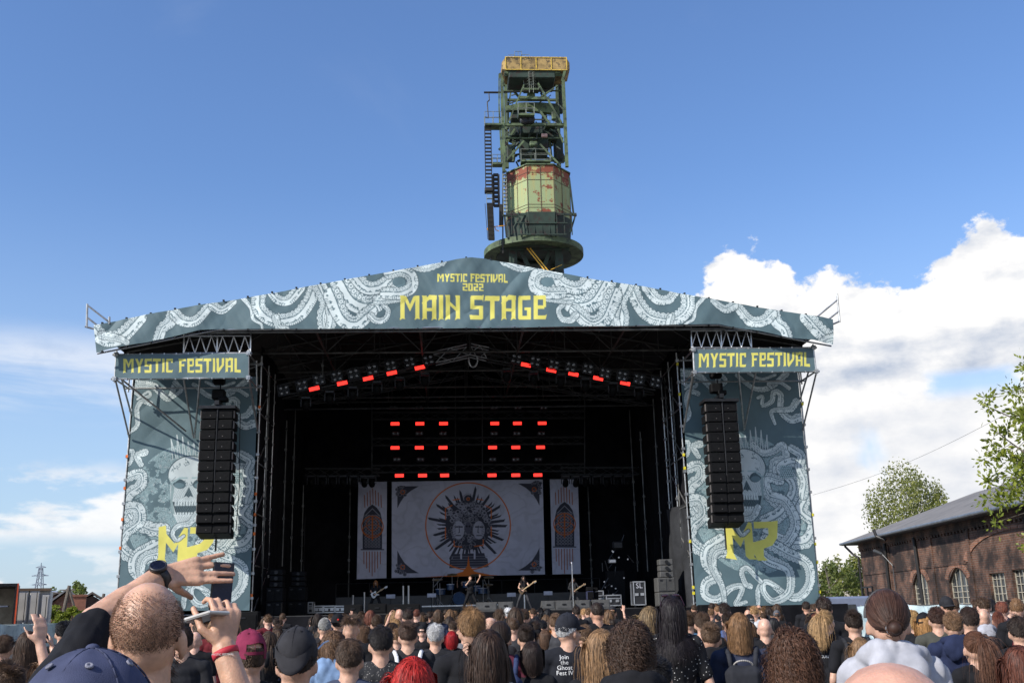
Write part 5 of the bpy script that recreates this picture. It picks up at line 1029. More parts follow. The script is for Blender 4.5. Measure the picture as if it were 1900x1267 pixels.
for s0, s1, z0, z1, ar in wins:
    n = 12; h = (s1-s0)*.28 if ar else .02; pts_ = [(s0+(s1-s0)*k/n, z1-h+h*math.sin(math.pi*k/n)) for k in range(n+1)]
    f = MB(); lw = .07
    for a, b in zip([(s0, z0)]+pts_, pts_+[(s1, z0)]): f.bar(W(*a, -.2), W(*b, -.2), lw, lw)
    f.bar(W(s0, z0, -.2), W(s1, z0, -.2), lw, lw); nc, nr = 4, 5
    for k in range(1, nc): s = s0+(s1-s0)*k/nc; f.bar(W(s, z0, -.2), W(s, float(np.interp(s, [p[0] for p in pts_], [p[1] for p in pts_])), -.2), .035 if k != 2 else .06, .04)
    for k in range(1, nr): z_ = z0+(z1-h-z0)*k/nr*1.05; f.bar(W(s0, z_, -.2), W(s1, z_, -.2), .035, .035)
    fo = PH(f.build('window', MFR)); p_ = MB(); p_.add([W(s0, z0, -.25), W(s1, z0, -.25)]+[W(*q, -.25) for q in pts_[::-1]], [tuple(range(2+len(pts_)))]); po = p_.build('pane', MPN); po.parent = fo; po.matrix_parent_inverse = hall.matrix_parent_inverse if False else Matrix.Identity(4)
    # arch ring of brick
    if ar:
        g = MB(); m0 = 14; cxs = (s0+s1)/2; rr = (s1-s0)/2
        for k in range(m0):
            a0, a1 = math.pi*(.08+.84*k/m0), math.pi*(.08+.84*(k+.92)/m0); q = []
            for a_, r_ in ((a0, rr*1.02), (a1, rr*1.02), (a1, rr*1.38), (a0, rr*1.38)): q.append(W(cxs-r_*math.cos(a_)*1.0, z1-h+(r_*math.sin(a_)-rr*.1)*.62, .03))
            g.prism(q, n_b*-.06)
        PH(uvbox(fixn(g.build('brick_arch', MBR2))))
# big recessed arch with cleaner brick
s0 = s_of(1806)[0]; s1 = LB; zc = s_of(1822, 1010)[1]; g = MB(); cs = s_of(1893)[0]; rad = cs-s_of(1806)[0]; zsp = s_of(1812, 1040)[1]; ztop = s_of(1893, 978)[1]
for k in range(24):
    a0, a1 = math.pi*k/24, math.pi*(k+.94)/24; q = []
    for a_, f_ in ((a0, 1.), (a1, 1.), (a1, 1.13), (a0, 1.13)): q.append(W(cs-rad*f_*math.cos(a_), zsp+(ztop-zsp)*f_*math.sin(a_), .06))
    g.prism(q, n_b*-.09)
PH(uvbox(fixn(g.build('brick_arch', MBR2)))); g = MB(); 
for sp_, wd in ((s_of(1806)[0]-.1, .5), (s_of(1655)[0], .35), (s_of(1735)[0], .4)): g.prism([W(sp_, 0, .08), W(sp_+wd, 0, .08), W(sp_+wd, HE-.5, .08), W(sp_, HE-.5, .08)], n_b*-.1)
g.prism([W(0, HE-.55, .12), W(LB, HE-.55, .12), W(LB, HE-.05, .12), W(0, HE-.05, .12)], n_b*-.14); zb_ = s_of(1700, 1042)[1]; g.prism([W(.5, 3.95, .06), W(s_of(1800)[0], 3.95, .06), W(s_of(1800)[0], 4.15, .06), W(.5, 4.15, .06)], n_b*-.08)
PH(uvbox(fixn(g.build('brick_pilaster', MBR)))); g = MB()
g.prism([W(.1, HE-.62, .05), W(LB-.1, HE-.62, .05), W(LB-.1, HE-.5, .05), W(.1, HE-.5, .05)], n_b*.03)
for k in range(int(LB/.55)): g.prism([W(k*.55, HE-.75, .1), W(k*.55+.28, HE-.75, .1), W(k*.55+.28, HE-.55, .1), W(k*.55, HE-.55, .1)], n_b*-.12)
PH(uvbox(fixn(g.build('brick_frieze', MBR))))
# roof: hipped, felted
ov = 1.15; e0 = W(-ov, HE+.05, ov); e1 = W(LB, HE+.05, ov); r0 = W(7, HE+3.1, -7); r1 = W(LB, HE+3.1, -7); e2 = W(-ov, HE+.05, -15); e3 = W(LB, HE+.05, -15)
MRF = mat('grey roofing felt', (.17, .155, .14), .7, 0, .25, .6, .2, 6.); g = MB(); g.quad(e0, e1, r1, r0); g.quad(e2, e0, r0); g.quad(e3, e2, r0, r1)
PH(g.build('roof', MRF)); g = MB(); g.prism([e0, e1, e1+V(0, 0, -.22), e0+V(0, 0, -.22)], n_b*-.05); g.prism([e0, e2, e2+V(0, 0, -.22), e0+V(0, 0, -.22)], u_*.05); g.quad(e0+V(0, 0, -.2), e1+V(0, 0, -.2), W(LB, HE-.1, 0), W(0, HE-.1, 0)); PH(g.build('eave', mat('dark painted eave', (.035, .04, .045), .5)))
g = MB(); g.tube(e0+n_b*.08+V(0, 0, -.1), e1+n_b*.08+V(0, 0, -.1), .1, n=8); PH(g.build('gutter', mat('zinc gutter', (.22, .24, .26), .45, .6))); g = MB()
g.path([e0+V(.3, 0, -.25), W(-.35, HE-.9, .5), W(.1, HE-1.2, .2), W(.1, 0, .2)], .09, 8); PH(g.build('downpipe', mat('black cast iron pipe', (.02, .018, .017), .5, .3))); g = MB(); s = s_of(1672)[0]; g.path([W(s, HE+.4, 1.5), W(s+.1, HE-.1, 1.4), W(s+.6, HE-.4, .9)], .11, 8); PH(g.build('vent_pipe', mat('black cast iron pipe', (.02, .018, .017), .5, .3))); g = MB(); s = s_of(1712)[0]; g.path([W(s-.2, HE-.5, .15), W(s+.4, 0, .2)], .12, 8); PH(g.build('downpipe', mat('black cast iron pipe', (.02, .018, .017), .5, .3))); g = MB(); s = s_of(1655)[0]; g.path([W(s, HE-.5, .2), W(s, 0, .2)], .12, 8); PH(g.build('downpipe', mat('black cast iron pipe', (.02, .018, .017), .5, .3)))
g = MB(); s = s_of(1665)[0]; g.path([W(s, 2.6, .12), W(s, 4.4, .15), W(s-.8, 5.3, .6)], .04, 6); g.cap(W(s-.8, 5.3, .6), W(s-1.4, 5.55, .9), .10, .14); PH(g.build('wall_lamp', mat('grey lamp housing', (.06, .06, .06), .4, .3)))
g = MB(); s = s_of(1612)[0]
for a, b in (((s, 3.0), (s+2.6, 3.0)), ((s+2.6, 3.0), (s+2.7, 0)), ((s, 3.0), (s, 0)), ((s+1.3, 3), (s+1.3, 0))): g.bar(W(a[0], a[1], .5), W(b[0], b[1], .5), .12, .12)
PH(g.build('pipe_rack', mat('black rack steel', (.015, .015, .017), .5, .3)))
# ================================================================ trees
MLEAFS = {}
def leafmat(nm, c, c2):
    mt = bpy.data.materials.new(nm); mt.use_nodes = True; t = NT(mt.node_tree); ri = t.n('ShaderNodeNewGeometry').outputs['Random Per Island']; col = t.mix(ri, c, c2)
    d = t.n('ShaderNodeBsdfPrincipled', {'Base Color': col, 'Roughness': .5, 'Specular IOR Level': .35}); tr = t.n('ShaderNodeBsdfTranslucent', {0: t.mix(.5, col, (.35, .45, .05))}); mx = t.n('ShaderNodeMixShader', {0: .35, 1: d.outputs[0], 2: tr.outputs[0]}); t.n('ShaderNodeOutputMaterial', {0: mx.outputs[0]}); return mt
LF1 = leafmat('fresh leaf', (.13, .17, .02), (.24, .26, .035)); LF2 = leafmat('birch leaf', (.13, .15, .035), (.24, .24, .07)); LF3 = leafmat('far leaf', (.09, .12, .035), (.16, .18, .06)); BK = mat('grey tree bark', (.12, .10, .08), .9, 0, .4, 5.); BKW = mat('white birch bark', (.5, .48, .43), .8, 0, .5, 5., col2=(.08, .07, .06))
def leaves(P, size, seed, nm, mt, parent, jit=.5, droop=0., big=1.):
    r = np.random.default_rng(seed); P = np.asarray(P); n = len(P); a = r.normal(size=(n, 3)); a[:, 2] -= droop*1.5; a /= np.linalg.norm(a, axis=1)[:, None]; b = np.cross(a, r.normal(size=(n, 3))); b /= np.linalg.norm(b, axis=1)[:, None]; s = size*r.uniform(.6, 1.3, (n, 1))
    v = np.stack([P-a*s, P+b*s*.5, P+a*s, P-b*s*.5], 1).reshape(-1, 3); me = bpy.data.meshes.new(nm); me.from_pydata(v.tolist(), [], np.arange(4*n).reshape(-1, 4).tolist()); me.materials.append(mt); o = bpy.data.objects.new(nm, me); COL.objects.link(o); o.parent = parent; return o
def tree(name, base, h, rad, lab, cat, grp=None, seed=1, leaf=.12, n=6000, lm=LF3, bk=BK, ctr=.62, wide=1., droop=0., trunk=.2, clumps=26, vert=1.):
    r = random.Random(seed); rn = np.random.default_rng(seed); o = tag(empty(name, base), lab, cat, grp); mb = MB(); top_ = V(r.uniform(-.4, .4), r.uniform(-.3, .3), h*.9); mid_ = V(r.uniform(-.3, .3), 0, h*.35); mb.tube((0, 0, 0), mid_, trunk, trunk*.7, 8); mb.tube(mid_, top_, trunk*.7, .03, 7); pts_ = []
    for k in range(clumps):
        th = r.uniform(0, 6.283); ph = math.asin(r.uniform(-.75, 1)); rr = rad*r.uniform(.45, 1)**.6; c = V(math.cos(th)*math.cos(ph)*rr*wide, math.sin(th)*math.cos(ph)*rr*wide, h*ctr+math.sin(ph)*rr*(h*(1-ctr)/rad)*vert*.9)
        t = min(.95, max(.25, (c.z/h)-.2)); st = mid_.lerp(top_, max(0, (t-.35)/.6)) if t > .35 else mid_*(t/.35); m_ = st.lerp(c, .55)+V(0, 0, .25); mb.tube(st, m_, trunk*.28, trunk*.16, 5); mb.tube(m_, c, trunk*.16, .012, 5)
        cr_ = rad*r.uniform(.20, .38)
        q = rn.normal(size=(n//clumps, 3)); q /= np.linalg.norm(q, axis=1)[:, None]; q *= cr_*rn.uniform(.1, 1., (len(q), 1))**.5; q[:, 2] *= .8 if not droop else 1.7; q[:, 2] -= droop*np.abs(rn.normal(size=len(q)))*.6
        pts_.append(q+np.array(c))
    mb.build('trunk', bk, o); leaves(np.concatenate(pts_), leaf, seed, 'crown', lm, o, droop=droop); return o
def gp(px, Y): p = at(px, 1130, Y); return (p[0], Y, 0)
p = at(1704, 872, 112); tree('birch_tree', gp(1706, 112), p[2], 4.1, 'loose birch with white stems rising behind the grey-roofed brick hall', 'tree', None, 5, .16, 10500, LF2, BKW, .70, 1., .6, .22, 60)
for i, (px_, Y, py, rad, lab) in enumerate([(1588, 96, 1018, 2.2, 'taller rounded tree between the stage and the brick hall'), (1545, 90, 1040, 2.2, 'bushy tree right beside the right stage tower'), (1522, 110, 1062, 2., 'low tree half hidden by the right stage tower'), (1612, 120, 1045, 2.4, 'pale tree touching the corner of the brick hall'), (1568, 118, 1072, 2.5, 'low green tree above the parked coach')]):
    p = at(px_, py, Y); tree('tree', gp(px_, Y), p[2], rad, lab, 'tree', 'far trees right of the stage', 20+i, .17, 2600, LF3 if i % 2 else LF2, BK, .6, 1., .1, .18, 18)
for i, (px_, Y, py, rad, lab) in enumerate([(143, 110, 1083, 1.7, 'round tree behind the little brick house on the left'), (90, 130, 1087, 1.8, 'small tree above the grey trailer doors')]):
    p = at(px_, py, Y); tree('tree', gp(px_, Y), p[2], rad, lab, 'tree', 'far trees left of the stage', 40+i, .17, 2000, LF3, BK, .68, 1., .1, .15, 16)
for i, (px_, Y, py, rad, lab) in enumerate([(108, 62, 1122, 1., 'green bush before the little brick house, left one'), (142, 62, 1124, .9, 'green bush before the little brick house, right one')]):
    p = at(px_, py, Y); tree('bush', gp(px_, Y), p[2], rad, lab, 'bush', 'bushes on the left', 50+i, .09, 3200, LF1, BK, .5, 1.3, .0, .06, 20)
# near tree on the right edge, its branches drawn as limbs
nt_ = tag(empty('maple_tree', gp(1990, 24)), 'leafy bright green maple branches reaching in from the right edge', 'tree'); r = random.Random(8); rn = np.random.default_rng(8); mb = MB(); tb = Vector(gp(1990, 24)); L0 = lambda x, y, d=0: Vector(at(x+(22 if x < 1960 else 0), y+5, 24+d))-tb; fork = L0(1985, 900); mb.tube((0, 0, 0), fork, .22, .15, 9); mb.tube(fork, L0(1975, 640), .15, .06, 8); pts_ = []
limbs = [((1975, 800), (1930, 745), (1870, 720), 7, .35), ((1978, 740), (1940, 700), (1885, 690), 7, .4), ((1970, 800), (1900, 790), (1816, 752), 8, .2), ((1975, 850), (1900, 850), (1818, 790), 9, .22), ((1980, 880), (1905, 860), (1850, 840), 8, .32), ((1980, 905), (1900, 885), (1830, 878), 7, .22), ((1985, 1000), (1930, 965), (1880, 945), 6, .26), ((1985, 1040), (1930, 1000), (1885, 985), 6, .24), ((1970, 760), (1925, 735), (1895, 700), 6, .4), ((1985, 830), (1930, 820), (1880, 800), 8, .4), ((1990, 860), (1940, 850), (1890, 870), 6, .4), ((1975, 740), (1960, 700), (1950, 670), 6, .4), ((1980, 780), (1925, 775), (1860, 765), 7, .2)]
for a, m_, b, nn, sp_ in limbs:
    A_, M_, B_ = L0(*a), L0(*m_, r.uniform(-1, 1)), L0(*b, r.uniform(-1.5, 1.5)); mb.tube(A_, M_, .05, .03, 6); mb.tube(M_, B_, .03, .008, 5)
    for k in range(int(nn*1.7)):
        t = r.uniform(.1, 1.); c = A_.lerp(M_, t*2) if t < .5 else M_.lerp(B_, t*2-1); c = c+V(r.gauss(0, sp_), r.gauss(0, sp_*1.5), r.gauss(0, sp_)); s_ = A_.lerp(M_, t*2) if t < .5 else M_.lerp(B_, t*2-1); mb.tube(s_, c, .009, .004, 4); q = rn.normal(size=(46, 3))*.12; pts_.append(q+np.array(c))
mb.build('trunk', BK, nt_); leaves(np.concatenate(pts_), .066, 8, 'crown', LF1, nt_)
# ================================================================ things left and right of the stage
MSCR = mat('pale blue cloud-print scrim', (.50, .62, .66), .7, 0, .25, 1.2, col2=(.30, .42, .50))
def fence(name, a, b, z0, z1, lab, m_=MSCR, sp=2.5):
    a = V(*a); b = V(*b); L = (b-a).length; o = tag(empty(name, a), lab, 'fence'); n = int(L*4); vs = []; d = (b-a)/L; nr = V(-d.y, d.x, 0)
    for j in range(5):
        for i in range(n+1): vs.append(d*(i/n*L)+nr*.05*math.sin(i*.9+j)+V(0, 0, z0+(z1-z0)*j/4+(.02*math.sin(i*.8) if j == 4 else 0)))
    MB().add(vs, [(j*(n+1)+i, j*(n+1)+i+1, (j+1)*(n+1)+i+1, (j+1)*(n+1)+i) for j in range(4) for i in range(n)]).build('scrim', m_, o, True)
    for k in range(int(L/sp)+1): MB().tube(d*k*sp+nr*.12, d*k*sp+nr*.12+V(0, 0, z1+.05), .025, n=6).build('post', MSTEEL, o)
    mb = MB(); mb.tube(nr*.1+V(0, 0, z1), d*L+nr*.1+V(0, 0, z1), .02); mb.build('top_rail', MSTEEL, o); return o
pa = at(-60, 1159, 24); pb = at(118, 1157, 33); fence('crowd_fence', (pa[0], 24, 0), (pb[0], 33, 0), .05, zat(40, 1158, 28), 'crowd fence hung with pale blue scrim on the left')
pa = at(1592, 1124, 35.5); pb = at(1960, 1119, 27); fence('crowd_fence', (pa[0], 35.5, 0), (pb[0], 27, 0), .05, zat(1750, 1122, 31), 'crowd fence hung with pale blue scrim before the brick hall'); 
# truck box with open side
def g_(px, Y, z=0): return V(at(px, 1130, Y)[0], Y, z)
ht = lambda px, py, Y: at(px, py, Y)[2]
o = tag(empty('truck_trailer', g_(5, 50)), 'open-sided truck body with orange edge at the left frame edge', 'truck'); x1 = g_(26, 50).x-g_(5, 50).x; x0 = x1-3.2; h = ht(10, 1083, 50); b_ = 1.2
MB().box(((x0+x1)/2, 1.2, h-.06), (x1-x0, 4, .12)).build('roof', MDK, o); MB().box(((x0+x1)/2, 3.2, (h+b_)/2), (x1-x0, .1, h-b_)).build('back_wall', mat('beige trailer lining', (.42, .36, .28), .7), o); MB().box((x1, 1.2, (h+b_)/2), (.09, 4., h-b_)).build('side_wall', MDK, o); MB().box((x1+.07, -.82, (h+b_)/2), (.06, .08, h-b_)).build('edge_strip', mat('orange-red strip', (.7, .09, .02), .5), o); MB().box(((x0+x1)/2, 1.2, b_), (x1-x0, 4, .16)).build('floor', MDK, o); MB().box(((x0+x1)/2-.1, .6, h*.72), (x1-x0-.4, 1.4, .06)).build('shelf', MWHT, o); MB().cbox(((x0+x1)/2, -.4, h-.35), (1.2, .3, .22), .03).build('lamp_box', MWHT, o)
for sx in (.25, .75): MB().lathe([(.48, -.14), (.5, 0), (.48, .14)], (x0+(x1-x0)*sx, 0, .5), 18, Matrix.Rotation(math.pi/2, 3, 'Y')).build('wheel', MDK, o)
MGT = mat('grey trailer doors', (.55, .52, .48), .6, 0, .2, 1.); o = tag(empty('box_trailer', g_(58, 54)), 'grey box trailer seen from its closed rear doors on the left', 'truck'); xa_, xb_, xm = g_(31, 54).x-g_(58, 54).x, g_(89, 54).x-g_(58, 54).x, g_(73, 54).x-g_(58, 54).x; h = ht(60, 1094, 54)
MB().box(((xa_+xb_)/2, 3, (h+.9)/2), (xb_-xa_, 5.9, h-.9)).build('body', MGT, o)
for a, b, dz in ((xa_, g_(52, 54).x-g_(58, 54).x, 0), (g_(53, 54).x-g_(58, 54).x, xm-.03, 0), (xm+.03, xb_, -.25)): d_ = MB().cbox(((a+b)/2, -.05, (h+dz+.95)/2), (b-a-.04, .1, h+dz-.98), .02).build('door', MGT, o); MB().tube((b-.15, -.14, 1.1), (b-.15, -.14, h+dz-.1), .02).build('lock_bar', MDK, d_)
MB().box(((xa_+xb_)/2, -.03, h+.02), (xb_-xa_+.1, .2, .12)).build('top_rail', mat('brown rail', (.16, .10, .06), .6), o); MB().box(((xa_+xb_)/2, -.03, .8), (xb_-xa_, .2, .2)).build('bumper', MDK, o)
for sx in (xa_+.3, xb_-.3): MB().lathe([(.45, -.15), (.48, 0), (.45, .15)], (sx, 1.2, .48), 18, Matrix.Rotation(math.pi/2, 3, 'Y')).build('wheel', MDK, o)
def house(nm, px0, px1, yt, Y, dep, rise, lab, mt, rm):
    a = g_(px0, Y); w_ = g_(px1, Y).x-a.x; h = ht(px0, yt, Y); o = tag(empty(nm, a), lab, 'building'); b = MB(); b.add([(0, 0, 0), (w_, 0, 0), (w_, dep, 0), (0, dep, 0), (0, 0, h), (w_, 0, h), (w_, dep, h), (0, dep, h), (w_/2, 0, h+rise), (w_/2, dep, h+rise)], [(0, 1, 5, 8, 4), (1, 2, 6, 5), (2, 3, 7, 9, 6), (3, 0, 4, 7)]); wl = b.build('wall', mt, o); me = wl.data; uvl = me.uv_layers.new(name='UVMap')
    for l in me.loops: v = me.vertices[l.vertex_index].co; uvl.data[l.index].uv = (v.x+v.y, v.z)
    r_ = MB(); r_.prism([(-.3, -.3, h-.1), (w_/2, -.3, h+rise+.12), (w_+.3, -.3, h-.1), (w_+.3, -.3, h+.04), (w_/2, -.3, h+rise+.28), (-.3, -.3, h+.04)], (0, dep+.6, 0)); fixn(r_.build('roof', rm, o))
    for k in (.25, .7): wd = MB().box((w_*k, -.03, h*.5), (w_*.14, .06, h*.3)).build('window', MWHT, o); MB().box((w_*k, -.07, h*.5), (w_*.11, .02, h*.25)).build('pane', MPN, wd)
    return o
house('brick_house', 95, 146, 1119, 80, 8, .8, 'little orange brick house with low gable on the left', MBR2, mat('grey tile roof', (.2, .2, .2), .7)); o = house('brick_shed', 146, 190, 1117, 84, 6, .5, 'dark brown shed joined to the right of the little brick house', mat('brown weathered wall', (.10, .06, .045), .8), mat('brown tar roof', (.14, .11, .09), .8)); house('brick_shed', 86, 122, 1108, 95, 8, .2, 'long dark brick shed behind the little brick house', mat('dark plum brick', (.13, .06, .05), .8), mat('brown tar roof', (.14, .11, .09), .8))
ch = tag(empty('chimney_stack', g_(146, 79)), 'square orange brick chimney beside the little brick house gable', 'chimney'); hh = ht(146, 1106, 79); MB().box((0, 0, hh/2), (.9, .9, hh)).build('shaft', mat('chimney brick', (.25, .10, .06), .8), ch); MB().box((0, 0, hh+.05), (1.05, 1.05, .14)).build('cap', mat('chimney brick', (.25, .10, .06), .8), ch)
# pylon and poles
py_ = tag(empty('transmission_pylon', g_(69, 480)), 'tall thin grey lattice power pylon far off on the left', 'pylon'); H_ = ht(70, 1044, 480); mb = MB(); MPY = mat('far grey lattice', (.22, .25, .3), .7)
for sx in (-1, 1):
    for sy in (-1, 1): mb.tube((sx*2.6, sy*2.6, 0), (sx*.6, sy*.6, H_*.92), .22, n=4)
for k in range(9):
    t0, t1 = k/9, (k+1)/9; w0, w1 = 2.6-2*t0, 2.6-2*t1
    for sx in (-1, 1): mb.tube((sx*w0, -w0, H_*.92*t0), (-sx*w1, -w1, H_*.92*t1), .14, n=4)
mb.tube((0, 0, H_*.9), (0, 0, H_), .2, n=4); mb.build('tower', MPY, py_); mb = MB()
for f_, w_ in ((.66, 3.2), (.8, 3.6), (.93, 2.2)): mb.tube((-w_, 0, H_*f_), (w_, 0, H_*f_), .16, n=4); mb.tube((-w_, 0, H_*f_), (0, 0, H_*f_+.8), .1, n=4); mb.tube((w_, 0, H_*f_), (0, 0, H_*f_+.8), .15, n=4)
mb.build('cross_arm', MPY, py_)
for i, (px_, yt, Y, lab) in enumerate(((117, 1086, 75, 'leaning wooden pole with braced top near the little brick house'), (184, 1101, 90, 'short wooden wire pole behind the dark brown shed'))):
    o = tag(empty('utility_pole', g_(px_, Y)), lab, 'pole'); h = ht(px_, yt, Y); mb = MB(); mb.tube((-.3, 0, 0), (.3, 0, h), .12, n=7); mb.tube((.9, 0, h*.55), (.25, 0, h*.98), .08, n=6); mb.build('shaft', BK, o); MB().box((.2, 0, h*.93), (1.0, .08, .08)).build('cross_bar', BK, o)
    if i == 0: MB().cap((-.5, 0, h*.9), (-1.5, 0, h*.92), .07, .1).build('lamp_head', MALU, o)
for o_ in list(COL.objects):
    if o_.parent is None and o_.name.split('.')[0] in ('truck_trailer', 'box_trailer', 'brick_house', 'brick_shed', 'chimney_stack') : o_.rotation_euler[2] = -math.atan2(o_.location.x-CAM[0], o_.location.y)*.9
# coach behind the stage
o = tag(empty('parked_coach', g_(1575, 62)), 'blue-grey coach with dark windows parked between stage and brick hall', 'bus'); x0, x1 = g_(1524, 62).x-g_(1575, 62).x, g_(1622, 62).x-g_(1575, 62).x; h = ht(1570, 1106, 62); mbl = mat('blue-grey coach paint', (.16, .19, .27), .3, 0, .1, coat=.5)
MB().cbox(((x0+x1)/2, 1.25, (h+.45)/2), (x1-x0, 2.5, h-.45), .12).build('body', mbl, o)
for k in range(3): a = x0+.1+(x1-x0)*(.02+k*.21); wd = MB().cbox((a+.3, -.01, h*.62), ((x1-x0)*.19, .04, h*.34), .02).build('window', MPN, o)
for sx in (.2, .8): wh_ = MB().lathe([(.4, -.12), (.48, -.1), (.48, .1), (.4, .12)], (x0+(x1-x0)*sx, .05, .5), 18, RX).build('wheel', MDK, o); MB().lathe([(0, .13), (.25, .14), (.28, .12)], (x0+(x1-x0)*sx, .05, .5), 14, RX).build('rim', MALU, wh_)
MB().box(((x0+x1)/2, -.02, h*.36), ((x1-x0)*.96, .03, .05)).build('trim_strip', MALU, o)
o = tag(empty('site_hut', g_(1571, 105)), 'small beige flat-roofed hut beneath the far trees', 'hut'); h = ht(1571, 1092, 105); MB().box((0, 1.5, h/2), (3., 3, h)).build('wall', mat('beige render', (.5, .45, .38), .8), o); MB().box((0, 1.5, h+.1), (3.3, 3.4, .2)).build('roof', mat('brown tar roof', (.14, .11, .09), .8), o); d_ = MB().box((.5, -.04, h*.35), (.8, .08, h*.7)).build('door', MDK, o)
# wire across the sky
mb = MB(); a = V(*at(1508, 918, 45)); b = V(*at(1990, 700, 26)); N_ = 30; P2 = [a.lerp(b, i/N_)-V(0, 0, .35*math.sin(math.pi*i/N_)) for i in range(N_+1)]; mb.path(P2, .005, 4); tag(mb.build('overhead_wire', MDK), 'thin wire slanting up across the clouds right of the stage', 'wire')
# ================================================================ people
def objmat(name, rough, bump=0., bs=300., pat=None, sss=0., sheen=0., spec=.3, isl=0., var=.12, vs=6.):
    mt = bpy.data.materials.new(name); mt.use_nodes = True; t = NT(mt.node_tree); c = t.n('ShaderNodeObjectInfo').outputs['Color']; tc = t.n('ShaderNodeTexCoord').outputs['Object']
    f = t.ss(t.noise(tc, vs, 4, .6), .3, .7, 1-var, 1+var); c = t.n('ShaderNodeVectorMath', {0: c, 3: f}, operation='SCALE').outputs[0]
    if isl: r = t.n('ShaderNodeNewGeometry').outputs['Random Per Island']; c = t.n('ShaderNodeVectorMath', {0: c, 3: t.m('ADD', 1-isl, t.m('MULTIPLY', r, isl*2.3))}, operation='SCALE').outputs[0]
    if pat: v = t.n('ShaderNodeTexVoronoi', {'Vector': tc, 'Scale': pat[0]}).outputs[0]; c = t.mix(t.ss(v, pat[1]+.03, pat[1]), c, pat[2])
    i = {'Base Color': c, 'Roughness': rough, 'Specular IOR Level': spec}
    if bump: i['Normal'] = t.n('ShaderNodeBump', {'Height': t.noise(tc, bs, 3, .6), 'Strength': bump, 'Distance': .003}).outputs[0]
    if sss: i['Subsurface Weight'] = sss; i['Subsurface Radius'] = (1, .3, .15); i['Subsurface Scale'] = .012
    if sheen: i['Sheen Weight'] = sheen
    t.n('ShaderNodeOutputMaterial', {0: t.n('ShaderNodeBsdfPrincipled', i).outputs[0]}); return mt
MSK = objmat('skin', .42, .4, 190., sss=.12, var=.17, vs=24., spec=.4); MCL = objmat('jersey cloth', .9, .3, 500., var=.16, vs=9., spec=.15); MDOT = objmat('speckled cloth', .85, .2, 400., pat=(46., .16, (.55, .53, .5))); MDOT2 = objmat('small patterned cloth', .8, .2, 400., pat=(75., .19, (.30, .28, .25)))
MHAIR = objmat('hair', .58, isl=.45, spec=.28, var=.24, vs=30.); MTWILL = objmat('cap twill', .85, .35, 700., var=.18, vs=14., spec=.15); MEYE = mat('dark eye', (.02, .015, .01), .15)
def sculpt(mb, vox, smooth=2, name='body', mt=None, wr=0., wsc=(9, 9, 3.2), sf=.6, ws=0):
    me = mb.mesh('tmp'); o = bpy.data.objects.new('tmp', me); COL.objects.link(o); m_ = o.modifiers.new('r', 'REMESH'); m_.mode = 'VOXEL'; m_.voxel_size = vox; m_.use_smooth_shade = True
    if smooth: s = o.modifiers.new('s', 'SMOOTH'); s.iterations = smooth; s.factor = sf
    bpy.context.view_layer.update(); r = bpy.data.meshes.new_from_object(o.evaluated_get(bpy.context.evaluated_depsgraph_get())); bpy.data.objects.remove(o); bpy.data.meshes.remove(me); r.name = name; r.materials.clear()
    if mt: r.materials.append(mt)
    n = len(r.vertices); co_ = np.empty(n*3, np.float32); r.vertices.foreach_get('co', co_); co_ = co_.reshape(-1, 3)
    if wr:
        nr = np.empty(n*3, np.float32); r.vertices.foreach_get('normal', nr); nr = nr.reshape(-1, 3); q = co_*np.array(wsc)+ws; d = np.abs(vn3(q, 1)-.5)*2+.6*np.abs(vn3(q*2.1+5, 3)-.5)*2+.5*vn3(np.c_[q[:, 0]*.6+q[:, 2]*1.2, q[:, 1]*.8, q[:, 2]*1.5-q[:, 0]], 2)
        co_ = co_+nr*((d-.55)*wr)[:, None]; r.vertices.foreach_set('co', co_.reshape(-1)); r.update()
    r.shade_smooth(); return r
def mobj(name, me, parent, color=None, loc=None):
    o = bpy.data.objects.new(name, me); COL.objects.link(o); o.parent = parent
    if color is not None: o.color = (*color, 1)
    if loc: o.location = loc
    return o
def hand(mb, w_, d, n, side=1, curl=.5, sc=1., spread=.12, curls=None, thumb=.6, r=.0088):
    w_, d, n = Vector(w_), Vector(d).normalized(), Vector(n).normalized(); s = d.cross(n).normalized()*side; n = s.cross(d)*side; n.normalize()
    if n.dot(s.cross(d)) == 0: pass
    off = (.030, .011, -.010, -.029); L = (.078, .088, .082, .064)
    for o_ in off: mb.cap(w_+d*.012*sc+s*o_*.55*sc, w_+d*.088*sc+s*o_*sc, .0145*sc, .0125*sc, 8, 6)
    for i, (o_, l) in enumerate(zip(off, L)):
        c = (curls[i] if curls else curl*(1+.12*i)); p = w_+d*.09*sc+s*o_*sc; dd = (d+s*spread*(1.2-i)*.5).normalized(); a = c*.6
        for k, f_ in enumerate((.46, .31, .23)):
            q = (dd*math.cos(a)+n*math.sin(a)); e = p+q*l*f_*sc; mb.cap(p, e, (r-.0006*k)*sc, (r-.0006*(k+1))*sc, 8, 6); p = e; a += c*(.75 if k == 0 else .5)
    p = w_+d*.022*sc+s*.026*sc; t = (d*.62+s*(.7 if thumb < 2 else .1)+n*thumb*.5).normalized(); e = p+t*.042*sc; mb.cap(p, e, .0145*sc, .0115*sc, 8, 6); t2 = (d*.9+s*(.25 if thumb < 2 else 0)+n*thumb*.6).normalized(); e2 = e+t2*.032*sc; mb.cap(e, e2, .0112*sc, .0098*sc, 8, 6); mb.cap(e2, e2+(t2+n*.1)*.024*sc, .0098*sc, .008*sc, 8, 6)
HC = np.array([0, -.012, 1.665]); HR = np.array([.078, .098, .1])
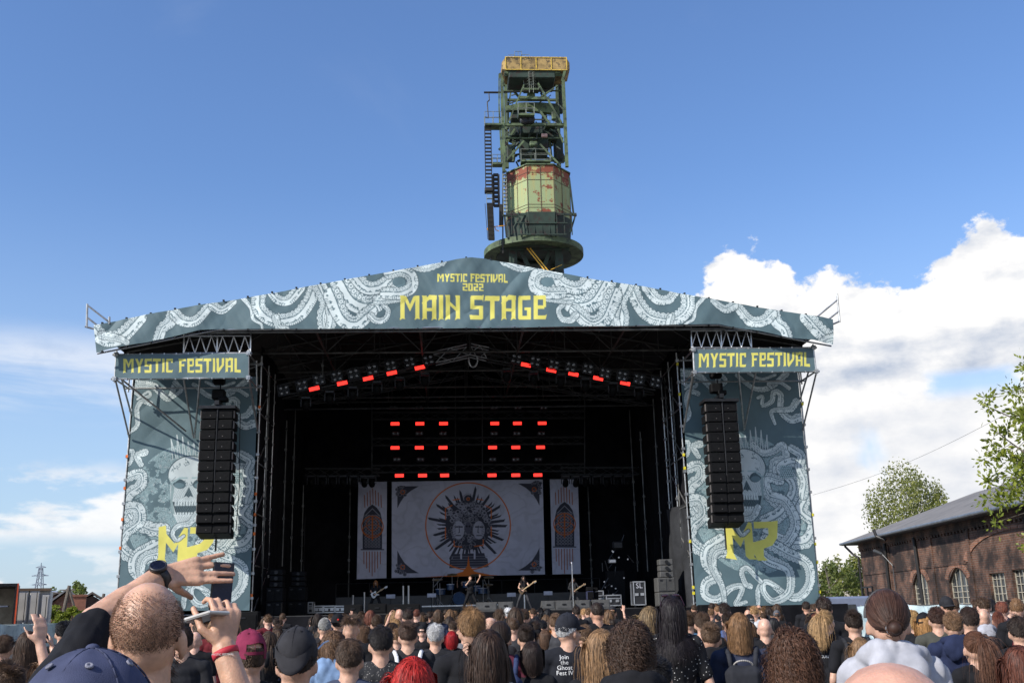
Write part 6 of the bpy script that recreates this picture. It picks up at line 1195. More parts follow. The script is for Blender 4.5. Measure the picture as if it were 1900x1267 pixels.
def head(mb, yaw=0., pitch=0., fine=False):
    M = Matrix.Translation((0, -.012, 1.56)) @ Matrix.Rotation(yaw, 4, 'Z') @ Matrix.Rotation(pitch, 4, 'X') @ Matrix.Translation((0, .012, -1.56)); R3 = M.to_3x3(); T = lambda *p: tuple(M@Vector(p))
    E = lambda c, r: mb.ell(T(*c), r, 20, 14, R3)
    E((0, -.012, 1.665), (.077, .097, .098)); E((0, .022, 1.605), (.060, .070, .088)); E((0, -.03, 1.62), (.066, .07, .075)); E((0, .058, 1.545), (.030, .030, .022)); E((0, .03, 1.553), (.05, .045, .025))
    E((0, .074, 1.652), (.050, .018, .012)); E((0, .088, 1.570), (.022, .010, .0085)); mb.cap(T(0, .086, 1.640), T(0, .110, 1.600), .0075, .0125, 8, 6)
    for s in (-1, 1): E((s*.036, .062, 1.603), (.020, .022, .018)); mb.ell(T(s*.080, -.002, 1.618), (.009, .020, .033), 12, 8, R3@Matrix.Rotation(-s*.35, 3, 'Z').to_3x3()@Matrix.Rotation(.15, 3, 'X')); mb.cap(T(s*.076, .004, 1.600), T(s*.078, .002, 1.588), .008, .007, 8, 6)
    return M
def eyes(me, M):
    b = MB(); [b.ell(tuple(M@Vector((s*.030, .083, 1.630))), (.0125, .009, .008), 10, 6) for s in (-1, 1)]; bm = bmesh.new(); bm.from_mesh(me); m2 = b.mesh('e'); n0 = len(bm.faces); bm.from_mesh(m2); bm.faces.ensure_lookup_table()
    for f in bm.faces[n0:]: f.material_index = 1; f.smooth = True
    bm.to_mesh(me); bm.free(); me.materials.append(MEYE); bpy.data.meshes.remove(m2)
def mk_proto(key, arms, fem=False, yaw=0., pitch=0., legs=None, vox=.0105, lean=0., kinds=('t_shirt', 'hoodie'), handk=None, belly=0., shp=None, slv=.62, ak=1., hsp=.12):
    """arms: {side: (elbow, wrist, hand_dir, palm_normal, curl)}"""
    sw = .154 if fem else .180; k = .88 if fem else 1.; nr = .048 if fem else .058; B = MB(); Mh = head(B, yaw, pitch)
    B.cap((0, -.022, 1.44), (0, -.014, 1.585), nr+.006, nr, 18, 12)
    def torso(m_, f, low=True):
        m_.ell((0, -.004, 1.30), (.162*k+f, .112*k+f, .17+f), 20, 14); m_.ell((0, -.02, 1.40), (.145*k+f, .088+f, .09+f), 18, 12); m_.ell((0, .008+belly*.3, 1.10), ((.128 if fem else .148)+f+belly*.5, .102+f+belly, .17+f), 20, 14)
        for s in (-1, 1): m_.cap((s*.03, -.018, 1.458), (s*sw*.93, -.010, 1.432), .058*k+f*.8, .058*k+f, 14, 10); m_.cap((s*.03, -.020, 1.505), (s*.145, -.012, 1.452), .032+f*.5, .045+f*.6, 12, 8)
        if fem:
            for s in (-1, 1): m_.ell((s*.07, .09, 1.29), (.06+f, .055+f, .06+f), 12, 8)
        if low: m_.ell((0, 0, .945), (.158+f, .115+f, .13+f), 20, 14)
    torso(B, 0)
    lg = legs or {s: ((s*.095, .01, .52), (s*.10, -.015, .09), (s*.12, .13, .03)) for s in (-1, 1)}; T = MB()
    for s in (-1, 1):
        kn, an, to = lg[s]; hp = (s*.085, 0, .92); B.cap(hp, kn, .078, .052, 14, 10); B.cap(kn, an, .052, .036, 12, 8); T.cap(hp, kn, .094, .070, 14, 10); T.cap(kn, an, .068, .06, 14, 10); hl = Vector(an)+V(0, -.03, -.045); T.cap(hl, to, .040, .036, 12, 8); T.cap(Vector(hl)-V(0, 0, .02), Vector(to)-V(0, 0, .006), .036, .034, 10, 8)
    T.ell((0, 0, .95), (.166, .122, .12), 20, 14)
    SH = {kk: MB() for kk in kinds}; HD = [MB(), {kk: 1 for kk in kinds}]
    for kk, m_ in SH.items():
        f = {'t_shirt': .012, 'hoodie': .018, 'tank_top': .008}[kk]; torso(m_, f); m_.ell((0, .005, .93), (.165+f, .12+f, .07), 20, 12)
        if kk == 'hoodie': [m_.cap((.105*math.cos(a), -.03-.092*math.sin(a), 1.500+.045*math.sin(a)), (.105*math.cos(a+.32), -.03-.092*math.sin(a+.32), 1.500+.045*math.sin(a+.32)), .040, .040, 12, 8) for a in [-.5+.32*i for i in range(12)]]; m_.ell((0, -.135, 1.455), (.115, .055, .10), 16, 12); m_.ell((-.03, -.145, 1.40), (.05, .04, .07), 12, 8); m_.ell((.05, -.14, 1.42), (.05, .035, .06), 12, 8)
    for s, (el_, wr, hd, pn, cu_) in arms.items():
        sh = (shp or {}).get(s, (s*sw, -.008, 1.428)); B.cap(sh, el_, .047*k*ak, .038*k*ak, 14, 10); B.cap(el_, wr, .037*k*ak, .0265*k*ak, 14, 10); B.cap(Vector(el_).lerp(Vector(wr), .05), Vector(el_).lerp(Vector(wr), .45), .040*k*ak, .035*k*ak, 12, 8)
        hand(B, wr, hd, pn, s, .5 if isinstance(cu_, list) else cu_, (.95 if fem else 1.02)*(1+(ak-1)*.3), spread=hsp, curls=cu_ if isinstance(cu_, list) else None, thumb=cu_[4] if isinstance(cu_, list) else .6)
        for kk, m_ in SH.items():
            if kk == 'hoodie': m_.cap(sh, el_, .062*k+.004, .052, 14, 10); m_.cap(el_, Vector(el_).lerp(Vector(wr), .93), .054, .040, 14, 10)
            elif kk == 't_shirt': m_.cap(sh, Vector(sh).lerp(Vector(el_), slv), .063*k, .060*k, 14, 10)
    bm_ = sculpt(B, vox, 2, key+'_body', MSK, sf=.45); eyes(bm_, Mh)
    return dict(body=bm_, shirts={kk: sculpt(m_, vox, 3, kk, MCL, wr=.020 if kk != 'hoodie' else .038, ws=hash(key) % 7) for kk, m_ in SH.items()}, trousers=sculpt(T, .013, 2, 'trousers', MCL, wr=.012), M=Mh)
def dn(s, e=.025, f=.0): return ((s*(.225+e), -.03, 1.125), (s*(.225+e*.8), .10+f, .90), (0, .25, -1), (-s, .1, 0), .55)
PROTO = {}
PROTO['down'] = mk_proto('down', {-1: dn(-1), 1: dn(1)}); PROTO['downf'] = mk_proto('downf', {-1: dn(-1, .02), 1: dn(1, .02)}, fem=True)
fd = lambda s: ((s*.25, -.01, 1.13), (s*.09, .24, 1.12+.02*s), (-s, .2, .1), (0, -1, 0), .7)
PROTO['fold'] = mk_proto('fold', {-1: fd(-1), 1: fd(1)}); PROTO['foldf'] = mk_proto('foldf', {-1: fd(-1), 1: fd(1)}, fem=True)
PROTO['up'] = mk_proto('up', {-1: dn(-1), 1: ((.30, .10, 1.58), (.26, .20, 1.84), (0, .2, 1), (0, 1, 0), .35)}, kinds=('t_shirt',)); PROTO['film'] = mk_proto('film', {-1: ((-.24, .22, 1.36), (-.12, .38, 1.62), (.3, .3, 1), (1, .1, 0), .6), 1: ((.24, .22, 1.36), (.12, .38, 1.62), (-.3, .3, 1), (-1, .1, 0), .6)}, kinds=('t_shirt',))
PROTO['look_r'] = mk_proto('look_r', {-1: dn(-1), 1: dn(1)}, yaw=-1.05, kinds=('t_shirt',))
# ---------------------------------------------------------------- hair
HL = ([-90, -40, -12, 8, 32, 90], [-.66, -.60, -.30, -.02, .42, .58])
def hregion(d, kind='full'):
    az_ = np.degrees(np.arctan2(d[:, 1], np.abs(d[:, 0]))); hl = np.interp(az_, *HL); m_ = d[:, 2] > hl
    if kind == 'fringe': m_ &= (d[:, 2] + np.abs(np.random.default_rng(len(d)).normal(size=len(d)))*.28 < np.interp(az_, [-90, -20, 20, 90], [.82, .75, .55, -1]))
    if kind == 'top': m_ &= d[:, 2] > .42
    if kind == 'under': m_ &= d[:, 2] <= .32
    return m_
def scalp(n, rn, kind):
    out_ = []
    while sum(map(len, out_)) < n: d = rn.normal(size=(n*2, 3)); d /= np.linalg.norm(d, axis=1)[:, None]; out_.append(d[hregion(d, kind)])
    return np.concatenate(out_)[:n]
def nrm(v): return v/(np.linalg.norm(v, axis=-1, keepdims=True)+1e-9)
HK = {  # n, length, steps, width, lift, gravity, helix amp, helix turns/m, noise, region
 'crop': (5600, .028, 3, .0013, .5, .0, 0, 0, .7, 'full'), 'medium': (5600, .042, 4, .0014, .28, .16, .002, 20, .48, 'full'), 'buzz': (5200, .007, 1, .0014, .7, 0, 0, 0, .5, 'full'), 'fringe': (8500, .0026, 1, .0005, .8, 0, 0, 0, .6, 'fringe'),
 'long': (4600, .46, 17, .0016, .22, .45, .003, 6, .18, 'full'), 'wavy': (4200, .32, 17, .0017, .3, .38, .010, 12, .25, 'full'), 'shoulder': (4200, .25, 12, .0017, .25, .42, .003, 8, .18, 'full'), 'bob': (4200, .185, 10, .0017, .22, .42, .002, 8, .1, 'full'),
 'curly': (2300, .085, 15, .0015, 1.0, .16, .0085, 34, .5, 'full'), 'bigcurly': (3600, .30, 26, .0018, 1.05, .22, .010, 28, .5, 'full'), 'pony': (4600, .13, 6, .0014, .1, .0, 0, 0, .1, 'full'), 'bun': (4600, .13, 6, .0014, .1, .0, 0, 0, .1, 'full'), 'undercap': (3600, .014, 3, .0019, .35, .15, 0, 0, .4, 'under'), 'mohawk': (1500, .06, 4, .0024, .5, 0, .003, 20, .4, 'top')}
_hc = {}
def hairmesh(kind, lod=0, seed=0):
    k_ = (kind, lod, seed)
    if k_ in _hc: return _hc[k_]
    n, L, K, w_, lift, g, ha, ht_, nz, reg = HK[kind]; rn = np.random.default_rng(seed*13+len(kind)*7+1)
    if lod: n = n//8; w_ *= 3.2; K = max(1, K//2+(K > 3))
    d = scalp(n, rn, reg); sh = rn.uniform(1.0, 1.035, (n, 1)) if K > 1 else np.ones((n, 1)); P = HC+HR*d*sh; nr = nrm(d/HR); whorl = nrm(np.array([[.1, -.5, .86]])); tan = nrm(d-whorl*np.sum(d*whorl, 1, keepdims=True)*1.0); tan = nrm(tan-nr*np.sum(tan*nr, 1, keepdims=True))
    T0 = np.array([0, -.118, 1.70 if kind == 'pony' else 1.62])
    if kind in ('pony', 'bun'): to = T0-P; tan = nrm(to-nr*np.sum(to*nr, 1, keepdims=True)); Ls = np.minimum(np.linalg.norm(to, axis=1, keepdims=True)*1.02, .19)
    else: Ls = L*rn.uniform(.72, 1.1, (n, 1)); 
    if kind in ('crop', 'medium'): Ls = Ls*np.interp(d[:, 2], [-.5, .2, .7], [.35, .6, 1.15])[:, None]
    if kind in ('long', 'wavy', 'shoulder', 'bob'): Ls = Ls*np.interp(d[:, 2], [-.6, 0, 1], [.62, .8, 1.08])[:, None]
    clump = nrm(rn.normal(size=(170, 3))); ci = np.argmax(d@clump.T, 1); cj = rn.normal(size=(170, 3))[ci]
    dr = nrm(tan+nr*lift+(rn.normal(size=(n, 3))*.45+cj*.55)*nz); pts_ = [P]; q = P.copy(); thick = (rn.uniform(.02, .12, (n, 1)) if kind == 'bigcurly' else rn.uniform(.015, .075, (n, 1))) if L > .15 else rn.uniform(.0, .05, (n, 1)); st = Ls/K
    for k in range(K):
        dr = nrm(dr*(1-g*.5)+np.array([0, 0, -1.])*g*(1.+k*.15)+rn.normal(size=(n, 3))*nz*.12+(nrm(T0-q)*.4 if kind in ('pony', 'bun') else 0)); q = q+dr*st; e = (q-HC)/HR; l = np.linalg.norm(e, axis=1, keepdims=True); mn = 1.03+thick*(1.2 if L > .15 else 1); q = np.where(l < mn, HC+e/l*mn*HR, q)
        if L > .15:
            c2 = np.array([0, -.012, 1.30]); r2 = np.array([.215, .150, .215]); e = (q-c2)/r2; l = np.linalg.norm(e, axis=1, keepdims=True); q = np.where(l < 1+thick, c2+e/l*(1+thick)*r2, q)
            if kind == 'bob': q[:, 0:2] *= np.where(q[:, 2:3] < 1.58, .985, 1.)
            f_ = (np.abs(q[:, 0:1]) < .07) & (q[:, 1:2] > .04) & (q[:, 2:3] < 1.70); q = np.where(f_, q*[1, 1, 1]+np.sign(q[:, 0:1]+1e-6)*[.03, 0, 0], q)
        pts_.append(q.copy())
    Q = np.stack(pts_, 1)
    if ha:
        ph = rn.uniform(0, 6.28, (n, 1)); s = np.linspace(0, 1, K+1)[None]*Ls; a = ph+s*ht_*6.283*rn.uniform(.7, 1.3, (n, 1)); am = ha*np.minimum(1, s/.03)*rn.uniform(.5, 1.3, (n, 1)); e1 = nrm(rn.normal(size=(n, 1, 3))); e2 = nrm(np.cross(e1, dr[:, None])); Q = Q+(e1*np.cos(a)[..., None]+e2*np.sin(a)[..., None])*am[..., None]
    if kind in ('pony', 'bun'):   # the gathered tail
        m_ = 700 if not lod else 90; tk = 12 if kind == 'pony' else 9; p = T0+rn.normal(size=(m_, 3))*.012; t_ = nrm(np.array([0, -1., .25])+rn.normal(size=(m_, 3))*.35); o_ = [p]
        for k in range(tk):
            if kind == 'pony': t_ = nrm(t_+np.array([0, 0, -.42])+rn.normal(size=(m_, 3))*.05); p = p+t_*.030; c2 = np.array([0, -.012, 1.30]); e = (p-c2)/np.array([.2, .155, .2]); l = np.linalg.norm(e, axis=1, keepdims=True); p = np.where(l < 1.05, c2+e/l*1.05*np.array([.2, .155, .2]), p)
            else: ax = T0+np.array([0, -.03, 0]); v = p-ax; p = ax+nrm(np.cross(v, rn.normal(size=(m_, 3))*.6+[0, 1, .2])*.35+v)*.030*rn.uniform(.8, 1.15, (m_, 1))
            o_.append(p.copy())
        TQ = np.stack(o_, 1); idx = np.linspace(0, tk, K+1); lo = np.floor(idx).astype(int); hi_ = np.minimum(lo+1, tk); fr = (idx-lo)[None, :, None]; TQ = TQ[:, lo]*(1-fr)+TQ[:, hi_]*fr; Q = np.concatenate([Q, TQ]); n += m_
    tg = nrm(np.gradient(Q, axis=1)); out_ = nrm(Q-np.array([0, -.01, 1.6])*[1, 1, 0]-np.array([0, 0, 0])) if False else nrm(Q-np.array([0, -.012, 0])-np.concatenate([np.zeros(Q.shape[:2]+(2,)), np.minimum(Q[..., 2:3], 1.665)], -1)); sd = nrm(np.cross(tg, out_)+rn.normal(size=(n, 1, 3))*.25)
    tp = np.linspace(1, .25 if L > .02 else .6, K+1)[None, :, None]; a = Q-sd*w_*tp; b = Q+sd*w_*tp; v = np.stack([a, b], 2).reshape(-1, 3); i = (np.arange(n)[:, None]*(K+1)+np.arange(K)).reshape(-1)*2; f = np.stack([i, i+1, i+3, i+2], 1)
    if kind != 'fringe' and reg == 'full':      # hair mass near the scalp
        sv, sf_ = sphere_t(36, 24); keep = hregion(sv+[0, 0, .04]); fs = [q_ for q_ in sf_ if all(keep[j] for j in q_)]; ex = 1.012 if K == 1 else 1.028; sv2 = HC+HR*sv*ex; o0 = len(v); tri = [tuple(j+o0 for j in q_) for q_ in fs]; sv2 = np.concatenate([sv2, T0+np.array([0, -.034, 0])+sv*.026]) if kind == 'bun' else sv2; tri += [tuple(j+o0+len(sv) for j in q_) for q_ in sf_] if kind == 'bun' else []; v = np.concatenate([v, sv2]); faces = f.tolist()+[list(t_) for t_ in tri]
    else: faces = f.tolist()
    me = bpy.data.meshes.new('hair_'+kind); me.from_pydata(v.tolist(), [], faces); me.materials.append(MHAIR); me.shade_smooth(); me.update(); _hc[k_] = me; return me
# ---------------------------------------------------------------- headwear and extras
_cc = {}
def capmesh():
    if 'c' in _cc: return _cc
    nu, nv = 48, 14; v = []; 
    for j in range(nv+1):
        ph = (math.pi/2+.12)*j/nv
        for i in range(nu):
            t = 2*math.pi*i/nu; s_ = 1.09+.012*abs(math.sin(3*t+math.pi/6))**.3; z = math.cos(ph); rr = math.sin(ph); x, y = rr*math.cos(t), rr*math.sin(t); zz = HC[2]+.012+(z*.112+(.004*math.sin(5*t+2)*rr)); v.append((HR[0]*s_*x*1.02, HC[1]+HR[1]*s_*y*1.0, zz-(.02 if y < -.4 and j == nv else 0)))
    f = [(j*nu+i, (j+1)*nu+i, (j+1)*nu+(i+1) % nu, j*nu+(i+1) % nu) for j in range(nv) for i in range(nu) if not (j >= nv-4 and abs((i-36)) <= 4)]; fb_ = [(j*nu+i, (j+1)*nu+i, (j+1)*nu+(i+1) % nu, j*nu+(i+1) % nu) for j in range(nv) for i in range(nu)]
    m_ = MB(); m_.add(v, f); _cc['c'] = m_.mesh('cap', MTWILL, True); m_ = MB(); m_.add(v, fb_); _cc['cf'] = m_.mesh('cap', MTWILL, True)
    b = MB(); N = 16; v = []
    for z_ in (0, -.004):
        for j in range(5):
            for i in range(N+1):
                a = math.radians(18+144*i/N); r_ = j/4; x = math.cos(a)*(.083+r_*.004); y = HC[1]+math.sin(a)*(.100+r_*.075*math.sin((a-math.radians(18))/math.radians(144)*math.pi)**.5); v.append((x, y, HC[2]+.004+z_-.018*r_-.25*x*x*14*(.2+r_*.3)+.012))
    f = []; o2 = 5*(N+1)
    for j in range(4):
        for i in range(N): q = j*(N+1)+i; f += [(q, q+1, q+N+2, q+N+1), (q+o2, q+N+1+o2, q+N+2+o2, q+1+o2)]
    for i in range(N): q = 4*(N+1)+i; f.append((q, q+1, q+1+o2, q+o2))
    b.add(v, f); _cc['b'] = b.mesh('brim', MTWILL, True); m_ = MB(); m_.ell((0, HC[1], HC[2]+.124), (.009, .009, .006)); _cc['t'] = m_.mesh('button', MTWILL, True)
    m_ = MB()
    for i in range(6):
        m_ = MB(); t = 2*math.pi*(i+.5)/6+math.pi/6; ph = .62; c = (HR[0]*1.105*math.sin(ph)*math.cos(t)*1.02, HC[1]+HR[1]*1.105*math.sin(ph)*math.sin(t), HC[2]+.012+math.cos(ph)*.112); nn = Vector((c[0]/HR[0]**2, (c[1]-HC[1])/HR[1]**2, (c[2]-HC[2])/HR[2]**2)).normalized(); u, w2 = orth(nn); M_ = Matrix((u, w2, nn)).transposed(); m_.lathe([(.0022, .001), (.003, .003), (.0052, .002), (.0055, 0)], Vector(c)+nn*.001, 12, M_); _cc['e%d' % i] = m_.mesh('eyelet', MTWILL, True)
    m_ = MB()
    for i in range(6):
        t = 2*math.pi*i/6+math.pi/6
        P1 = [Vector((HR[0]*1.088*math.sin(ph)*math.cos(t+dt)*1.02, HC[1]+HR[1]*1.088*math.sin(ph)*math.sin(t+dt), HC[2]+.0125+math.cos(ph)*.112)) for ph, dt in [(k/10*1.55+.05, 0) for k in range(11)]]; m_.path(P1, .0013, 5)
    _cc['s'] = m_.mesh('seam', MTWILL, True); m_ = MB(); N = 16
    for i in range(N): a0, a1 = math.radians(235+70*i/N), math.radians(235+70*(i+1)/N); m_.add([(HR[0]*1.11*math.cos(a), HC[1]+HR[1]*1.11*math.sin(a), HC[2]-.004+z_) for a, z_ in ((a0, 0), (a1, 0), (a1, .016), (a0, .016))], [(0, 1, 2, 3)])
    _cc['st'] = m_.mesh('strap', MTWILL); return _cc
def cap_on(p, col, yaw=0., eye=None, closed=False, droop=0.):
    C_ = capmesh(); c = mobj('cap', C_['cf' if closed else 'c'], p, col); c.rotation_euler[2] = yaw; d2 = tuple(x*.8 for x in col)
    for k, n_ in (('b', 'brim'), ('t', 'button'), ('e0', 'eyelet'), ('e1', 'eyelet'), ('e2', 'eyelet'), ('e3', 'eyelet'), ('e4', 'eyelet'), ('e5', 'eyelet'), ('s', 'seam')): mobj(n_, C_[k], c, (eye if k[0] == 'e' and eye else d2 if k == 's' else col))
    if not closed: mobj('strap', C_['st'], c, d2)
    if closed and yaw == 0. and droop: b_ = [q for q in c.children if q.name.startswith('brim')][0]; pv = Vector((0, HC[1]+.088, HC[2]+.004)); b_.matrix_local = Matrix.Translation(pv)@Matrix.Rotation(-droop, 4, 'X')@Matrix.Translation(-pv)
    return c
GID = 0.004
def ground_at(px, d, z=GID):
    dd = CX_*(px-950)/FPX - CY_*(1135-633.5)/FPX + _F; t = d/(dd@_F); q = CAM+dd*t; return (float(q[0]), float(q[1]), z)
def ztop(px, py, d):
    dd = CX_*(px-950)/FPX - CY_*(py-633.5)/FPX + _F; t = d/(dd@_F); return float((CAM+dd*t)[2])
CTOP = {'crop': 1.785, 'medium': 1.795, 'buzz': 1.768, 'undercap': 1.8, 'fringe': 1.762, 'long': 1.785, 'wavy': 1.79, 'shoulder': 1.785, 'bob': 1.785, 'curly': 1.825, 'bigcurly': 1.90, 'pony': 1.772, 'bun': 1.772, 'mohawk': 1.80, 'cap': 1.80, None: 1.762}
def person(px, py, d, lab, pose='down', hair='crop', hc=(.05, .03, .018), shirt='t_shirt', sc=(.012, .012, .014), skin=(.52, .31, .22), yaw=0., tc=(.015, .016, .02), lod=0, seed=0, cap=None, capyaw=0., grp=None, smat=None, zt=None, clamp=True, tilt=0., eye=None, closed=False):
    pr = PROTO[pose]; p = mobj('person', pr['body'], None, skin); g0 = ground_at(px, d); z = zt or ztop(px, py, d); s = z/CTOP['cap' if cap else hair]
    if clamp: s = min(1.12, max(.82, s))
    sx = s*R.uniform(.97, 1.03) if clamp else s; p.location = g0; p.scale = (sx, sx, s); p.rotation_euler = (0, 0, yaw-math.atan2(g0[0]-CAM[0], g0[1])*.6+R.uniform(-.12, .12)*(1 if clamp else 0)); tag(p, lab, 'person', grp)
    if shirt not in pr['shirts']: shirt = 't_shirt'
    so_ = mobj(shirt, pr['shirts'][shirt], p, sc)
    if smat: so_.material_slots[0].link = 'OBJECT'; so_.material_slots[0].material = smat
    mobj('trousers', pr['trousers'], p, tc)
    if cap and hair in ('crop', 'medium', 'buzz'): hair = 'undercap'
    if hair: h = mobj('hair', hairmesh(hair, lod, seed), p, hc); h.matrix_local = pr['M']
    if cap: c = cap_on(p, cap, 0, eye, closed, .95 if abs(capyaw) > 3 and closed else 0.); c.matrix_local = pr['M']@Matrix.Translation((0, -.012, 0))@Matrix.Rotation(capyaw, 4, 'Z')@Matrix.Translation((0, .012, 0))
    return p
DKB, BRN, LBR, BLD, BLK, RED, GIN, GRY, AUB = (.024, .014, .009), (.055, .031, .017), (.13, .070, .033), (.29, .165, .072), (.008, .007, .008), (.27, .018, .014), (.36, .13, .03), (.42, .41, .40), (.11, .035, .02)
BK1, BK2, NVY, GRN, WHT_ = (.012, .012, .014), (.022, .022, .025), (.018, .024, .05), (.06, .06, .05), (.55, .55, .57)
F_ = []
def Fp(px, py, d, lab, **k): p = person(px, py, d, lab, **k); F_.append((px, py, d, k.pop('short', None) or lab, p)); return p
Fp(185, 1191, 1.32, 'person in a faded navy cap at the bottom left, nearest to the viewer', hair='crop', hc=BRN, cap=(.055, .062, .11), clamp=False, eye=(.20, .2, .24), closed=True, yaw=-.35, tilt=.1)
Fp(464, 1164, 5.2, 'man in a burgundy cap and black vest seen from behind', hair='crop', hc=BRN, cap=(.20, .025, .06), shirt='t_shirt', yaw=.35)
Fp(553, 1158, 4.3, 'person wearing a dark grey cap backwards with a silver clip', hair='crop', hc=DKB, cap=(.030, .029, .032), capyaw=math.pi, closed=True, yaw=-.2, sc=BK1)
Fp(620, 1166, 7.4, 'person with wavy brown hair in a blue denim-coloured hoodie', pose='downf', hair='wavy', hc=(.11, .06, .032), shirt='hoodie', sc=(.16, .24, .38))
Fp(650, 1177, 6.0, 'man with short brown hair in a plain navy t-shirt', hair='medium', hc=(.06, .036, .022), sc=(.05, .06, .10))
Fp(707, 1155, 7.2, 'man with thick black hair in a black shirt with tiny flecks', hair='medium', hc=(.014, .011, .010), smat=MDOT2, sc=(.02, .02, .022), seed=1)
Fp(652, 1138, 10.5, 'man with shaved sides and a tuft of hair on top', hair='mohawk', hc=BRN, sc=BK1, seed=0)
Fp(766, 1213, 3.9, 'woman with bright red dyed hair low in the foreground', pose='downf', hair='shoulder', hc=(.30, .016, .012), sc=BK1, clamp=False)
Fp(808, 1153, 10, 'person with short silver-white hair in a black t-shirt', hair='medium', hc=GRY, sc=BK2, seed=1)
Fp(838, 1169, 14, 'small person with dark red hair behind the silver-haired one', pose='downf', hair='bob', hc=(.30, .01, .012), sc=BK1)
Fp(876, 1121, 6.4, 'tall man with straight dark blond hair in a black t-shirt', hair='medium', hc=(.19, .105, .045), sc=BK1, seed=2)
Fp(905, 1164, 5.0, 'person with long dark brown hair and a cream top', pose='downf', hair='long', hc=(.035, .019, .012), sc=(.42, .40, .34))
Fp(757, 1151, 9.2, 'man with cropped brown hair and white backpack straps', hair='crop', hc=(.06, .035, .024), sc=BK2)
Fp(734, 1146, 16, 'person with long blond hair beyond the thick-black-haired man', pose='downf', hair='wavy', hc=BLD, sc=BK2)
Fp(985, 1187, 7.6, 'person with a smooth dark bob and white letters on the back', pose='downf', hair='bob', hc=(.022, .013, .010), sc=BK1)
capman = Fp(1052, 1134, 8.2, 'man in a black cap looking right, white lettering on his back', pose='look_r', hair='crop', hc=GRY, cap=(.020, .021, .027), sc=(.016, .017, .022), closed=True)
Fp(1113, 1163, 5.6, 'person with very long straight light brown hair over the shoulder', pose='downf', hair='long', hc=(.21, .12, .058), sc=BK1, seed=1)
Fp(1168, 1127, 4.2, 'person with short tousled dark curls in a black hoodie', hair='curly', hc=(.045, .025, .016), shirt='hoodie', sc=BK1)
Fp(1247, 1102, 7.6, 'woman with long black hair and sunglasses on her head in speckled dress', pose='downf', hair='long', hc=(.012, .008, .009), smat=MDOT, sc=(.010, .010, .012), clamp=False, seed=2)
Fp(1316, 1153, 8.3, 'man with short light brown hair in a black zip cycling top', hair='crop', hc=(.10, .06, .035), shirt='hoodie', sc=BK1)
Fp(1370, 1134, 7.8, 'person with shoulder-length golden brown hair wearing a black backpack', hair='shoulder', hc=(.17, .09, .04), sc=(.03, .035, .06))
Fp(1468, 1118, 4.5, 'person with a huge round mass of dark brown curls', pose='downf', hair='bigcurly', hc=(.075, .035, .020), sc=BK1, clamp=False)
Fp(1645, 1094, 4.3, 'person in a pale grey hoodie with headband and knotted brown hair', pose='downf', hair='bun', hc=(.055, .026, .017), shirt='hoodie', sc=(.36, .36, .39), clamp=False)
Fp(1632, 1233, 1.15, 'bald pink head at the bottom edge, nearest on the right', hair=None, clamp=False, skin=(.50, .27, .19), sc=BK1)
Fp(1532, 1131, 10.5, 'person with a high blond ponytail in a black t-shirt with white lettering', pose='downf', hair='pony', hc=(.36, .22, .10), sc=BK1, yaw=-.5)
Fp(1582, 1130, 9.6, 'man with short dark hair carrying a grey-piped backpack', hair='crop', hc=DKB, sc=BK1)
Fp(1590, 1180, 8.0, 'short person with straight light brown hair before the grey-piped backpack', pose='downf', hair='long', hc=(.19, .11, .055), sc=BK1, seed=1)
Fp(1691, 1124, 12.5, 'person with short golden blond curls near the fence', hair='curly', hc=(.33, .20, .08), sc=BK1)
Fp(1737, 1124, 10.3, 'man with neat dark brown hair in an olive grey t-shirt', hair='crop', hc=(.045, .022, .015), sc=GRN, seed=1)
Fp(1766, 1133, 9.0, 'man with a light brown crop in a navy sweater', hair='crop', hc=(.15, .085, .045), shirt='hoodie', sc=(.018, .024, .055), seed=1)
Fp(1796, 1121, 9.4, 'person with smooth dark hair and a black drawstring rucksack', hair='medium', hc=(.03, .017, .012), sc=BK1, seed=1)
Fp(1822, 1130, 12.5, 'bald man in a pale grey hood near the right-hand fence', hair=None, shirt='hoodie', sc=(.35, .35, .38))
Fp(1850, 1134, 13.5, 'person with low dark ponytail beside the bald man in the hood', pose='downf', hair='pony', hc=AUB, sc=BK2)
Fp(1886, 1138, 8.0, 'man with wiry dark hair at the right edge, upper one', hair='medium', hc=(.028, .018, .013), sc=BK1, seed=2)
Fp(1800, 1171, 7.0, 'woman with a long brown ponytail in a black top at right', pose='downf', hair='pony', hc=(.10, .045, .025), sc=BK1, yaw=.3, seed=1)
Fp(1879, 1193, 4.9, 'person with auburn hair at the bottom right corner, hand to ear', pose='foldf', hair='shoulder', hc=(.085, .028, .016), sc=BK2, seed=2)
Fp(57, 1168, 8.6, 'long-haired person filming sideways with a phone on the left', pose='film', hair='long', hc=(.05, .028, .017), sc=BK1, seed=1)
Fp(14, 1173, 9.5, 'person with short brown hair at the far left edge', hair='medium', hc=BRN, sc=BK2)
Fp(121, 1150, 11.5, 'dark-haired man in black top beside the left fence scrim', hair='crop', hc=BLK, sc=BK1, seed=1)
Fp(105, 1208, 6.5, 'person with long light brown hair behind the navy cap', pose='downf', hair='long', hc=(.18, .105, .055), sc=BK2)
Fp(343, 1158, 8.5, 'dark-haired person half hidden behind the phone-raising bald man', hair='medium', hc=DKB, sc=BK2, seed=2)
Fp(700, 1140, 13.5, 'man with closely cropped brown hair left of the stage middle', hair='buzz', hc=BRN, sc=BK1)
Fp(627, 1136, 15, 'person in a black cap with a small red heart', hair='crop', hc=DKB, cap=(.012, .012, .014), sc=BK1, capyaw=2.4, closed=True)
Fp(603, 1146, 13, 'older man with close-cut silver hair near the red-heart cap', hair='buzz', hc=(.3, .29, .27), sc=BK2)
Fp(675, 1153, 12, 'person with curly brown top and pale shaved nape', hair='curly', hc=(.10, .055, .03), sc=BK1, seed=0)
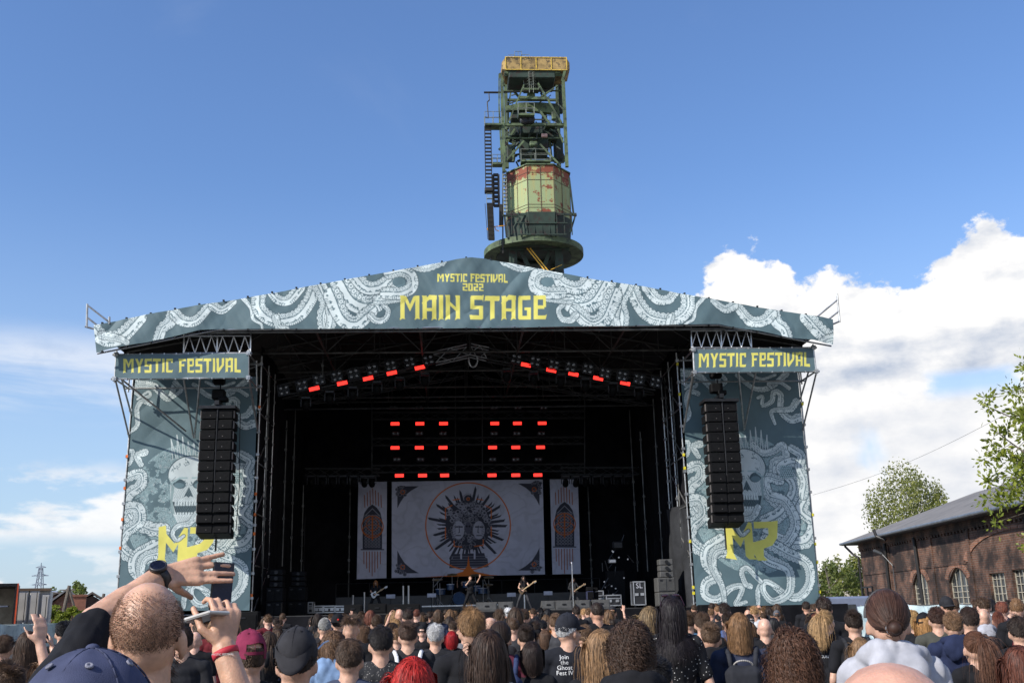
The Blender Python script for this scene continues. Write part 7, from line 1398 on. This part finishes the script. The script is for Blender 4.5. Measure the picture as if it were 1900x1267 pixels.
Fp(909, 1146, 9.5, 'bald man right of the tall dark blond man', hair='fringe', hc=BRN, sc=BK2)
Fp(927, 1152, 7.6, 'person with dark hair in a bun and plum shirt', pose='downf', hair='bun', hc=DKB, sc=(.09, .02, .035))
Fp(975, 1157, 9.5, 'man with dark crop left of the black-capped man', hair='crop', hc=DKB, sc=BK1)
Fp(1031, 1137, 13, 'man with light brown crop just behind the black-capped man', hair='crop', hc=(.12, .07, .04), sc=(.05, .05, .055))
Fp(1083, 1158, 10.5, 'bearded man with brown crop right of the black-capped man', hair='crop', hc=(.12, .07, .04), sc=BK1, seed=1)
Fp(1010, 1166, 13, 'person with straight brown hair beneath the capped man shoulder', pose='downf', hair='bob', hc=(.09, .05, .03), sc=BK2)
Fp(1032, 1160, 14, 'person with orange-red hair against the black-capped man', pose='downf', hair='shoulder', hc=GIN, sc=BK2)
Fp(1275, 1133, 12, 'man with short brown hair right of the sunglasses woman', hair='crop', hc=BRN, sc=(.08, .16, .25))
Fp(1302, 1131, 11, 'man with brown hair in black beyond the cycling top', hair='medium', hc=BRN, sc=BK1)
Fp(1349, 1134, 14, 'man with dark brown crop in a blue top', hair='crop', hc=DKB, sc=(.06, .1, .22), seed=1)
Fp(1205, 1122, 7.8, 'person with long dark blond hair behind the tousled dark curls', pose='downf', hair='long', hc=(.15, .10, .05), sc=BK1)
Fp(1712, 1134, 11.5, 'blond person in a black cap turned sideways at right', pose='downf', hair='shoulder', hc=(.33, .17, .06), cap=(.012, .012, .014), sc=BK1, capyaw=-.5)
Fp(1213, 1160, 5.4, 'person in a black hoodie between the curls and sunglasses woman', hair='crop', hc=BLK, shirt='hoodie', sc=BK1, zt=1.52)
# ---------------------------------------------------------------- random crowd further back
rg = random.Random(21); HN = {'crop': 'short', 'medium': 'thick short', 'buzz': 'shaved', 'long': 'long straight', 'wavy': 'wavy', 'shoulder': 'shoulder-length', 'bob': 'bobbed', 'curly': 'curly', 'pony': 'ponytailed', 'bun': 'knotted'}
CN = [('black', BLK), ('dark brown', DKB), ('brown', BRN), ('light brown', LBR), ('blond', BLD), ('auburn', AUB), ('grey', GRY), ('ginger', GIN)]; CWt = [3, 8, 8, 3.6, 1.5, .8, .5, .35]
TN = [('black', BK1), ('charcoal', (.035, .035, .038)), ('navy', NVY), ('maroon', (.11, .015, .02)), ('white', (.5, .5, .5)), ('olive', (.05, .055, .03)), ('grey', (.16, .16, .17)), ('blue', (.08, .13, .25))]; TWt = [13, 4, 1.6, .7, .9, .6, 1, .7]
SKT = [(.52, .29, .20), (.56, .33, .24), (.46, .25, .17), (.60, .36, .27)]
fill = []; N_fill = 0; FX = {f[0] for f in F_}; occ = [(f[0], f[1], 0.2*FPX/f[2]) for f in F_]; tries = 0
while N_fill < 238 and tries < 60000:
    tries += 1; u = rg.random(); d = 10.5+22*u**.56; px_ = rg.uniform(-10, 1910)
    if px_ < 470 and d > 20: continue
    if px_ < 110 and d > 10.5 or (110 <= px_ < 470 and d > 9+(px_-110)*.06): continue
    if px_ > 1560 and d > 23-(px_-1560)*.022: continue
    yh = 1138-.0238*(px_-833); zt_ = rg.gauss(1.72, .065); zt_ = min(1.86, max(1.56, zt_)); py_t = yh+(1.75-zt_)*FPX/d; w_ = .19*FPX/d; ok = True
    for ox, oy, ow in occ:
        if abs(ox-px_) < (ow+w_)*.26 and (d > FPX*.2/ow-1.5) and abs(oy-py_t) < ow*.42+w_*.25: ok = False; break
        if d < FPX*.2/ow and abs(ox-px_) < (ow+w_)*(.42 if ox in FX else .2) and oy > py_t-w_*.3 and oy < py_t+(2.2 if ox in FX else .7)*w_: ok = False; break
    if not ok: continue
    occ.append((px_, py_t, w_)); fill.append((px_, py_t, d, zt_)); N_fill += 1
print('FILL', N_fill, tries); fill.sort(key=lambda q: q[0]); used = {}
short = {l: l for *_, l, _p in []}
ANCH = [(464, 'burgundy cap'), (553, 'dark grey backwards cap'), (620, 'denim-blue hoodie'), (707, 'flecked black shirt'), (808, 'silver-white hair'), (876, 'tall dark blond man'), (985, 'smooth dark bob'), (1055, 'man in black cap'), (1168, 'tousled dark curls'), (1247, 'sunglasses woman'), (1316, 'black cycling top'), (1370, 'black backpack'), (1468, 'huge curly hair'), (1532, 'high blond ponytail'), (1582, 'grey-piped backpack'), (1645, 'pale grey hoodie'), (1737, 'olive grey t-shirt'), (1766, 'navy sweater'), (1822, 'bald man in hood'), (280, 'raised phone man'), (121, 'left fence scrim'), (14, 'left edge')]
for px_, py_t, d, zt_ in fill:
    fem = rg.random() < .30; hn = rg.choices(['long', 'wavy', 'shoulder', 'bob', 'pony', 'bun'], [5, 3, 3, 2, 3, 1.5])[0] if fem else rg.choices(['crop', 'medium', 'buzz', 'curly', 'shoulder', 'long', None], [9, 6, 2.5, 1.2, 1.2, 1.2, 1.])[0]
    cn, c_ = rg.choices(CN, CWt)[0]; tn, t_ = rg.choices(TN, TWt)[0]; cap_ = None
    if not fem and rg.random() < .08: cap_ = rg.choice([BK1, BK2, (.1, .1, .11)])
    lodx = 0 if d < 11 else 1; pose = ('downf' if rg.random() < .7 else 'foldf') if fem else rg.choices(['down', 'fold', 'film', 'up'], [7, 3, .35, .22])[0]
    ax, an = min(ANCH, key=lambda q: abs(q[0]-px_)); side = 'left' if px_ < ax else 'right'; base = ('bald fan' if hn is None and not cap_ else 'fan in dark cap' if cap_ else '%s %s-haired fan' % (HN[hn].replace('ponytailed', 'tied-back').replace('knotted', 'knotted'), cn))+(' in %s' % tn)
    dist_ = 'behind, %s of' % side if d < 18 else 'far behind, %s of' % side
    lab = '%s %s the %s' % (base, dist_, an); k_ = lab; used[k_] = used.get(k_, 0)+1
    person(px_, py_t, d, lab, pose=pose, hair=hn or (None), hc=(lambda k_: tuple(x*k_ for x in c_))(rg.uniform(.8, 1.25)), sc=t_, shirt='hoodie' if rg.random() < .18 else 't_shirt', skin=rg.choice(SKT), lod=lodx, seed=0 if lodx else rg.randrange(2), cap=cap_, capyaw=rg.choice([0, 0, math.pi]), yaw=rg.gauss(0, .22), grp='crowd further back before the stage', zt=zt_)

bl_ = {}
for o in COL.objects:
    if o.get('group') == 'crowd further back before the stage': bl_.setdefault(o['label'], []).append(o)
for l_, os_ in bl_.items():
    if len(os_) > 1:
        os_.sort(key=lambda o: pix(o.location)[0])
        for i, o in enumerate(os_): o['label'] = '%s, %s' % (l_, ('leftmost one' if i == 0 else ORD[i]+' leftmost'))
# ================================================================ the bald man raising two phones
gx, gy = at(278, 1150, 2.72)[0], 2.72; sB = 1.043; O_ = Vector((gx, gy, GID)); loc_ = lambda P: tuple((Vector(P)-O_)/sB)
shL = (-.20, .0, 1.53); elL = loc_(at(178, 1156, 2.93)); wrL = loc_(at(300, 1068, 3.10)); elR = loc_((gx+.23, 3.0, 1.40)); wrR = loc_(at(416, 1204, 3.06))
PB = mk_proto('phone_man', {-1: (elL, wrL, (.95, .25, .13), (0, .93, -.37), [.08, .22, .30, .02, 2.6]), 1: (elR, wrR, (-.02, .12, 1), (-.55, .75, 0), 1.0)}, yaw=.10, pitch=.08, vox=.0048, kinds=('t_shirt',), shp={-1: shL}, slv=.86, ak=1.22, hsp=.15)
pm = mobj('person', PB['body'], None, (.52, .30, .20)); pm.location = O_; pm.scale = (sB,)*3; tag(pm, 'bald man in black t-shirt reaching up with both hands over two phones', 'person')
mobj('t_shirt', PB['shirts']['t_shirt'], pm, BK1); mobj('trousers', PB['trousers'], pm, (.02, .025, .04)); h = mobj('hair', hairmesh('fringe', 0, 0), pm, (.17, .10, .065)); h.matrix_local = PB['M']
mb = MB(); 
for s in (-1, 1): mb.bar((s*.071, -.03, 1.632), (s*.072, .075, 1.637), .004, .010); mb.box((s*.035, .098, 1.632), (.052, .004, .036))
mb.bar((-.015, .1, 1.64), (.015, .1, 1.64), .004, .006); g_o = mb.build('glasses', mat('black plastic frame', (.01, .01, .01), .25), pm); g_o.matrix_local = PB['M']
rn = np.random.default_rng(3); d = rn.normal(size=(1500, 3)); d /= np.linalg.norm(d, axis=1)[:, None]; d = d[(d[:, 2] < .05) & (d[:, 1] > -.25)]; Pb = np.array([0, .022, 1.59])+d*np.array([.064, .078, .078]); e = nrm(d+np.array([0, .2, -.9])+rn.normal(size=d.shape)*.3)*.022; sd = nrm(np.cross(e, d))*.0013
v = np.stack([Pb-sd, Pb+sd, Pb+e+sd*.3, Pb+e-sd*.3], 1).reshape(-1, 3); me = bpy.data.meshes.new('beard'); me.from_pydata(v.tolist(), [], np.arange(len(v)).reshape(-1, 4).tolist()); me.materials.append(MHAIR); b_ = mobj('beard', me, pm, (.05, .028, .018)); b_.matrix_local = PB['M']
# watch on the left wrist, festival band on the right one
def ring(c, ax, r0, r1, w_, n=28):
    ax = Vector(ax).normalized(); M = Matrix((*orth(ax), ax)).transposed(); m_ = MB(); m_.lathe([(r0, -w_), (r1, -w_*.9), (r1, w_*.9), (r0, w_), (r0, -w_)], c, n, M); return m_
aL = (Vector(wrL)-Vector(elL)).normalized(); cW = Vector(wrL)-aL*.012; wt = ring(cW, aL, .0335, .0375, .012).build('watch', mat('black watch strap', (.012, .012, .013), .5), pm, True); fn = (Vector((-.25, -.95, .25))-aL*Vector((-.25, -.95, .25)).dot(aL)).normalized(); Mw = Matrix((aL, fn.cross(aL), fn)).transposed()
m_ = MB(); m_.lathe([(.0, 0), (.0235, 0), (.0235, .010), (.0195, .0125), (.019, .011), (0, .011)], cW+fn*.0335, 32, Mw); w2 = m_.build('watch_case', MCASE, wt, True); m_ = MB(); m_.lathe([(0, .0115), (.0188, .0115)], cW+fn*.0335, 28, Mw); m_.build('watch_face', mat('dark watch glass', (.012, .014, .03), .06), wt)
aR = (Vector(wrR)-Vector(elR)).normalized(); ring(Vector(wrR)-aR*.012, aR, .0335, .0355, .0085).build('wristband', mat('woven crimson band', (.38, .015, .03), .7), pm, True); wb = pm.children[-1]
words('MYSTIC FESTIVAL', .0075, 'lettering', mat('white thread', (.7, .68, .66), .7), wb, Vector(wrR)-aR*.012+V(0, -.0362, -.001), (math.pi/2, 0, .0), ext=.0003)
def phone(c, rot, lab, screen=(.02, .03, .06), body=(.02, .02, .022), sz=(.074, .155, .0085), sc=1.):
    o = tag(empty('mobile_phone', c), lab, 'phone'); o.rotation_euler = rot; m_ = MB(); m_.cbox((0, 0, 0), (sz[0], sz[2], sz[1]), .003); m_.build('case', mat('phone case %.2f' % body[0], body, .35, .1), o); m_ = MB(); m_.box((0, -sz[2]/2-.0004, 0), (sz[0]*.92, .0006, sz[1]*.94)); m_.build('screen', mat('phone glass %.3f' % screen[2], screen, .05, spec=.8), o); m_ = MB(); m_.lathe([(.006, 0), (.006, .003), (0, .003)], (sz[0]*.28, sz[2]/2, sz[1]*.4), 12, Matrix.Rotation(-math.pi/2, 3, 'X')); m_.build('camera_lens', MDK, o); return o
phone(at(411, 1093, 3.17), (.05, .03, .85), 'upright dark phone held between the bald man\'s raised hands', (.012, .018, .045)); phone(at(379, 1144, 3.06), (math.pi/2-.16, .05, math.pi/2-.75), 'flat silver phone held sideways in the bald man\'s right hand', (.3, .3, .31), (.55, .53, .5), (.07, .145, .009))
# ================================================================ band
def perf(px, py, Y, pr, hair, hc, lab, sc=BK1, yaw=math.pi, shirt='t_shirt', s=None, tc=BK1, skin=(.50, .30, .21)):
    z = at(px, py, Y)[2]; s = s or (z-ZD)/CTOP[hair]; p = mobj('person', pr['body'], None, skin); p.location = standpt(px, Y); p.scale = (s,)*3; p.rotation_euler[2] = yaw; tag(p, lab, 'person', 'musicians on stage'); mobj(shirt, pr['shirts'][shirt], p, sc); mobj('trousers', pr['trousers'], p, tc); h = mobj('hair', hairmesh(hair, 1, 0), p, hc); h.matrix_local = pr['M']; return p
wide = {s: ((s*.26, .10, .50), (s*.40, -.02, .09), (s*.46, .12, .03)) for s in (-1, 1)}; A_g = {1: ((.27, .02, 1.16), (.06, .21, 1.03), (-.7, .2, -.3), (0, -1, 0), .8), -1: ((-.30, .10, 1.22), (-.48, .30, 1.33), (-.6, .2, .5), (0, -.6, .6), .9)}
PG = mk_proto('guitarist', A_g, legs=wide, vox=.014, kinds=('t_shirt', 'tank_top', 'hoodie')); PGH = mk_proto('head_down', A_g, legs=wide, vox=.014, pitch=-.35, kinds=('t_shirt',)); PS_ = mk_proto('singer', {1: ((.24, .16, 1.28), (.06, .20, 1.52), (-.4, .3, .7), (-.5, -.3, 0), .9), -1: ((-.34, .08, 1.42), (-.46, .20, 1.66), (-.1, .1, 1), (.6, .6, 0), .5)}, legs=wide, vox=.014, kinds=('t_shirt',), belly=.03); PD = mk_proto('drummer', {1: ((.28, .1, 1.4), (.3, .22, 1.65), (0, .3, 1), (-1, 0, 0), .9), -1: ((-.28, .16, 1.25), (-.2, .38, 1.25), (0, 1, .1), (0, 0, -1), .9)}, vox=.014, kinds=('t_shirt',))
perf(697, 1075, 39.2, PGH, 'long', (.25, .10, .03), 'guitarist with long ginger hair hanging forward over a white guitar'); perf(972, 1067, 38.6, PG, 'long', (.02, .012, .010), 'bassist with long dark hair in a sleeveless top, legs apart', shirt='tank_top', yaw=math.pi-.25, tc=(.04, .04, .045)); perf(1064, 1071, 38.6, PG, 'shoulder', (.06, .04, .03), 'right-hand guitarist in grey long sleeves behind a microphone stand', shirt='hoodie', sc=(.03, .03, .032), yaw=math.pi+.2, tc=(.03, .03, .033)); perf(873, 1066, 38.8, PS_, 'medium', (.12, .07, .03), 'heavy-set singer in black at centre stage with mic to mouth', yaw=math.pi+.1)
dp = perf(858, 1076, 44.2, PD, 'crop', DKB, 'drummer with one stick raised behind the singer'); 
def guitar(p, lab, bc, bass=False, nm='electric_guitar'):
    o = tag(empty(nm, p.matrix_world.translation if False else p.location), lab, 'guitar'); o.rotation_euler = p.rotation_euler; o.scale = p.scale; c = V(.03, .19, 1.02); n = V(-.48, .30, 1.34); d = (n-c).normalized(); f = V(.15, .95, -.1); f = (f-d*f.dot(d)).normalized(); u = d.cross(f); q = [(-.20, .02), (-.19, .13), (-.10, .165), (0, .12), (.08, .115), (.19, .17), (.17, .10), (.10, .05), (.10, -.05), (.15, -.11), (.10, -.14), (0, -.115), (-.1, -.16), (-.19, -.12)]
    pts_ = [c+d*a+u*b+f*.03 for a, b in q]; bd = fixn(MB().prism(pts_, f*-.045).build('guitar_body', mat('guitar paint '+nm+str(bc[0]), bc, .25, coat=.5), o)); MB().prism([c+d*a+u*b+f*.034 for a, b in ((-.1, .06), (.05, .07), (.08, 0), (.02, -.08), (-.1, -.06))], f*-.003).build('pickguard', MDK, bd)
    L = .62 if not bass else .74; MB().bar(c+d*.06+f*.04, c+d*L+f*.04, .05, .022, f).build('neck', mat('pale maple neck', (.42, .30, .17), .4), o); MB().prism([c+d*L+u*.03+f*.04, c+d*(L+.16)+u*.06+f*.04, c+d*(L+.19)+u*.0+f*.04, c+d*(L+.02)-u*.04+f*.04], f*-.015).build('headstock', mat('pale maple neck', (.42, .30, .17), .4) if bc[0] < .5 else mat('guitar paint '+nm+str(bc[0]), bc), o); m_ = MB(); [m_.box(c+d*(L+.03+.035*k)+u*.07+f*.03, (.02, .02, .02)) for k in range(4)]; m_.build('tuning_peg', MALU, o); MB().path([c-d*.18, V(.2, 0, 1.3), V(.12, -.06, 1.48), V(-.08, .1, 1.40), c+d*.1], .014).build('strap', MDK, o); return o
P4 = [o for o in COL.objects if o.get('group') == 'musicians on stage']
guitar(P4[0], 'white electric guitar with pointed headstock held by the long-haired guitarist', (.7, .7, .68)); guitar(P4[1], 'dark brown bass guitar with long pale neck', (.09, .055, .03), True, 'bass_guitar'); guitar(P4[2], 'dark electric guitar behind the microphone stand', (.05, .04, .035))
sg = P4[3]; o = tag(empty('microphone', sg.location), 'hand microphone at the singer\'s mouth', 'microphone'); o.rotation_euler = sg.rotation_euler; o.scale = sg.scale; MB().tube((.05, .24, 1.50), (.015, .15, 1.575), .014, .02, 8).build('handle', MDK, o); MB().ell((.012, .145, 1.582), (.028, .028, .028)).build('grille_ball', MALU, o)
o = tag(empty('drum_stick', dp.location), 'drum stick raised in the drummer\'s right hand', 'drum stick'); o.rotation_euler = dp.rotation_euler; o.scale = dp.scale; MB().tube((.30, .25, 1.70), (.22, .30, 2.08), .012, .008, 6).build('shaft', mat('pale maple neck', (.42, .30, .17), .4), o)
# ================================================================ things people carry
PX = {f[0]: f[4] for f in F_}
def carry(f, nm, lab, cat): p = PX[f]; o = tag(empty(nm, p.location), lab, cat); o.rotation_euler = p.rotation_euler; o.scale = p.scale; return o
def backpack(f, lab, col, trim=(.3, .3, .3), h=.46, round_=False):
    o = carry(f, 'backpack', lab, 'backpack'); m_ = MB(); m_.cbox((0, -.215, 1.16), (.29, .13, h), .05); m_.cbox((0, -.285, 1.09), (.23, .06, h*.52), .03); bm_ = sculpt(m_, .012, 3, 'bag', MTWILL, wr=.012); mobj('bag', bm_, o, col); m_ = MB()
    for s in (-1, 1): st = MB().path([V(s*.09, -.17, 1.36), V(s*.105, -.125, 1.47), V(s*.12, -.02, 1.507), V(s*.125, .085, 1.45), V(s*.14, .13, 1.3), V(s*.16, .03, 1.08), V(s*.13, -.15, .98)], .020, 6).build('strap', MTWILL, o, True); st.color = (*tuple(min(1, c*1.2) for c in col), 1)
    m_ = MB(); n = 14; m_.path([V(.07*math.cos(math.pi*i/n), -.2-.03*math.sin(math.pi*i/n), 1.39+.035*math.sin(math.pi*i/n)) for i in range(n+1)], .007, 5); hnd = m_.build('grab_handle', MTWILL, o, True); hnd.color = (*trim, 1)
    m_ = MB(); m_.path([V(.10*math.cos(math.pi*i/n), -.322, 1.13+.10*math.sin(math.pi*i/n)) for i in range(n+1)], .004, 5); m_.path([V(-.1, -.322, 1.13), V(-.11, -.322, .98)], .004, 5); m_.path([V(.1, -.322, 1.13), V(.11, -.322, .98)], .004, 5); z_ = m_.build('zip_piping', MTWILL, o, True); z_.color = (*trim, 1); return o
backpack(1370, 'black hiking backpack with pale handle on the golden-haired person', (.022, .023, .028), (.35, .33, .31)); backpack(1582, 'black backpack with grey and orange piping on the dark-haired man', (.02, .02, .022), (.4, .36, .33)); backpack(1796, 'black drawstring rucksack on the smooth-haired person', (.018, .018, .02), (.12, .12, .05)); backpack(757, 'grey backpack with wide white shoulder straps', (.06, .06, .065), (.6, .6, .6))
for c in COL.objects:
    if c.name.startswith('strap') and c.parent and c.parent.get('label') == 'grey backpack with wide white shoulder straps': c.color = (.62, .62, .62, 1)
backpack(927, 'navy backpack on the person in the plum shirt', (.025, .035, .08), (.1, .15, .3))
# phones held up in the crowd
def hold(f, lab, r=1.57): p = PX[f]; o = phone((0, 0, 0), (0, 0, 0), lab, (.015, .02, .03)); s = p.scale[2]; M = Matrix.Rotation(p.rotation_euler[2], 3, 'Z'); o.location = Vector(p.location)+M@(V(0, .40, 1.70)*s); o.rotation_euler = (0, r, p.rotation_euler[2]); return o
hold(57, 'dark phone held sideways by the long-haired person on the left')
# sunglasses on the head, headband, lettering
p = PX[1247]; m_ = MB()
for s in (-1, 1): m_.ell((s*.036, .035, 1.772), (.030, .020, .012)); m_.bar((s*.068, .03, 1.765), (s*.082, -.07, 1.70), .005, .010)
m_.build('sunglasses', mat('dark tinted lens', (.03, .012, .015), .1), p)
m_ = MB(); n = 24; m_.path([V(.075*math.cos(math.pi*i/n)*1.0, -.07-.035*math.sin(math.pi*i/n), 1.512+.0*i) for i in range(n+1)], .008, 6); lan = m_.build('lanyard', mat('red lanyard ribbon', (.45, .02, .02), .6), p)
p = PX[1645]; m_ = MB(); n = 30; m_.path([V(.0845*math.cos(math.pi*i/n), -.005+.012*math.sin(math.pi*i/n), 1.66+.108*math.sin(math.pi*i/n)) for i in range(n+1)], .009, 6); m_.build('headband', mat('dark headband', (.02, .018, .02), .6), p); ring((0, -.124, 1.62), (0, -1, .1), .024, .030, .005).build('hair_tie', mat('pale hair tie', (.4, .45, .5), .6), p)
p = PX[553]; m_ = MB(); m_.path([V(.080, .04, 1.69), V(.10, .075, 1.715), V(.115, .10, 1.722)], .004, 6); m_.build('hair_clip', MALU, p)
# curly pale beard-side and ear for the capped man; lettering wrapped onto the shirts
def print_on(p, txt, size, zc, xc=0., mt=None, sx=1.):
    sh = [c for c in p.children if c.name.split('.')[0] in ('t_shirt', 'hoodie')][0]; bpy.context.view_layer.update()
    o = words(txt, size, 'shirt_print', mt or MATS.get('white print') or mat('white print', (.62, .62, .62), .8), sh, (0, 0, 0), (0, 0, 0), 0, sx); me = o.data; o.scale = (1, 1, 1); bm = bmesh.new(); bm.from_mesh(me); bmesh.ops.triangulate(bm, faces=bm.faces); bm.to_mesh(me); bm.free()
    for v in me.vertices:
        x, z = v.co.x*sx+xc, v.co.y+zc; ok, lo, nr, ix = sh.ray_cast(V(x, -1, z), V(0, 1, 0)); v.co = V(x, (lo.y if ok else -.13)-.0035, z)
    me.update(); return o
try:
    print_on(PX[1052], 'Join\nthe\nGhost\nFest IV', .047, 1.385, -.045); print_on(PX[985], 'MD', .07, 1.33, 0); print_on(PX[1532], 'CKSUNTO', .04, 1.30, 0); print_on(PX[1316], 'o\n|\n|\n|', .03, 1.38, 0)
except Exception as ex: print('print failed', ex)
o = [c for c in COL.objects if c.name.startswith('cap') and c.parent == PX[627]][0]; m_ = MB(); q = [(0, -.016), (.013, -.002), (.013, .008), (.006, .012), (0, .007), (-.006, .012), (-.013, .008), (-.013, -.002)]; m_.prism([V(x, -.118, 1.70+z_) for x, z_ in q], (0, -.004, 0)); m_.build('heart_patch', mat('red patch', (.6, .02, .02), .6), PX[627])
# staff beyond the left fence
person(58, 1138, 46, 'security guard in black cap standing before the grey trailer doors', hair='crop', hc=DKB, cap=BK1, yaw=math.pi, sc=BK1, zt=1.78); person(6, 1138, 45, 'sunlit worker in black at the open truck on the left edge', hair='crop', hc=BRN, yaw=2.4, sc=BK1, zt=1.78)
person(20, 1183, 4.6, 'person in a white t-shirt raising a bent arm at bottom left', pose='up', hair='crop', hc=BRN, sc=(.6, .58, .66), zt=1.60, yaw=.5)
